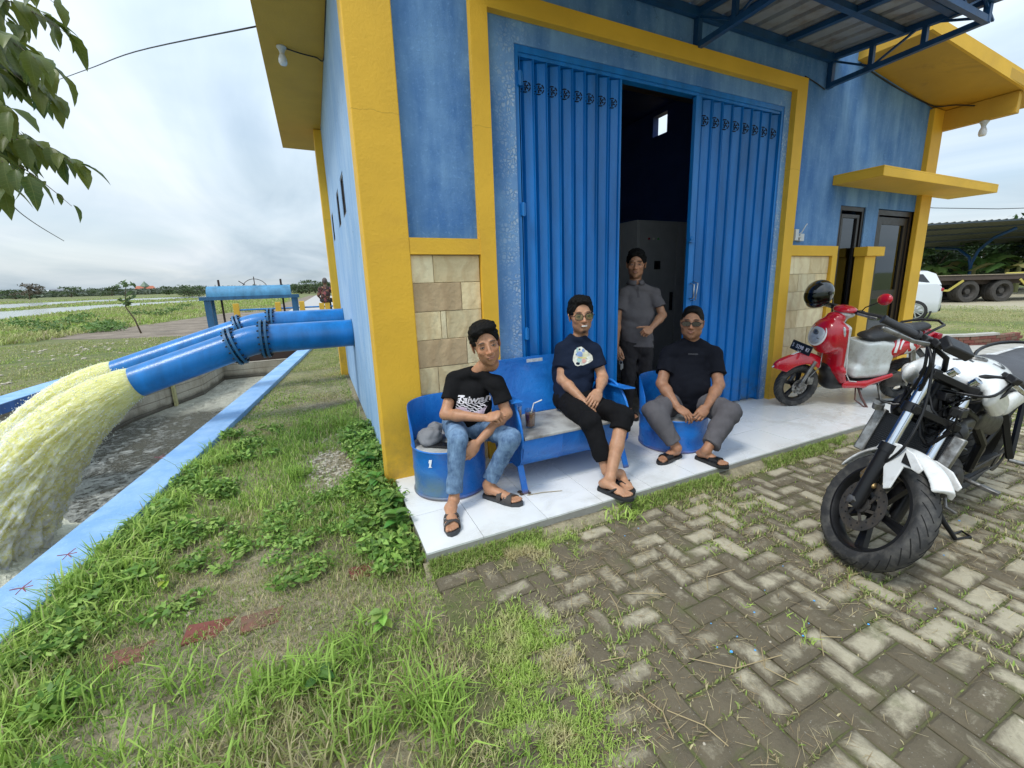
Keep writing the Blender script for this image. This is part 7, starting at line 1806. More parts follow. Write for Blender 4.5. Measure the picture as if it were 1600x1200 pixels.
    # ---- eyes
    for sx in (-1, 1):
        e = MB(); e.mi = 0; e.ell((sx*0.031, 0.0845, 0.0030), (0.0105, 0.0040, 0.0031), n=14, k=8); e.mi = 1; e.ell((sx*0.031, 0.0870, 0.0030), (0.0048, 0.0020, 0.0033), n=10, k=6); e.ell((sx*0.031, 0.0855, 0.0068), (0.0135, 0.0042, 0.0014), n=12, k=5)
        e.xf(HM); e.obj('eye', [EYEW, EYED], t, smooth=True)
    fobj([hair_field(hair)], 'hair', HAIRM, t, xf=HM, smooth_it=0)
    # ---- shirt
    lo = np.min([J[q] for q in ('neck', 'shR', 'shL', 'elR', 'elL', 'hipR', 'hipL')], 0)-0.17; hi = np.max([J[q] for q in ('neck', 'shR', 'shL', 'elR', 'elL')], 0)+0.12
    s = Field(lo, hi, 0.0065); k_ = 0.045
    hem = B_.get('hem', 0.0); p0 = hipm-up_*hem+fwd*0.01; ch = J['chest']; nb = J['neck']; up3 = unit(nb-ch)
    s.cone(p0, ch-up_*0.02, B_['w'], B_['w']*1.0, k=k_, side=side, sx=B_['sx'], cap=(1 if hem else 0, 0)); s.cone(ch-up_*0.02, nb-up3*0.150, B_['w'], B_['c']*0.92, k=k_, side=side, sx=B_['sx'])
    if B_.get('belly'): s.ell(hipm*0.45+ch*0.55+fwd*0.05, (B_['w']*1.35, B_['w']*1.05, B_['w']*1.2), R=frame(y=fwd, z=up_), k=0.05)
    for q in 'RL':
        sh, el = J['sh'+q], J['el'+q]; s.cone(sh, nb-up3*0.020, 0.052+B_['ex'], 0.056, k=0.03); e2 = sh+(el-sh)*sleeve; s.cone(sh, e2, B_['ua']+0.010, B_['ua']+0.019, k=0.03, cap=(0, 1))
    amp = B_.get('wr', 0.0045); s.wrinkle(amp*1.3, 26, B_.get('seed', 3)); s.wrinkle(amp*0.7, 62, 7)
    hn = hd+HR@nv((0, -0.02, -0.10))*hs
    s.cone(nb+up3*0.035, nb+up3*0.16, 0.060*fat, 0.080*fat, k=0.010, mode='sub'); s.ell(nb+fwd*0.060+up3*0.040, (0.058*fat, 0.05, 0.050), R=frame(y=fwd, z=up3), k=0.010, mode='sub')
    so = fobj([s], 'shirt', shirt, t)
    # ---- trousers
    pts = np.array([J['hipR'], J['hipL']]+[J[q] for q in ('knR', 'knL', 'anR', 'anL') if q in J]); g = Field(pts.min(0)-0.16, pts.max(0)+0.16, 0.0068)
    g.ell(hipm-fwd*0.01, (0.165*B_['pw'], 0.125*B_['pw'], 0.115), R=frame(y=fwd, z=up_), k=0.05)
    for q in 'RL':
        hp_, kn, an = J['hip'+q], J['kn'+q], J['an'+q]; g.cone(hp_, kn, B_['th'], B_['kn'], k=0.04)
        te = B_['te'][q]; e2 = kn+(an-kn)*te; g.cone(kn, e2, B_['kn']*1.0, B_['cuff'][q], k=0.03, cap=(0, 1))
    g.wrinkle(B_.get('twr', 0.0065), 30, 5+B_.get('seed', 3)); g.wrinkle(0.003, 75, 8)
    to = fobj([g], 'trousers', trous, t)
    if leg_ends:
        for q, (heel, toe, kind, sd) in leg_ends.items(): sandal(t, heel, toe, sd, kind)
    return t, so, to, HM, dict(side=Vector(side), up=Vector(up_), fwd=Vector(fwd), hip=Vector(hipm))
def glasses(HM, parent, col, lens, w_=0.027, hgt=0.021, thick=0.0019):
    m_ = MB(); gm = mat('spectacle_frame_'+col, {'black': (0.012, 0.010, 0.010), 'brown': (0.035, 0.022, 0.016)}[col], 0.3)
    for sx in (-1, 1):
        pts = []
        for i in range(25):
            a = 2*PI*i/24; c, s_ = math.cos(a), math.sin(a); pts.append((sx*0.0335+w_*abs(c)**0.75*np.sign(c), 0.104-0.010*((abs(c)**0.75*np.sign(c)*sx+1)/2)**2, 0.001+hgt*abs(s_)**0.75*np.sign(s_)))
        m_.tube(pts, thick, 6, cap=False); m_.tube([(sx*(0.0335+w_), 0.096, 0.006), (sx*0.074, 0.078, 0.008), (sx*0.082, 0.0, 0.008)], thick, 6)
    m_.tube([(-0.0075, 0.104, 0.004), (0, 0.107, 0.007), (0.0075, 0.104, 0.004)], thick, 6); m_.xf(HM); go = m_.obj('glasses', gm, parent, smooth=True)
    for sx in (-1, 1):
        l_ = MB(); l_.prism([(w_*0.97*abs(math.cos(a))**0.75*np.sign(math.cos(a)), hgt*0.97*abs(math.sin(a))**0.75*np.sign(math.sin(a))) for a in [2*PI*i/20 for i in range(20)]], 0.001, Matrix.Translation((sx*0.0335, 0.1005, 0.001)) @ Matrix.Rotation(PI/2, 4, 'X') @ Matrix.Rotation(-sx*0.17, 4, 'Y')); l_.xf(HM); l_.obj('lens', lens, go)
def lensmat(name, col, t_, fr_=0.25):
    m, k, b, pos = base_mat(name); gl = k.new('ShaderNodeBsdfGlossy', inp={'Color': (*col, 1), 'Roughness': 0.04}); tr = k.new('ShaderNodeBsdfTransparent', inp={'Color': (t_, t_*1.02, t_, 1)}); mx_ = k.new('ShaderNodeMixShader', inp={0: fr_}); k.l.new(tr.outputs[0], mx_.inputs[1]); k.l.new(gl.outputs[0], mx_.inputs[2]); k.l.new(mx_.outputs[0], k.n['Material Output'].inputs[0]); return m

# --- 1: man in a black shirt with white print, on the left drum chair
J1 = dict(head=(0.974, 2.616, 1.109), neck=(0.925, 2.690, 0.930), shR=(0.790, 2.800, 0.890), shL=(1.040, 2.560, 0.880), elR=(0.691, 2.691, 0.649), wrR=(0.892, 2.470, 0.652), haR=(0.960, 2.405, 0.678), elL=(1.060, 2.515, 0.645), wrL=(0.843, 2.492, 0.492), haL=(0.775, 2.462, 0.440), hipR=(0.790, 2.860, 0.515), hipL=(0.920, 2.770, 0.510), knR=(0.715, 2.490, 0.535), anR=(0.645, 2.440, 0.165), knL=(1.025, 2.385, 0.515), anL=(0.900, 2.500, 0.180), chest=(0.885, 2.735, 0.715))
b1 = dict(w=0.098, c=0.088, sx=1.42, ex=0.0, ua=0.044, fa=0.038, an=0.033, calf=0.045, pw=0.95, th=0.078, kn=0.062, te=dict(R=0.88, L=0.88), cuff=dict(R=0.047, L=0.047), hem=0.05, seed=3, wr=0.0055,
    hands=dict(R=dict(n=(0.1, 0.5, -0.9), s=(0.2, 0.5, 0.6), curl=(1.45, 1.6, 0.9), thumb=(0.35, 0.5)), L=dict(n=(-0.2, 0.9, -0.1), s=(-0.6, 0.1, 0.55), curl=[(0.5, 0.8, 0.5), (0.45, 0.7, 0.4), (0.5, 0.7, 0.4), (0.6, 0.8, 0.5)], thumb=(0.5, 0.4))))
M1 = person(J1, 'slim young man in a black printed t-shirt and jeans sitting on the left drum chair', (0.44, 0.225, 0.128), cloth('black_cotton', (0.007, 0.007, 0.008)), denim(), b1, 'swept', turn=0.14, tilt=-0.22, nod=-0.10, hs=1.18, fat=0.97,
    leg_ends=dict(R=((0.619, 2.435, 0.1), (0.557, 2.182, 0.1), 'strap', 1), L=((0.885, 2.530, 0.1), (1.045, 2.300, 0.1), 'strap', -1)))
# --- 2: smiling man in navy with glasses, on the bench
J2 = dict(head=(1.868, 2.855, 1.228), neck=(1.850, 2.870, 1.065), shR=(1.722, 2.935, 1.010), shL=(1.965, 2.780, 0.990), elR=(1.680, 2.840, 0.735), wrR=(1.738, 2.600, 0.600), haR=(1.762, 2.520, 0.545), elL=(1.965, 2.690, 0.745), wrL=(1.850, 2.575, 0.680), haL=(1.785, 2.535, 0.630), hipR=(1.715, 2.850, 0.560), hipL=(1.845, 2.770, 0.560), knR=(1.665, 2.420, 0.505), anR=(1.700, 2.270, 0.190), knL=(1.880, 2.330, 0.535), anL=(1.665, 2.180, 0.185), chest=(1.810, 2.870, 0.800))
b2_ = dict(w=0.110, c=0.096, sx=1.42, ex=0.004, ua=0.049, fa=0.042, an=0.036, calf=0.050, pw=1.0, th=0.088, kn=0.072, te=dict(R=0.80, L=0.22), cuff=dict(R=0.058, L=0.072), hem=0.03, seed=6,
    hands=dict(R=dict(n=(-0.1, 0.2, -1), s=(0.9, 0.4, 0.0), curl=(0.25, 0.35, 0.2), thumb=(0.35, 0.3)), L=dict(n=(-0.3, 0.5, -0.8), s=(-0.5, 0.6, 0.1), curl=(0.35, 0.45, 0.3), thumb=(0.4, 0.3))))
M2 = person(J2, 'smiling man with round glasses in a navy t-shirt sitting on the blue bench', (0.44, 0.235, 0.138), cloth('navy_cotton', (0.008, 0.014, 0.032)), cloth('black_trousers', (0.006, 0.006, 0.007)), b2_, 'curly', turn=0.22, tilt=-0.04, nod=0.0, hs=1.19, beard=0.9, bare='L',
    leg_ends=dict(R=((1.815, 2.300, 0.1), (1.755, 2.075, 0.1), 'thong', 1), L=((1.620, 2.240, 0.1), (1.705, 2.010, 0.1), 'thong', -1)))
glasses(M2[3], M2[0], 'black', lensmat('greenish_lens', (0.25, 0.33, 0.25), 0.92), 0.026, 0.0205)
m_ = MB(); m_.ell((0, 0.0985, -0.0590), (0.0205, 0.004, 0.0062), n=14, k=6); m_.xf(M2[3]); m_.obj('teeth', mat('teeth_white', (0.75, 0.73, 0.68), 0.3), M2[0], smooth=True)
# --- 3: standing man in a grey polo in the doorway
J3 = dict(head=(2.959, 3.507, 1.646), neck=(2.951, 3.500, 1.445), shR=(2.805, 3.550, 1.385), shL=(3.150, 3.410, 1.385), elR=(2.740, 3.520, 1.100), wrR=(2.665, 3.430, 0.835), haR=(2.640, 3.375, 0.745), elL=(3.160, 3.320, 1.130), wrL=(2.940, 3.235, 1.020), haL=(2.850, 3.215, 0.985), hipR=(2.855, 3.470, 0.830), hipL=(3.010, 3.400, 0.830), knR=(2.850, 3.450, 0.50), anR=(2.85, 3.47, 0.15), knL=(3.030, 3.420, 0.50), anL=(3.06, 3.42, 0.15), chest=(2.948, 3.480, 1.150))
b3 = dict(w=0.118, c=0.098, sx=1.42, ex=0.002, ua=0.047, fa=0.041, an=0.036, calf=0.05, pw=1.0, th=0.092, kn=0.070, te=dict(R=0.95, L=0.95), cuff=dict(R=0.062, L=0.062), hem=0.03, seed=9,
    hands=dict(R=dict(n=(0.7, 0.4, 0.1), s=(0.3, -0.9, 0.2), curl=(0.7, 0.9, 0.5), thumb=(0.4, 0.4)), L=dict(n=(0.1, 0.8, -0.6), s=(-0.2, 0.1, 1.0), curl=(1.3, 1.5, 0.8), thumb=(0.9, 0.1))))
POLO = cloth('grey_polo_pique', (0.125, 0.115, 0.120))
M3 = person(J3, 'man in a grey polo shirt standing in the dark doorway with one thumb raised', (0.44, 0.225, 0.13), POLO, cloth('dark_charcoal_trousers', (0.035, 0.032, 0.034)), b3, 'fringe', turn=-0.04, tilt=0.04, nod=-0.05, hs=1.19, polo=True, sleeve=0.60,
    leg_ends=dict(R=((2.86, 3.50, 0.1), (2.80, 3.25, 0.1), 'slide', 1), L=((3.07, 3.45, 0.1), (3.06, 3.20, 0.1), 'slide', -1)))
# collar, placket, keys
D3 = M3[4]; nb3 = Vector(J3['neck']); m_ = MB()
for sg in (-1, 1):
    rr = []
    for i in range(9):
        a = math.radians(8+i*20); c_ = nb3+D3['side']*math.sin(a)*0.066*sg+D3['fwd']*(math.cos(a)*0.066+0.002); inn = c_+D3['up']*(0.050-0.02*max(0, math.cos(a))); o_ = c_+D3['side']*sg*0.024*abs(math.sin(a)+0.3)+D3['fwd']*0.020*math.cos(a)+D3['up']*(0.006-0.022*max(0, math.cos(a))); rr.append([inn, (inn+o_)/2+D3['up']*0.010, o_])
    m_.loft(rr, closed=False)
co = m_.obj('collar', POLO, M3[0], smooth=True); sm_ = co.modifiers.new('solid', 'SOLIDIFY'); sm_.thickness = 0.004
m_ = MB(); m_.add([(-0.012, -0.11, 0), (0.012, -0.11, 0), (0.012, 0.0, 0), (-0.012, 0.0, 0), (-0.012, -0.055, 0), (0.012, -0.055, 0)], [(0, 1, 5, 4), (4, 5, 2, 3)]); snap_print(subdiv(m_, 2), 'placket', cloth('polo_placket', (0.085, 0.078, 0.082)), M3[0], M3[1], nb3-D3['up']*0.03, D3['side'], D3['up'])
kt = MB(); kt.torus((2.645, 3.325, 0.69), (0.4, 1, 0), 0.018, 0.003, 14, 5); kt.b2((2.64, 3.32, 0.62), (2.655, 3.326, 0.675)); kt.b2((2.655, 3.315, 0.63), (2.667, 3.32, 0.68)); tag(kt.obj('key_ring', mat('worn_steel', (0.45, 0.47, 0.50), 0.35, 0.9)), 'bunch of keys hanging from the standing man\'s lowered hand', 'keys')
# --- 4: heavier man with sunglasses on the right drum chair
J4 = dict(head=(2.880, 2.670, 1.120), neck=(2.895, 2.690, 0.975), shR=(2.715, 2.780, 0.895), shL=(3.080, 2.575, 0.880), elR=(2.570, 2.680, 0.620), wrR=(2.540, 2.470, 0.475), haR=(2.572, 2.390, 0.430), elL=(2.990, 2.450, 0.600), wrL=(2.745, 2.350, 0.470), haL=(2.660, 2.330, 0.422), hipR=(2.740, 2.690, 0.445), hipL=(2.900, 2.600, 0.445), knR=(2.335, 2.500, 0.445), anR=(2.435, 2.350, 0.185), knL=(2.870, 2.235, 0.430), anL=(2.600, 2.200, 0.185), chest=(2.845, 2.680, 0.650))
b4 = dict(w=0.145, c=0.118, sx=1.42, ex=0.010, ua=0.056, fa=0.047, an=0.038, calf=0.056, pw=1.15, th=0.108, kn=0.088, te=dict(R=0.86, L=0.86), cuff=dict(R=0.066, L=0.068), hem=0.0, belly=True, seed=12, wr=0.005,
    hands=dict(R=dict(n=(0.1, 0.7, -0.7), s=(0.75, 0.1, 0.5), curl=(0.45, 0.6, 0.4), thumb=(0.2, 0.3)), L=dict(n=(0.0, 0.7, -0.7), s=(-0.1, -0.3, 0.9), curl=(0.6, 0.9, 0.5), thumb=(0.2, 0.3))))
M4 = person(J4, 'heavier man in sunglasses and a plain black t-shirt sitting on the right drum chair', (0.35, 0.175, 0.10), cloth('blue_black_cotton', (0.006, 0.007, 0.012)), cloth('grey_chino', (0.105, 0.100, 0.108)), b4, 'cropped', turn=-0.06, tilt=0.02, nod=0.0, hs=1.17, fat=1.16, sleeve=0.66,
    leg_ends=dict(R=((2.505, 2.385, 0.1), (2.255, 2.350, 0.1), 'slide', -1), L=((2.600, 2.290, 0.1), (2.640, 2.040, 0.1), 'slide', -1)))
glasses(M4[3], M4[0], 'brown', lensmat('dark_lens', (0.35, 0.35, 0.38), 0.12), 0.029, 0.0155, 0.0024)
# shirt prints
WHP = mat('white_shirt_print', (0.78, 0.76, 0.80), 0.8); PKP = mat('pale_pink_shirt_print', (0.62, 0.50, 0.60), 0.85, var=0.35, scale=55); 
D1 = M1[4]; o1 = Vector(J1['chest'])+D1['up']*0.010+D1['side']*0.045
m_ = subdiv(textmb('Taiwan', 0.072, 0.0018), 1); snap_print(m_, 'shirt_print', WHP, M1[0], M1[1], o1, D1['side'], D1['up'])
m_ = MB()
for r_ in range(6):
    y0_ = 0.030-r_*0.0165; pa = []
    for i in range(19): x = -0.098+i*0.0105 if r_ > 1 else -0.098+i*0.0035; pa.append((x, y0_-0.06*(x+0.098)+0.006*math.sin(x*150+r_)))
    for i in range(18): a, b_ = pa[i], pa[i+1]; m_.add([(a[0], a[1], 0), (b_[0], b_[1], 0), (b_[0], b_[1]+0.0065, 0), (a[0], a[1]+0.0065, 0)], [(0, 1, 2, 3)])
snap_print(m_, 'stripe_print', WHP, M1[0], M1[1], o1, D1['side'], D1['up'], 0.002)
m_ = MB(); nx_ = 14
for i in range(nx_):
    for j in range(5):
        x0_, x1_ = -0.10+i*0.0142, -0.10+(i+1)*0.0142; top = -0.045+0.02*math.sin(i*0.5+0.3); y0_, y1_ = -0.105+(top+0.105)*j/5, -0.105+(top+0.105)*(j+1)/5
        m_.add([(x0_, y0_, 0), (x1_, y0_, 0), (x1_, y1_, 0), (x0_, y1_, 0)], [(0, 1, 2, 3)])
snap_print(m_, 'pale_print', PKP, M1[0], M1[1], o1, D1['side'], D1['up'], 0.003)
D2 = M2[4]; o2 = Vector(J2['neck'])-D2['up']*0.165+D2['side']*0.040
cols = [(0.70, 0.72, 0.66), (0.62, 0.55, 0.25), (0.25, 0.36, 0.62), (0.60, 0.35, 0.30), (0.35, 0.52, 0.50), (0.65, 0.64, 0.45)]
def blob(rx, ry, cx_, cy_, seed, n=26):
    r = random.Random(seed); m_ = MB(); ring = [(cx_, cy_, 0)]; 
    for lv in (0.5, 1.0):
        for i in range(n): a = 2*PI*i/n; q = lv*(1+0.12*math.sin(a*3+seed)+0.07*r.uniform(-1, 1)*lv); ring.append((cx_+rx*q*math.cos(a), cy_+ry*q*math.sin(a), 0))
    fs = [(0, 1+i, 1+(i+1) % n) for i in range(n)]+[(1+i, 1+n+i, 1+n+(i+1) % n, 1+(i+1) % n) for i in range(n)]; m_.add(ring, fs); return m_
snap_print(blob(0.074, 0.070, 0, 0, 2), 'shirt_print', mat('multicolour_print', (0.66, 0.66, 0.58), 0.85, var=0.4, scale=45), M2[0], M2[1], o2, D2['side'], D2['up'], 0.002)
for i, (rx, ry, cx_, cy_, ci) in enumerate([(0.026, 0.020, -0.02, 0.022, 2), (0.024, 0.022, 0.026, 0.018, 5), (0.036, 0.007, 0.004, -0.006, 1), (0.018, 0.016, -0.022, -0.026, 4), (0.016, 0.018, 0.016, -0.030, 3), (0.008, 0.02, -0.04, 0.05, 4), (0.01, 0.014, 0.006, 0.052, 2), (0.012, 0.010, 0.048, -0.002, 0)]):
    snap_print(blob(rx, ry, cx_, cy_, 10+i, 14), 'print_patch', mat('print_colour_%d' % ci, cols[ci], 0.85), M2[0], M2[1], o2, D2['side'], D2['up'], 0.0035+0.0006*i)
D4 = M4[4]; o4 = Vector(J4['neck'])-D4['up']*0.135+D4['side']*0.0
snap_print(subdiv(textmb('BONANZA', 0.016, 0.0002), 0), 'shirt_print', mat('faint_grey_print', (0.10, 0.10, 0.11), 0.8), M4[0], M4[1], o4, D4['side'], D4['up'], 0.002)
# --- 5: man seen from behind, sitting on the yellow posts of the crossing
J5 = dict(head=(0.385, 17.50, 1.70), neck=(0.38, 17.5, 1.50), shR=(0.56, 17.48, 1.43), shL=(0.20, 17.48, 1.43), elR=(0.66, 17.42, 1.20), wrR=(0.70, 17.62, 1.03), haR=(0.70, 17.70, 1.0), elL=(0.12, 17.45, 1.18), wrL=(0.20, 17.62, 1.05), haL=(0.24, 17.7, 1.03), hipR=(0.40, 17.52, 1.04), hipL=(0.24, 17.52, 1.04), knR=(0.78, 17.82, 0.98), anR=(0.80, 17.95, 0.58), knL=(0.46, 17.95, 1.0), anL=(0.50, 18.02, 0.60), chest=(0.36, 17.49, 1.22))
b5 = dict(w=0.115, c=0.10, sx=1.4, ex=0.0, ua=0.045, fa=0.038, an=0.036, calf=0.05, pw=1.0, th=0.085, kn=0.068, te=dict(R=0.9, L=0.9), cuff=dict(R=0.06, L=0.06), hem=0.03, seed=2, hands=dict())
BATIK = None
def batik():
    m, k, b, pos = base_mat('brown_red_batik'); v = k.new('ShaderNodeTexVoronoi', inp={'Vector': pos, 'Scale': 16.0}); n = k.noise(pos, 12, 4); c = k.mix(k.mrange(v.outputs[0], 0.2, 0.5), (0.34, 0.16, 0.09), (0.05, 0.03, 0.03)); c = k.mix(k.mrange(n, 0.55, 0.62), c, (0.26, 0.07, 0.08)); setb(k, b, c, 0.9); return m
def person_back(J, label):
    J = {a: nv(b_) for a, b_ in J.items()}; t = empty('person', (0.3, 17.5, 0), label, 'person'); f = Field((-0.05, 17.2, 0.45), (1.0, 18.2, 1.9), 0.011)
    f.ell(J['head'], (0.078, 0.098, 0.115), k=0.02); f.cone(J['neck']-nv((0, 0, 0.05)), J['head']-nv((0, 0, 0.05)), 0.06, 0.055, k=0.02)
    for q in 'RL': f.cone(J['sh'+q], J['el'+q], 0.045, 0.038, k=0.02); f.cone(J['el'+q], J['wr'+q], 0.036, 0.026, k=0.02); f.ell(J['ha'+q], (0.03, 0.05, 0.02), k=0.01); f.ell(J['head']+nv((0.08 if q == 'R' else -0.08, 0, -0.01)), (0.01, 0.02, 0.03), k=0.01); f.cone(J['an'+q], J['an'+q]+nv((0, 0.16, -0.06)), 0.035, 0.028, k=0.02)
    f.cone(J['chest'], J['neck'], 0.09, 0.07, k=0.03)
    fobj([f], 'body', SKIN, t, cols=lambda V: np.tile(nv((0.16, 0.09, 0.06)), (len(V), 1)))
    h_ = Field((0.25, 17.3, 1.55), (0.52, 17.7, 1.9), 0.008); h_.ell(J['head']+nv((0, -0.012, 0.02)), (0.086, 0.10, 0.112), k=0.02); fobj([h_], 'hair', mat('greying_hair', (0.11, 0.09, 0.085), 0.8), t)
    s = Field((0.0, 17.2, 0.85), (0.85, 17.9, 1.65), 0.011); s.cone((0.33, 17.5, 1.02), J['chest'], 0.115, 0.12, k=0.04, side=(1, 0, 0), sx=1.3); s.cone(J['chest'], J['neck']-nv((0, 0, 0.11)), 0.12, 0.10, k=0.04, side=(1, 0, 0), sx=1.4)
    for q in 'RL': s.cone(J['sh'+q], J['neck']-nv((0, 0, 0.02)), 0.065, 0.065, k=0.03); s.cone(J['sh'+q], J['el'+q], 0.062, 0.058, k=0.03, cap=(0, 1))
    s.wrinkle(0.006, 30, 2); fobj([s], 'shirt', batik(), t)
    g = Field((0.0, 17.2, 0.5), (1.0, 18.2, 1.2), 0.012); g.ell((0.32, 17.52, 1.02), (0.17, 0.13, 0.10), k=0.04)
    for q in 'RL': g.cone(J['hip'+q], J['kn'+q], 0.085, 0.068, k=0.03); g.cone(J['kn'+q], J['an'+q], 0.066, 0.055, k=0.03, cap=(0, 1))
    fobj([g], 'trousers', cloth('dark_grey_slacks', (0.05, 0.05, 0.055)), t)
person_back(J5, 'man in a brown and red patterned shirt seen from behind, sitting on the railing posts')
# ================================================================== motor scooter and motorcycle
BLK = mat('black_plastic', (0.016, 0.016, 0.017), 0.42, var=0.15, bump=0.0008, bscale=150, obj=True)
SATB = mat('satin_black_metal', (0.014, 0.014, 0.015), 0.36, 0.4, obj=True); CHR = mat('chrome_tube', (0.72, 0.74, 0.76), 0.12, 1.0, var=0.03, obj=True)
ALU = mat('dull_aluminium', (0.34, 0.34, 0.33), 0.45, 0.85, var=0.25, scale=25, dirt=(0.08, 0.07, 0.06), dirtamt=0.5, dscale=18, obj=True); CAST = mat('dirty_engine_grey', (0.055, 0.052, 0.05), 0.6, 0.4, var=0.3, scale=18, dirt=(0.10, 0.08, 0.06), dirtamt=0.4, dscale=14, bump=0.002, obj=True)
RED = mat('red_scooter_paint', (0.50, 0.006, 0.020), 0.22, coat=0.7, var=0.05, obj=True); SWH = mat('pale_white_panel', (0.62, 0.65, 0.64), 0.3, coat=0.3, var=0.04, dirt=(0.35, 0.32, 0.27), dirtamt=0.35, dscale=6, obj=True)
MWH = mat('white_motorcycle_paint', (0.76, 0.77, 0.76), 0.2, coat=0.5, var=0.03, dirt=(0.45, 0.43, 0.40), dirtamt=0.3, dscale=8, obj=True)
SEATB = mat('black_vinyl_seat', (0.022, 0.022, 0.024), 0.5, var=0.2, bump=0.001, bscale=300, obj=True); SEATG = mat('sun_faded_seat', (0.075, 0.078, 0.088), 0.6, var=0.2, bump=0.001, bscale=300, obj=True)
GOLD = mat('gold_caliper', (0.42, 0.28, 0.12), 0.4, 0.8, var=0.3, scale=40, obj=True); DTYR = mat('dusty_road_tyre', (0.030, 0.030, 0.031), 0.72, var=0.4, scale=10, bump=0.001, dirt=(0.10, 0.095, 0.085), dirtamt=0.45, dscale=16, obj=True)
CLEAR = mat('headlamp_glass', (0.55, 0.57, 0.58), 0.16, 0.2, var=0.4, scale=22, obj=True)
def smat(rake, head, st):
    ax = Vector((-math.sin(rake), 0, math.cos(rake))); h = Vector(head); return Matrix.Translation(h) @ Matrix.Rotation(st, 4, ax) @ Matrix.Translation(-h)
class Veh:
    def __init__(s, name, M, S, label, cat): s.M = M; s.S = S; s.t = empty(name, label=label, cat=cat, mat4=M)
    def p(s, m_, name, mt, st=False, parent=None, smooth=40, bevel=0, start=0, **kw):
        if st: m_.xf(s.S)
        return m_.obj(name, mt, parent or s.t, local=True, smooth=smooth, bevel=bevel)
    def f(s, fd, name, mt, st=False, parent=None, it=1): return fobj([fd], name, mt, parent or s.t, local=True, xf=s.S if st else None, smooth_it=it)
def wheel(v, x, R_, w_, rr, st, spokes, disc, rimm, y=0.0, zc=None):
    zc = zc or R_; Mx = Matrix.Translation((x, y, zc)) @ Matrix.Rotation(PI/2, 4, 'X'); n = 64
    prof = []
    for i in range(15):
        a = -1.25+2.5*i/14; prof.append((R_-w_*0.5+w_*0.5*math.cos(a)*1.0, w_*0.5*math.sin(a)*1.05))
    prof = [(rr+0.005, -w_*0.34)]+prof+[(rr+0.005, w_*0.34)]
    m_ = MB(); m_.lathe(prof, n, Mx, close=True)
    tw_ = v.p(m_, 'tyre', DTYR, st, smooth=60)
    g = MB()                                               # tread grooves as shallow dark bars
    for q in range(30):
        for sg in (-1, 1):
            a0 = 2*PI*q/30+(0.1 if sg > 0 else 0); pts = []
            for k_ in range(4): b_ = 0.15+0.85*k_/3; a = a0+0.09*k_; rad = R_-w_*0.5+w_*0.5*math.cos(b_)+0.0006; pts.append(Mx @ Vector((rad*math.cos(a), rad*math.sin(a), sg*w_*0.5*math.sin(b_)*1.05)))
            g.tube(pts, 0.0022, 4)
    o = v.p(g, 'tread_grooves', mat('groove_black', (0.006, 0.006, 0.006), 0.9), st, parent=tw_); o['kind'] = 'stuff'
    m_ = MB(); hw = w_*0.36; m_.lathe([(rr+0.008, -hw), (rr+0.008, -hw+0.008), (rr-0.006, -hw+0.012), (rr-0.012, 0), (rr-0.006, hw-0.012), (rr+0.008, hw-0.008), (rr+0.008, hw), (rr-0.004, hw+0.001), (rr-0.020, 0.012), (rr-0.020, -0.012), (rr-0.004, -hw-0.001)], n, Mx, close=True)
    for q in range(spokes):
        a = 2*PI*q/spokes+0.35
        for da in (-0.07, 0.07): m_.bar(Mx @ Vector((0.03*math.cos(a), 0.03*math.sin(a), 0)), Mx @ Vector(((rr-0.014)*math.cos(a+da), (rr-0.014)*math.sin(a+da), 0)), 0.022, 0.026, Mx.to_3x3() @ Vector((0, 0, 1)))
    m_.lathe([(0, -0.045), (0.034, -0.045), (0.042, -0.02), (0.042, 0.02), (0.034, 0.045), (0, 0.045)], 20, Mx); v.p(m_, 'wheel_rim', rimm, st)
    if disc:
        dy, dr = disc; D_ = Matrix.Translation((x, dy, zc)) @ Matrix.Rotation(PI/2, 4, 'X'); m_ = MB(); m_.lathe([(dr*0.62, -0.002), (dr, -0.002), (dr, 0.002), (dr*0.62, 0.002)], 48, D_, close=True)
        for q in range(6): a = q*PI/3; m_.bar(D_ @ Vector((0.035*math.cos(a), 0.035*math.sin(a), 0)), D_ @ Vector((dr*0.66*math.cos(a+0.4), dr*0.66*math.sin(a+0.4), 0)), 0.014, 0.004, Vector((0, 1, 0)))
        m_.lathe([(0, -0.008), (0.038, -0.008), (0.038, 0.008), (0, 0.008)], 20, D_); dd = v.p(m_, 'brake_disc', ALU if rimm is SATB and R_ < 0.28 else CAST, st)
        m_ = MB()
        for q in range(24): a = 2*PI*q/24; rr_ = dr*(0.72 if q % 2 else 0.88); c_ = D_ @ Vector((rr_*math.cos(a), rr_*math.sin(a), 0)); m_.tube([c_-Vector((0, 0.0026, 0)), c_+Vector((0, 0.0026, 0))], 0.005, 6)
        o = v.p(m_, 'disc_holes', mat('groove_black', (0.006, 0.006, 0.006), 0.9), st, parent=dd); o['kind'] = 'stuff'
    return tw_
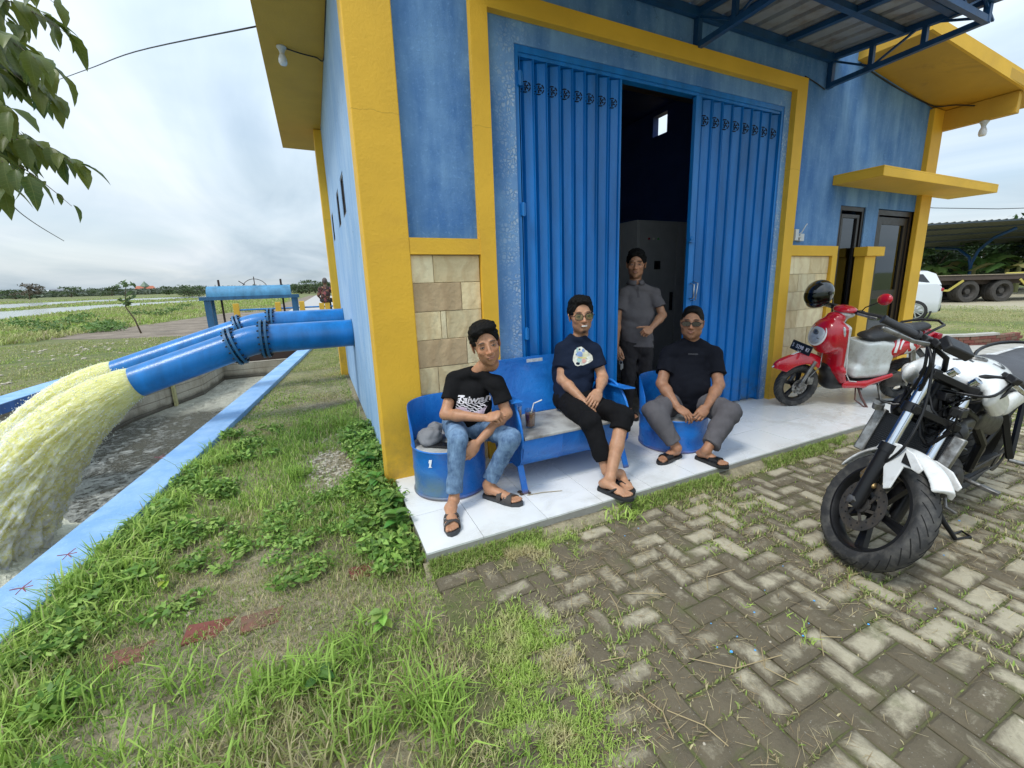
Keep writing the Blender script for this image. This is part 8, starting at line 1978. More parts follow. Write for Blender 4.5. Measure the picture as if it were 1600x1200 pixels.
# ---------------- scooter
SCM = Matrix.Translation((4.615, 2.822, 0.081)) @ Matrix.Rotation(2.8377, 4, 'Z') @ Matrix.Rotation(-0.1736, 4, 'X') @ Matrix.Scale(1.067, 4)
sc = Veh('motor_scooter', SCM, smat(math.radians(26), (-0.32, 0, 0.8), -0.06), 'red and white motor scooter parked on the tiles in front of the sandstone panel', 'scooter')
wheel(sc, 0, 0.228, 0.078, 0.158, True, 5, (0.052, 0.080), SATB); wheel(sc, -1.24, 0.228, 0.085, 0.152, False, 5, None, SATB)
m_ = MB()
for y in (0.072, -0.072): m_.tube([(0.012, y, 0.245), (-0.03, y, 0.36), (-0.10, y*0.9, 0.50)], [0.020, 0.019, 0.017], 10); m_.ell((0.005, y*1.05, 0.25), (0.03, 0.016, 0.035))
sc.p(m_, 'front_fork', ALU, True); m_ = MB(); m_.box((-0.075, 0.070, 0.30), (0.06, 0.035, 0.075)); m_.tube([(-0.05, 0.08, 0.33), (-0.14, 0.09, 0.45), (-0.16, 0.05, 0.6)], 0.005, 6); sc.p(m_, 'brake_caliper', ALU, True, bevel=0.006)
f = Field((-0.28, -0.12, 0.30), (0.34, 0.12, 0.66), 0.0055); f.ell((0.0, 0, 0.29), (0.325, 0.088, 0.290), k=0.02); f.ell((0.08, 0, 0.46), (0.20, 0.055, 0.075), k=0.04); f.ell((0, 0, 0.235), (0.280, 0.068, 0.280), k=0.006, mode='sub'); f.ell((0, 0, 0.230), (0.245, 0.6, 0.245), k=0.006, mode='sub'); f.plane((0.25, 0, 0.415), (0.28, 0, -1), 0.005); f.plane((-0.17, 0, 0.45), (-1, 0, -0.5), 0.005)
fo = sc.f(f, 'front_fender', RED, True); m_ = MB(); m_.tube([(0.300, 0, 0.432), (0.20, 0, 0.525), (0.05, 0, 0.585)], 0.010, 8, flat=0.4); sc.p(m_, 'fender_stripe', MWH, True, parent=fo)
f = Field((-0.50, -0.24, 0.22), (-0.02, 0.24, 1.0), 0.0075)
f.ell((-0.20, 0, 0.745), (0.125, 0.165, 0.185), k=0.03); f.cone((-0.25, 0, 0.84), (-0.33, 0, 0.42), 0.060, 0.052, k=0.04, side=(0, 1, 0), sx=3.0); f.cone((-0.33, 0, 0.42), (-0.40, 0, 0.30), 0.050, 0.045, k=0.03, side=(0, 1, 0), sx=3.6); f.ell((-0.25, 0, 0.93), (0.07, 0.09, 0.05), k=0.03)
f.cone((-0.42, 0, 0.92), (-0.48, 0, 0.40), 0.10, 0.115, k=0.01, mode='sub', side=(0, 1, 0), sx=1.3); f.ell((0.0, 0, 0.26), (0.30, 0.10, 0.30), k=0.01, mode='sub')
sc.f(f, 'front_cover', RED)
f = Field((-0.46, -0.19, 0.34), (-0.24, 0.19, 0.92), 0.0075); f.cone((-0.31, 0, 0.84), (-0.375, 0, 0.42), 0.045, 0.04, k=0.03, side=(0, 1, 0), sx=3.2); sc.f(f, 'inner_shield', SWH)
f = Field((-0.16, -0.12, 0.62), (-0.02, 0.12, 0.92), 0.005); Rl = frame(y=(1, 0, 0.25), z=(-0.25, 0, 1)); f.ell((-0.095, 0, 0.765), (0.088, 0.028, 0.104), R=Rl, k=0.01); hl = sc.f(f, 'headlight', CLEAR)
m_ = MB(); Mh = Matrix(Rl.tolist()).to_4x4() @ Matrix.Diagonal((0.092, 0.13, 0.108, 1)); Mh.translation = (-0.098, 0, 0.765); m_.torus((0, 0, 0), (0, 1, 0), 1.0, 0.09, 40, 8, M=Mh); sc.p(m_, 'headlight_ring', MWH, parent=hl, smooth=60)
m_ = MB(); m_.ell((-0.070, 0, 0.79), (0.008, 0.035, 0.028)); m_.ell((-0.068, 0.01, 0.735), (0.006, 0.05, 0.012)); sc.p(m_, 'reflector', ALU, parent=hl)
for sg in (1, -1):
    m_ = MB(); m_.ell((-0.232, sg*0.145, 0.80), (0.022, 0.030, 0.075), Matrix.Rotation(0.15, 3, 'Y')); sc.p(m_, 'turn_signal', mat('clear_signal_lens', (0.55, 0.58, 0.58), 0.12, 0.3, var=0.3, scale=60, obj=True), smooth=60)
    m_ = MB(); m_.tube([(-0.25, sg*0.175, 0.86), (-0.31, sg*0.180, 0.60), (-0.36, sg*0.176, 0.40), (-0.43, sg*0.170, 0.315), (-0.52, sg*0.165, 0.30)], 0.0045, 6); sc.p(m_, 'white_edging', MWH)
    f = Field((-1.0, min(0.12*sg, 0.21*sg)-0.03, 0.18), (-0.34, max(0.12*sg, 0.21*sg)+0.03, 0.46), 0.006); f.cone((-0.42, sg*0.150, 0.270), (-0.62, sg*0.160, 0.262), 0.040, 0.034, k=0.03, side=(0, 1, 0), sx=0.55); f.cone((-0.62, sg*0.160, 0.262), (-0.90, sg*0.165, 0.345), 0.034, 0.022, k=0.03, side=(0, 1, 0), sx=0.6); sc.f(f, 'floor_side_panel', RED)
m_ = MB(); m_.loft([[(x, -0.15, z), (x, 0.15, z), (x, 0.15, z+0.022), (x, -0.15, z+0.022)] for x, z in ((-0.40, 0.29), (-0.55, 0.275), (-0.70, 0.285), (-0.98, 0.36))]); sc.p(m_, 'floorboard', BLK, bevel=0.004)
f = Field((-1.0, -0.15, 0.14), (-0.10, 0.15, 0.50), 0.008); f.cone((-0.36, 0, 0.25), (-0.85, 0, 0.27), 0.075, 0.08, k=0.03, side=(0, 1, 0), sx=1.5); f.cone((-0.30, 0, 0.40), (-0.40, 0, 0.26), 0.06, 0.07, k=0.03, side=(0, 1, 0), sx=1.5); sc.f(f, 'under_cover', BLK)
m_ = MB(); m_.box((0.035, 0, 0.628), (0.010, 0.27, 0.095), Matrix.Rotation(-0.25, 3, 'Y')); pl_ = sc.p(m_, 'number_plate', mat('plate_black', (0.01, 0.01, 0.011), 0.4), True, bevel=0.003)
def flat_text(v, s_, size, Mx, mt, name, parent, st=False, bold=0.0, shear=0.0):
    q = textmb(s_, size, bold, shear); q.xf(Mx); return v.p(q, name, mt, st, parent=parent, smooth=False)
PMx = Matrix.Translation((0.0455, 0, 0.614)) @ Matrix.Rotation(-0.25, 4, 'Y') @ Matrix(((0, 0, 1, 0), (1, 0, 0, 0), (0, 1, 0, 0), (0, 0, 0, 1)))
flat_text(sc, 'S  5298  KI', 0.052, PMx, WHP, 'plate_text', pl_, True, 0.0008); flat_text(sc, '08 . 25', 0.020, Matrix.Translation((0.0055, 0, -0.026)) @ PMx, WHP, 'plate_text', pl_, True)
f = Field((-0.46, -0.16, 0.90), (-0.22, 0.16, 1.08), 0.0055); f.ell((-0.335, 0, 1.0), (0.085, 0.115, 0.045), k=0.02); f.ell((-0.29, 0, 0.985), (0.05, 0.07, 0.03), k=0.02); f.plane((-0.33, 0, 0.985), (0, 0, -1)); sc.f(f, 'handle_cover', RED, True)
f = Field((-0.44, -0.14, 0.86), (-0.22, 0.14, 1.02), 0.0055); f.ell((-0.33, 0, 0.965), (0.078, 0.100, 0.045), k=0.02); f.cone((-0.32, 0, 0.96), (-0.29, 0, 0.88), 0.06, 0.055, k=0.02); sc.f(f, 'handle_lower_cover', SWH, True)
for sg in (1, -1):
    m_ = MB(); m_.tube([(-0.345, sg*0.10, 0.99), (-0.36, sg*0.16, 1.0)], 0.013, 8); m_.box((-0.352, sg*0.155, 1.0), (0.05, 0.045, 0.045)); sc.p(m_, 'switch_block', BLK, True, bevel=0.005)
    m_ = MB(); m_.tube([(-0.36, sg*0.175, 1.0), (-0.41, sg*0.335, 1.0)], 0.0175, 12); sc.p(m_, 'grip', SEATB, True)
    m_ = MB(); m_.tube([(-0.315, sg*0.165, 0.995), (-0.33, sg*0.25, 0.99), (-0.365, sg*0.325, 0.985)], [0.008, 0.007, 0.008], 6, flat=1.6); sc.p(m_, 'brake_lever', ALU, True)
m_ = MB(); m_.tube([(-0.345, 0.165, 1.01), (-0.355, 0.19, 1.06), (-0.385, 0.275, 1.12)], 0.005, 6); ms = sc.p(m_, 'mirror_stem', SATB, True); m_ = MB(); m_.ell((-0.40, 0.315, 1.155), (0.030, 0.072, 0.052), Matrix.Rotation(0.25, 3, 'X')); sc.p(m_, 'mirror', RED, True, smooth=60)
m_ = MB(); m_.tube([(-0.345, -0.165, 1.01), (-0.345, -0.20, 1.08), (-0.35, -0.25, 1.14)], 0.005, 6); sc.p(m_, 'mirror_stem', SATB, True)
f = Field((-1.42, -0.18, 0.64), (-0.52, 0.18, 0.90), 0.008); f.cone((-0.66, 0, 0.705), (-0.85, 0, 0.735), 0.062, 0.072, k=0.05, side=(0, 1, 0), sx=1.55); f.cone((-0.85, 0, 0.735), (-1.02, 0, 0.765), 0.070, 0.062, k=0.05, side=(0, 1, 0), sx=1.75); f.cone((-1.02, 0, 0.765), (-1.30, 0, 0.80), 0.062, 0.038, k=0.05, side=(0, 1, 0), sx=1.8); f.plane((-0.9, 0, 0.675), (0.10, 0, -1), 0.01); sc.f(f, 'seat', SEATB)
f = Field((-0.95, -0.17, 0.30), (-0.48, 0.17, 0.74), 0.008); f.box((-0.74, 0, 0.50), (0.19, 0.130, 0.20), R=np.array(Matrix.Rotation(-0.10, 3, 'Y')), r=0.055); f.box((-0.70, 0, 0.38), (0.21, 0.142, 0.07), r=0.05, k=0.03); f.plane((-0.7, 0, 0.685), (0.1, 0, 1), 0.01); sc.f(f, 'lower_body_panel', SWH)
f = Field((-1.48, -0.19, 0.40), (-0.78, 0.19, 0.80), 0.008); f.cone((-0.92, 0, 0.60), (-1.12, 0, 0.63), 0.128, 0.108, k=0.06, side=(0, 1, 0), sx=1.18); f.cone((-1.12, 0, 0.63), (-1.38, 0, 0.72), 0.10, 0.045, k=0.05, side=(0, 1, 0), sx=1.3); f.ell((-1.25, 0, 0.36), (0.34, 0.2, 0.22), k=0.02, mode='sub'); f.plane((-0.85, 0, 0.6), (1, 0, 0.35), 0.008); f.plane((-1.0, 0, 0.735), (0.12, 0, 1), 0.01); rb = sc.f(f, 'rear_body_panel', RED)
def side_snap(mb, target, ysign, off=0.003):
    bvh = BVHTree.FromPolygons([v_.co for v_ in target.data.vertices], [p.vertices for p in target.data.polygons])
    for i, (x, y, z) in enumerate(mb.v):
        h = bvh.ray_cast(Vector((x, ysign*0.5, z)), Vector((0, -ysign, 0))); q = h[0] if h[0] is not None else Vector((x, ysign*0.14, z)); mb.v[i] = (q.x, q.y+ysign*off+y*0, q.z)
    return mb
q = subdiv(textmb('S', 0.20, 0.008, 0.3), 1); q.xf(Matrix.Translation((-1.05, 0, 0.555)) @ Matrix.Rotation(PI/2, 4, 'X')); [None]
for i in range(len(q.v)): q.v[i] = (-2.10-q.v[i][0], q.v[i][1], q.v[i][2])
side_snap(q, rb, 1, 0.004); sc.p(q, 'side_emblem', MWH, parent=rb, smooth=False)
m_ = MB()
for r0, r1, a0, a1 in ((0.135, 0.158, 1.9, 3.3), (0.10, 0.118, 2.0, 3.0)):
    for k_ in range(10):
        a, b_ = a0+(a1-a0)*k_/10, a0+(a1-a0)*(k_+1)/10; m_.add([(-1.03-r*math.cos(t_), 0, 0.60+r*0.9*math.sin(t_)) for r, t_ in ((r0, a), (r1, a), (r1, b_), (r0, b_))], [(0, 1, 2, 3)])
side_snap(m_, rb, 1, 0.003); sc.p(m_, 'side_stripe', MWH, parent=rb, smooth=False)
m_ = MB(); m_.tube([(-1.05, 0.15, 0.70), (-1.22, 0.16, 0.80), (-1.38, 0.12, 0.835), (-1.46, 0, 0.845), (-1.38, -0.12, 0.835), (-1.22, -0.16, 0.80), (-1.05, -0.15, 0.70)], 0.013, 10); sc.p(m_, 'grab_rail', SATB, smooth=60)
f = Field((-1.5, 0.04, 0.16), (-0.85, 0.26, 0.48), 0.008); f.cone((-0.98, 0.12, 0.285), (-1.26, 0.13, 0.265), 0.080, 0.065, k=0.03, side=(0, 1, 0), sx=0.55); f.ell((-1.00, 0.13, 0.285), (0.10, 0.05, 0.085), k=0.02); sc.f(f, 'engine_case', CAST); f = Field((-1.45, 0.05, 0.26), (-0.98, 0.22, 0.50), 0.007); f.cone((-1.12, 0.13, 0.385), (-1.34, 0.12, 0.385), 0.07, 0.055, k=0.03, side=(0, 1, 0), sx=0.45); sc.f(f, 'air_box', SWH)
m_ = MB(); m_.lathe([(0, 0), (0.05, 0), (0.05, 0.02), (0.02, 0.035), (0, 0.035)], 20, Matrix.Translation((-1.12, 0.165, 0.27)) @ Matrix.Rotation(-PI/2, 4, 'X')); m_.bar((-1.05, 0.17, 0.30), (-1.16, 0.18, 0.22), 0.025, 0.02); m_.tube([(-1.20, 0.12, 0.36), (-1.10, 0.12, 0.60)], 0.028, 10); sc.p(m_, 'engine_cover', ALU)
m_ = MB(); m_.tube([(-0.80, -0.10, 0.24), (-1.0, -0.13, 0.22), (-1.08, -0.14, 0.28)], 0.018, 8); m_.tube([(-1.08, -0.14, 0.28), (-1.42, -0.15, 0.34)], [0.05, 0.055], 14); sc.p(m_, 'exhaust', SATB)
m_ = MB(); m_.tube([(-0.62, 0.10, 0.22), (-0.63, 0.17, 0.12), (-0.66, 0.245, -0.005+0.03)], 0.011, 8); m_.tube([(-0.60, 0.10, 0.22), (-0.56, 0.17, 0.10), (-0.64, 0.235, 0.035), (-0.70, 0.25, 0.032)], 0.007, 6); sc.p(m_, 'side_stand', mat('rusty_stand', (0.11, 0.05, 0.045), 0.7)); m_ = MB(); m_.bar((-0.86, 0.10, 0.22), (-0.93, 0.12, 0.045), 0.03, 0.012); m_.bar((-0.93, 0.09, 0.05), (-0.93, 0.17, 0.05), 0.05, 0.01); m_.bar((-0.86, -0.10, 0.22), (-0.93, -0.12, 0.06), 0.03, 0.012); sc.p(m_, 'centre_stand', ALU)
m_ = MB(); m_.box((-1.43, 0, 0.70), (0.06, 0.18, 0.07)); sc.p(m_, 'tail_light', mat('tail_light_red', (0.35, 0.01, 0.03), 0.2), bevel=0.015); m_ = MB(); m_.loft([[(-1.30, -0.06, 0.56), (-1.30, 0.06, 0.56), (-1.30, 0, 0.60)], [(-1.52, -0.05, 0.38), (-1.52, 0.05, 0.38), (-1.52, 0, 0.42)]]); sc.p(m_, 'mudguard', BLK)
# helmet hanging on the right handlebar
hm = empty('helmet', (4.93, 2.90, 1.33), 'black full face helmet with a clear visor hanging on the scooter mirror', 'helmet'); HC = np.array([4.925, 2.83, 1.30]); hf_ = unit((-0.97, 0.10, -0.35)); HRm = frame(y=hf_, z=(0.2, 0.0, 1))
f = Field(HC-0.2, HC+0.2, 0.0065); f.ell(HC, (0.128, 0.152, 0.138), R=HRm, k=0.01); f.ell(HC+HRm@nv((0, 0.04, -0.075)), (0.11, 0.125, 0.08), R=HRm, k=0.03); f.ell(HC+HRm@nv((0, 0, -0.085)), (0.098, 0.115, 0.125), R=HRm, k=0.01, mode='sub'); f.ell(HC+HRm@nv((0, 0.15, -0.01)), (0.10, 0.09, 0.045), R=HRm, k=0.01, mode='sub'); f.plane(HC+HRm@nv((0, 0, -0.125)), HRm@nv((0, 0.0, -1)))
fobj([f], 'helmet_shell', mat('gloss_black_shell', (0.010, 0.010, 0.011), 0.12, coat=0.8), hm); f = Field(HC-0.19, HC+0.19, 0.0065); f.ell(HC, (0.112, 0.132, 0.118), R=HRm, k=0.01); f.ell(HC+HRm@nv((0, 0, -0.07)), (0.085, 0.10, 0.12), R=HRm, k=0.01, mode='sub'); fobj([f], 'padding', mat('dark_padding', (0.02, 0.02, 0.022), 0.95), hm)
f = Field(HC-0.24, HC+0.24, 0.005); f.ell(HC+HRm@nv((0, 0.008, -0.02)), (0.134, 0.162, 0.125), R=HRm, k=0.004); f.ell(HC+HRm@nv((0, 0.0, -0.02)), (0.130, 0.156, 0.121), R=HRm, k=0.002, mode='sub'); f.plane(HC+HRm@nv((0, 0.03, 0)), HRm@nv((0, -1, 0.1)), 0.002); f.plane(HC+HRm@nv((0, 0, 0.065)), HRm@nv((0, 0, 1)), 0.002); fobj([f], 'visor', lensmat('smoky_visor', (0.30, 0.32, 0.26), 0.30, 0.10), hm)
m_ = MB(); c0 = HC+HRm@nv((-0.13, 0.02, 0.0)); Mq = Matrix(HRm.tolist()).to_4x4(); Mq.translation = Vector(c0); m_.lathe([(0, 0), (0.022, 0), (0.022, 0.008), (0, 0.012)], 16, Mq @ Matrix.Rotation(-PI/2, 4, 'Y')); m_.obj('visor_pivot', SATB, hm, smooth=40)
# ---------------- motorcycle
MCS = smat(0.406, (-0.3207, 0, 0.85), 0.999)
MCM = Matrix.Translation((2.440, 1.160, 0.0)) @ Matrix.Rotation(3.1585, 4, 'Z') @ Matrix.Rotation(-0.2057, 4, 'X') @ Matrix.Scale(1.09, 4)
zmin = min((MCM @ MCS @ Matrix.Translation((0, 0, 0.295)) @ Vector((0.283*math.cos(a), 0.025*sg, 0.283*math.sin(a)))).z for a in np.linspace(PI, 2*PI, 60) for sg in (-1, 0, 1))
zr = min((MCM @ Vector((-1.3+0.285*math.cos(a), 0.03*sg, 0.295+0.285*math.sin(a)))).z for a in np.linspace(PI, 2*PI, 40) for sg in (-1, 0, 1))
MCM = Matrix.Translation((0, 0, -min(zmin, zr)+0.004)) @ MCM
mc = Veh('motorcycle', MCM, MCS, 'black and white motorcycle without a headlight leaning on its side stand on the pavers', 'motorcycle')
wheel(mc, 0, 0.283, 0.102, 0.205, True, 5, (-0.064, 0.125), SATB, zc=0.295); wheel(mc, -1.30, 0.285, 0.13, 0.205, False, 5, (-0.07, 0.11), SATB, zc=0.295)
fk = lambda s, y: (-0.0-0.30*s, y, 0.30+0.60*s)
for y in (-0.098, 0.098):
    m_ = MB(); m_.tube([fk(-0.04, y), fk(0.02, y), fk(0.40, y), fk(0.43, y)], [0.024, 0.030, 0.031, 0.034], 16); m_.tube([fk(0.40, y), fk(0.46, y)], 0.036, 14); fl_ = mc.p(m_, 'fork_leg', SATB, True, smooth=50); m_ = MB(); m_.tube([fk(0.44, y), fk(1.06, y)], 0.0215, 16); mc.p(m_, 'fork_tube', CHR, True, parent=fl_, smooth=50)
m_ = MB()
for s in (0.74, 1.0):
    a, b_ = Vector(fk(s, -0.12)), Vector(fk(s, 0.12)); m_.bar(a, b_, 0.075, 0.03, (-0.4, 0, 0.9)); m_.tube([Vector(fk(s, -0.098))-Vector((-0.01, 0, 0.02)), Vector(fk(s, -0.098))+Vector((-0.01, 0, 0.02))], 0.036, 12); m_.tube([Vector(fk(s, 0.098))-Vector((-0.01, 0, 0.02)), Vector(fk(s, 0.098))+Vector((-0.01, 0, 0.02))], 0.036, 12)
mc.p(m_, 'triple_clamp', SATB, True, bevel=0.003); m_ = MB(); m_.tube([(-0.0, -0.125, 0.30), (0, 0.125, 0.30)], 0.012, 10); m_.tube([(-0.0, -0.135, 0.30), (0, -0.115, 0.30)], 0.02, 6); mc.p(m_, 'axle', ALU, True)
f = Field((-0.18, -0.12, 0.34), (0.0, -0.04, 0.52), 0.004); f.box((-0.095, -0.078, 0.425), (0.03, 0.022, 0.045), r=0.012); f.ell((-0.12, -0.085, 0.46), (0.022, 0.02, 0.018), k=0.008); f.ell((-0.09, -0.09, 0.39), (0.02, 0.02, 0.016), k=0.008); f.cone((-0.06, -0.085, 0.42), (-0.02, -0.09, 0.40), 0.012, 0.012, k=0.006); mc.f(f, 'brake_caliper', GOLD, True)
f = Field((-0.34, -0.14, 0.36), (0.42, 0.14, 0.72), 0.006); f.ell((0.01, 0, 0.300), (0.335, 0.100, 0.330), k=0.02); f.ell((0.0, 0, 0.290), (0.316, 0.087, 0.314), k=0.006, mode='sub'); f.ell((0.0, 0, 0.30), (0.294, 0.7, 0.294), k=0.006, mode='sub'); f.plane((0.33, 0, 0.46), (0.6, 0, -1), 0.006); f.plane((-0.24, 0, 0.50), (-1, 0, -0.4), 0.006)
FR = MCS @ Matrix.Translation((0, 0, 0.30)) @ Matrix.Rotation(math.radians(-40), 4, 'Y') @ Matrix.Translation((0, 0, -0.30)); fn = fobj([f], 'front_fender', MWH, mc.t, local=True, xf=FR)
for sg in (-1, 1):
    m_ = MB(); m_.prism([(0.0, 0.575), (0.02, 0.618), (0.12, 0.604), (0.20, 0.562), (0.252, 0.500), (0.238, 0.478), (0.20, 0.495), (0.165, 0.500), (0.135, 0.395), (0.105, 0.385), (0.075, 0.480), (0.03, 0.560)], 0.010, Matrix.Translation((0, sg*0.093, 0)) @ Matrix.Rotation(PI/2, 4, 'X')); m_.xf(FR); mc.p(m_, 'fender_side', MWH, parent=fn, bevel=0.004)
    m_ = MB(); m_.prism([(0.155, 0.518), (0.205, 0.500), (0.160, 0.565)], 0.003, Matrix.Translation((0, sg*0.100, 0)) @ Matrix.Rotation(PI/2, 4, 'X')); m_.xf(FR); mc.p(m_, 'fender_vent', mat('groove_black', (0.006, 0.006, 0.006), 0.9), parent=fn, smooth=False)
for sg in (-1, 1):
    m_ = MB(); m_.tube([(-0.32, sg*0.05, 0.93), (-0.31, sg*0.10, 0.985), (-0.335, sg*0.20, 1.01), (-0.365, sg*0.25, 1.01)], 0.0115, 10); hb = mc.p(m_, 'handlebar', SATB, True, smooth=50)
    m_ = MB(); m_.tube([(-0.360, sg*0.245, 1.01), (-0.41, sg*0.375, 1.005)], 0.0175, 14); m_.tube([(-0.41, sg*0.372, 1.005), (-0.413, sg*0.382, 1.005)], 0.020, 14); m_.tube([(-0.358, sg*0.236, 1.01), (-0.361, sg*0.25, 1.01)], 0.024, 14); mc.p(m_, 'grip', SEATB, True, parent=hb)
    m_ = MB(); m_.tube([(-0.305, sg*0.215, 1.005), (-0.30, sg*0.28, 0.992), (-0.345, sg*0.39, 0.98)], [0.008, 0.006, 0.0075], 8, flat=1.5); m_.ell((-0.347, sg*0.393, 0.98), (0.009, 0.009, 0.009)); mc.p(m_, 'lever', CHR if sg > 0 else ALU, True, parent=hb)
    m_ = MB(); m_.box((-0.335, sg*0.205, 1.01), (0.045, 0.05, 0.045)); m_.box((-0.30, sg*0.19, 1.025), (0.05, 0.035, 0.03)); mc.p(m_, 'switch_block', BLK, True, parent=hb, bevel=0.006)
m_ = MB(); m_.box((-0.265, -0.145, 1.045), (0.075, 0.115, 0.042), Matrix.Rotation(0.3, 3, 'Y')); mc.p(m_, 'instrument_box', BLK, True, bevel=0.008)
f = Field((-0.92, -0.24, 0.66), (-0.32, 0.24, 1.04), 0.008); f.ell((-0.60, 0, 0.870), (0.255, 0.155, 0.105), k=0.03); f.ell((-0.50, 0, 0.90), (0.16, 0.175, 0.07), k=0.03)
for sg in (-1, 1): f.cone((-0.42, sg*0.155, 0.86), (-0.60, sg*0.150, 0.78), 0.05, 0.06, k=0.03, side=(0, 1, 0), sx=0.5); f.ell((-0.72, sg*0.17, 0.80), (0.09, 0.03, 0.07), k=0.02, mode='sub')
f.plane((-0.6, 0, 0.735), (0, 0, -1), 0.01); tk = mc.f(f, 'fuel_tank', MWH)
m_ = MB(); Mt = Matrix.Translation((-0.575, 0, 0.973)) @ Matrix.Rotation(-0.08, 4, 'Y'); m_.torus((0, 0, 0.004), (0, 0, 1), 0.044, 0.007, 28, 6, M=Mt); m_.lathe([(0, 0.012), (0.026, 0.012), (0.030, 0.004), (0.042, 0.002), (0, 0.0)], 28, Mt); mc.p(m_, 'filler_cap', ALU, parent=tk, smooth=50)
m_ = MB()
for (cx_, cy_, r_, a0, a1) in ((-0.49, -0.05, 0.034, 0.4, 3.4), (-0.52, 0.04, 0.03, 3.2, 6.0), (-0.63, 0.06, 0.032, 0.2, 3.0)):
    for k_ in range(9):
        a, b_ = a0+(a1-a0)*k_/9, a0+(a1-a0)*(k_+1)/9; m_.add([(cx_+r*math.cos(t_), cy_+r*math.sin(t_), 0) for r, t_ in ((r_, a), (r_*1.4, a), (r_*1.4, b_), (r_, b_))], [(0, 1, 2, 3)])
bv = BVHTree.FromPolygons([v_.co for v_ in tk.data.vertices], [p.vertices for p in tk.data.polygons])
for i, (x, y, z) in enumerate(m_.v): h = bv.ray_cast(Vector((x, y, 1.5)), Vector((0, 0, -1))); m_.v[i] = (x, y, (h[0].z if h[0] else 0.97)+0.003)
mc.p(m_, 'tank_graphic', BLK, parent=tk, smooth=False)
f = Field((-1.48, -0.17, 0.70), (-0.72, 0.17, 1.0), 0.008); f.cone((-0.84, 0, 0.815), (-1.06, 0, 0.835), 0.055, 0.062, k=0.09, side=(0, 1, 0), sx=1.9); f.cone((-1.00, 0, 0.835), (-1.40, 0, 0.905), 0.062, 0.036, k=0.09, side=(0, 1, 0), sx=1.9); mc.f(f, 'seat', SEATG)
for sg in (-1, 1):
    f = Field((-1.60, min(sg*0.04, sg*0.20), 0.60), (-0.80, max(sg*0.04, sg*0.20), 0.95), 0.008); f.cone((-0.90, sg*0.115, 0.725), (-1.25, sg*0.125, 0.82), 0.065, 0.055, k=0.03, side=(0, 1, 0), sx=0.45); f.cone((-1.25, sg*0.125, 0.82), (-1.52, sg*0.07, 0.90), 0.055, 0.025, k=0.03, side=(0, 1, 0), sx=0.5); mc.f(f, 'tail_panel', MWH)
    f = Field((-0.95, min(sg*0.04, sg*0.22), 0.50), (-0.42, max(sg*0.04, sg*0.22), 0.82), 0.008); f.cone((-0.56, sg*0.12, 0.70), (-0.84, sg*0.12, 0.62), 0.05, 0.06, k=0.03, side=(0, 1, 0), sx=0.4); mc.f(f, 'side_panel', BLK)
m_ = MB(); m_.tube([(-1.22+0.24*math.cos(a_), 0.155*math.sin(a_), 0.905-0.055*math.cos(a_)) for a_ in np.linspace(0.75, 2*PI-0.75, 30)], 0.009, 8); mc.p(m_, 'grab_rail', SATB, smooth=60)
f = Field((-0.90, -0.20, 0.14), (-0.26, 0.20, 0.70), 0.009); f.box((-0.60, 0, 0.32), (0.17, 0.12, 0.10), r=0.05); f.box((-0.44, 0, 0.44), (0.085, 0.075, 0.15), R=np.array(Matrix.Rotation(-0.5, 3, 'Y')), r=0.02); f.ell((-0.55, 0, 0.55), (0.12, 0.09, 0.09), k=0.03); f.wrinkle(0.003, 80, 5); mc.f(f, 'engine', CAST)
m_ = MB()
for k_ in range(7): m_.box((-0.40-0.012*k_, 0, 0.36+0.026*k_), (0.20, 0.18, 0.008), Matrix.Rotation(-0.5, 3, 'Y'))
mc.p(m_, 'cylinder_fins', SATB)
for sg in (-1, 1):
    Mc = Matrix.Translation((-0.62, sg*0.125, 0.32)) @ Matrix.Rotation(-sg*PI/2, 4, 'X'); m_ = MB(); m_.lathe([(0, 0.035), (0.05, 0.032), (0.085, 0.015), (0.095, 0), (0.095, -0.02), (0, -0.02)], 28, Mc)
    for k_ in range(6): a = k_*PI/3; m_.tube([Mc @ Vector((0.08*math.cos(a), 0.08*math.sin(a), 0)), Mc @ Vector((0.08*math.cos(a), 0.08*math.sin(a), 0.02))], 0.008, 6)
    m_.ell((-0.45, sg*0.12, 0.33), (0.06, 0.03, 0.06)); mc.p(m_, 'engine_cover', CAST)
m_ = MB(); Rr = Matrix.Rotation(-0.35, 3, 'Y')
for k_ in range(22): m_.box(Vector((-0.265-0.002*0, 0, 0.56))+Rr @ Vector((0, 0, -0.105+0.01*k_)), (0.030, 0.265, 0.0035), Rr)
m_.box((-0.27, 0, 0.56), (0.018, 0.265, 0.215), Rr); rd = mc.p(m_, 'radiator', SATB)
for sg in (-1, 1): m_ = MB(); m_.box((-0.262, sg*0.155, 0.56), (0.045, 0.045, 0.24), Rr); mc.p(m_, 'radiator_tank', ALU, parent=rd, bevel=0.006)
m_ = MB(); m_.tube([(-0.235, -0.155, 0.685), (-0.23, -0.155, 0.715)], 0.024, 14); mc.p(m_, 'radiator_cap', ALU, parent=rd)
m_ = MB()
for sg in (-1, 1): m_.tube([(-0.36, sg*0.03, 0.82), (-0.50, sg*0.11, 0.72), (-0.80, sg*0.12, 0.52), (-0.82, sg*0.12, 0.34)], 0.022, 8); m_.tube([(-0.34, sg*0.03, 0.76), (-0.32, sg*0.09, 0.50), (-0.42, sg*0.10, 0.24), (-0.80, sg*0.11, 0.24)], 0.015, 8); m_.tube([(-0.75, sg*0.11, 0.68), (-1.15, sg*0.11, 0.80), (-1.45, sg*0.07, 0.86)], 0.014, 8); m_.tube([(-0.82, sg*0.12, 0.45), (-1.10, sg*0.12, 0.78)], 0.013, 8); m_.bar((-0.80, sg*0.105, 0.34), (-1.30, sg*0.105, 0.30), 0.03, 0.055)
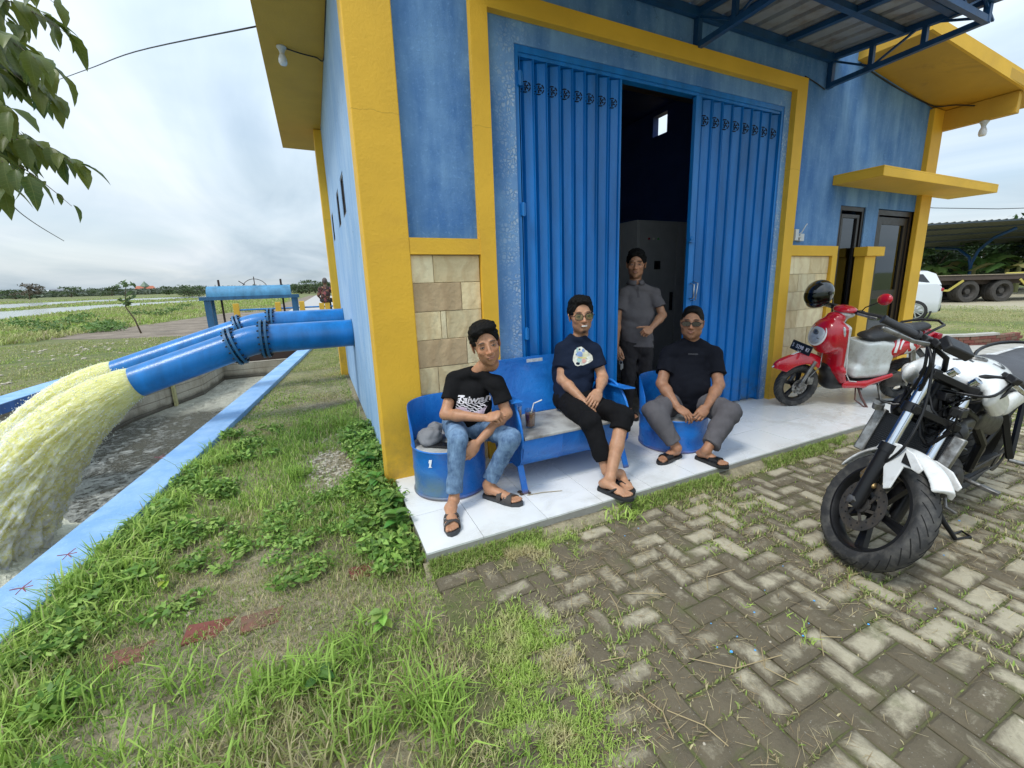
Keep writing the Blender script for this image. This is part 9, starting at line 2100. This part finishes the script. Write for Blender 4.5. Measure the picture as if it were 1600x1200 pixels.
m_.tube([(-0.33, 0, 0.70), (-0.37, 0, 0.88)], 0.04, 12); mc.p(m_, 'frame', SATB)
m_ = MB(); m_.tube([(-0.40, -0.05, 0.50), (-0.30, -0.06, 0.40), (-0.34, -0.06, 0.22), (-0.60, -0.08, 0.15), (-0.90, -0.14, 0.20)], 0.021, 10); m_.tube([(-0.90, -0.14, 0.20), (-0.98, -0.17, 0.27), (-1.42, -0.20, 0.40)], [0.03, 0.055, 0.058], 16); mc.p(m_, 'exhaust', SATB, smooth=50)
for sg in (-1, 1):
    m_ = MB(); m_.tube([(-0.72, sg*0.13, 0.33), (-0.72, sg*0.24, 0.33)], 0.012, 8); m_.box((-0.72, sg*0.245, 0.33), (0.03, 0.075, 0.02)); mc.p(m_, 'foot_peg', ALU, bevel=0.003); m_ = MB(); m_.tube([(-0.55, sg*0.15, 0.26), (-0.50, sg*0.18, 0.24), (-0.49, sg*0.225, 0.24)], 0.007, 8); mc.p(m_, 'pedal', ALU)
    m_ = MB(); m_.bar((-0.93, sg*0.12, 0.66), (-1.02, sg*0.20, 0.42), 0.016, 0.026); m_.bar((-1.12, sg*0.12, 0.72), (-1.03, sg*0.20, 0.42), 0.016, 0.026); br_ = mc.p(m_, 'peg_bracket', SATB); m_ = MB(); m_.tube([(-1.02, sg*0.20, 0.41), (-1.07, sg*0.31, 0.41)], 0.012, 10); mc.p(m_, 'rear_foot_peg', ALU, parent=br_)
iM = MCM.inverted(); pa = Vector((-0.56, 0.12, 0.20)); gpt = MCM @ Vector((-0.60, 0.26, 0.0)); gl_ = iM @ Vector((gpt.x, gpt.y, 0.012)); g2 = iM @ Vector((gpt.x+0.10, gpt.y-0.03, 0.012)); g3 = iM @ Vector((gpt.x+0.13, gpt.y+0.02, 0.012)); g4 = iM @ Vector((gpt.x+0.04, gpt.y+0.03, 0.012))
m_ = MB(); m_.tube([pa, (pa+gl_)/2+Vector((0.01, 0, 0)), gl_], [0.016, 0.013, 0.011], 10); m_.tube([gl_, g2, g3, g4, gl_], 0.006, 6); m_.tube([(-0.56, 0.13, 0.18), (-0.58, 0.17, 0.12), (-0.54, 0.18, 0.10)], 0.009, 6); mc.p(m_, 'side_stand', SATB)
m_ = MB(); m_.tube([(-0.8, 0.135, 0.36), (-1.30, 0.12, 0.345)], 0.006, 4); m_.tube([(-0.8, 0.135, 0.28), (-1.30, 0.12, 0.255)], 0.006, 4); m_.lathe([(0.05, -0.004), (0.085, -0.004), (0.085, 0.004), (0.05, 0.004)], 30, Matrix.Translation((-1.30, 0.12, 0.30)) @ Matrix.Rotation(PI/2, 4, 'X'), close=True); mc.p(m_, 'chain', CAST); m_ = MB(); m_.tube([(-0.86, 0, 0.42), (-0.98, 0, 0.68)], 0.035, 12); mc.p(m_, 'rear_shock', BLK)
m_ = MB(); m_.loft([[(-1.40, -0.07, 0.80), (-1.40, 0.07, 0.80), (-1.38, 0, 0.83)], [(-1.68, -0.06, 0.58), (-1.68, 0.06, 0.58), (-1.67, 0, 0.61)]]); mc.p(m_, 'rear_mudguard', BLK)
# loose wiring, hoses and connectors where the headlight is missing
wr_ = random.Random(5); m_ = MB()
for k_ in range(34):
    a = Vector((-0.30+wr_.uniform(-0.06, 0.05), wr_.uniform(-0.13, 0.13), wr_.uniform(0.66, 0.86))); b_ = Vector((-0.42+wr_.uniform(-0.1, 0.06), wr_.uniform(-0.15, 0.15), wr_.uniform(0.50, 0.84))); c_ = (a+b_)/2+Vector((wr_.uniform(0, 0.12), wr_.uniform(-0.07, 0.07), wr_.uniform(-0.10, 0.03)))
    m_.tube([a, (a+c_)/2+Vector((0.02, 0, -0.01)), c_, b_], wr_.choice([0.0035, 0.005, 0.008]), 5)
o = mc.p(m_, 'loose_wiring', SATB); o['kind'] = 'stuff'
for k_ in range(9): m_ = MB(); m_.box((-0.33+wr_.uniform(-0.05, 0.06), wr_.uniform(-0.12, 0.12), wr_.uniform(0.68, 0.88)), (0.05, 0.045, 0.04), Matrix.Rotation(wr_.uniform(-1, 1), 3, 'Z') @ Matrix.Rotation(wr_.uniform(-1, 1), 3, 'X')); mc.p(m_, 'connector', BLK if k_ % 3 else ALU, bevel=0.004)
f = Field((-0.62, -0.20, 0.50), (-0.26, 0.20, 0.82), 0.009); f.box((-0.44, 0, 0.66), (0.10, 0.13, 0.07), r=0.03); f.ell((-0.36, 0.12, 0.66), (0.05, 0.04, 0.06), k=0.02); f.ell((-0.36, -0.11, 0.70), (0.05, 0.04, 0.07), k=0.02); mc.f(f, 'air_box', BLK)
for pts, r_ in (([(-0.31, -0.21, 1.0), (-0.24, -0.19, 0.95), (-0.26, -0.10, 0.80), (-0.34, -0.06, 0.70)], 0.0075), ([(-0.31, -0.20, 0.99), (-0.27, -0.16, 0.90), (-0.30, -0.09, 0.76), (-0.36, -0.03, 0.66)], 0.0065), ([(-0.31, 0.21, 1.0), (-0.25, 0.17, 0.94), (-0.30, 0.09, 0.82), (-0.40, 0.06, 0.74)], 0.0065), ([(-0.30, 0.20, 1.0), (-0.22, 0.10, 0.93), (-0.30, 0.0, 0.86)], 0.006), ([(-0.30, -0.18, 1.0), (-0.16, -0.12, 0.80), (-0.06, -0.115, 0.62), (-0.09, -0.09, 0.46)], 0.006)):
    m_ = MB(); P_ = []; pts = [Vector(p) for p in pts]
    for i in range(len(pts)-1):
        p0 = pts[max(i-1, 0)]; p1 = pts[i]; p2 = pts[i+1]; p3 = pts[min(i+2, len(pts)-1)]
        for k_ in range(5): t_ = k_/5; P_.append(0.5*((2*p1)+(p2-p0)*t_+(2*p0-5*p1+4*p2-p3)*t_*t_+(3*p1-p0-3*p2+p3)*t_**3))
    P_.append(pts[-1]); m_.tube(P_, r_, 7); mc.p(m_, 'cable', SATB, True, smooth=60)
for y in (-0.05, 0.06): m_ = MB(); m_.tube([(-0.285, y, 0.935), (-0.275, y, 0.965)], 0.018, 12); mc.p(m_, 'clamp_bolt', CHR, True)
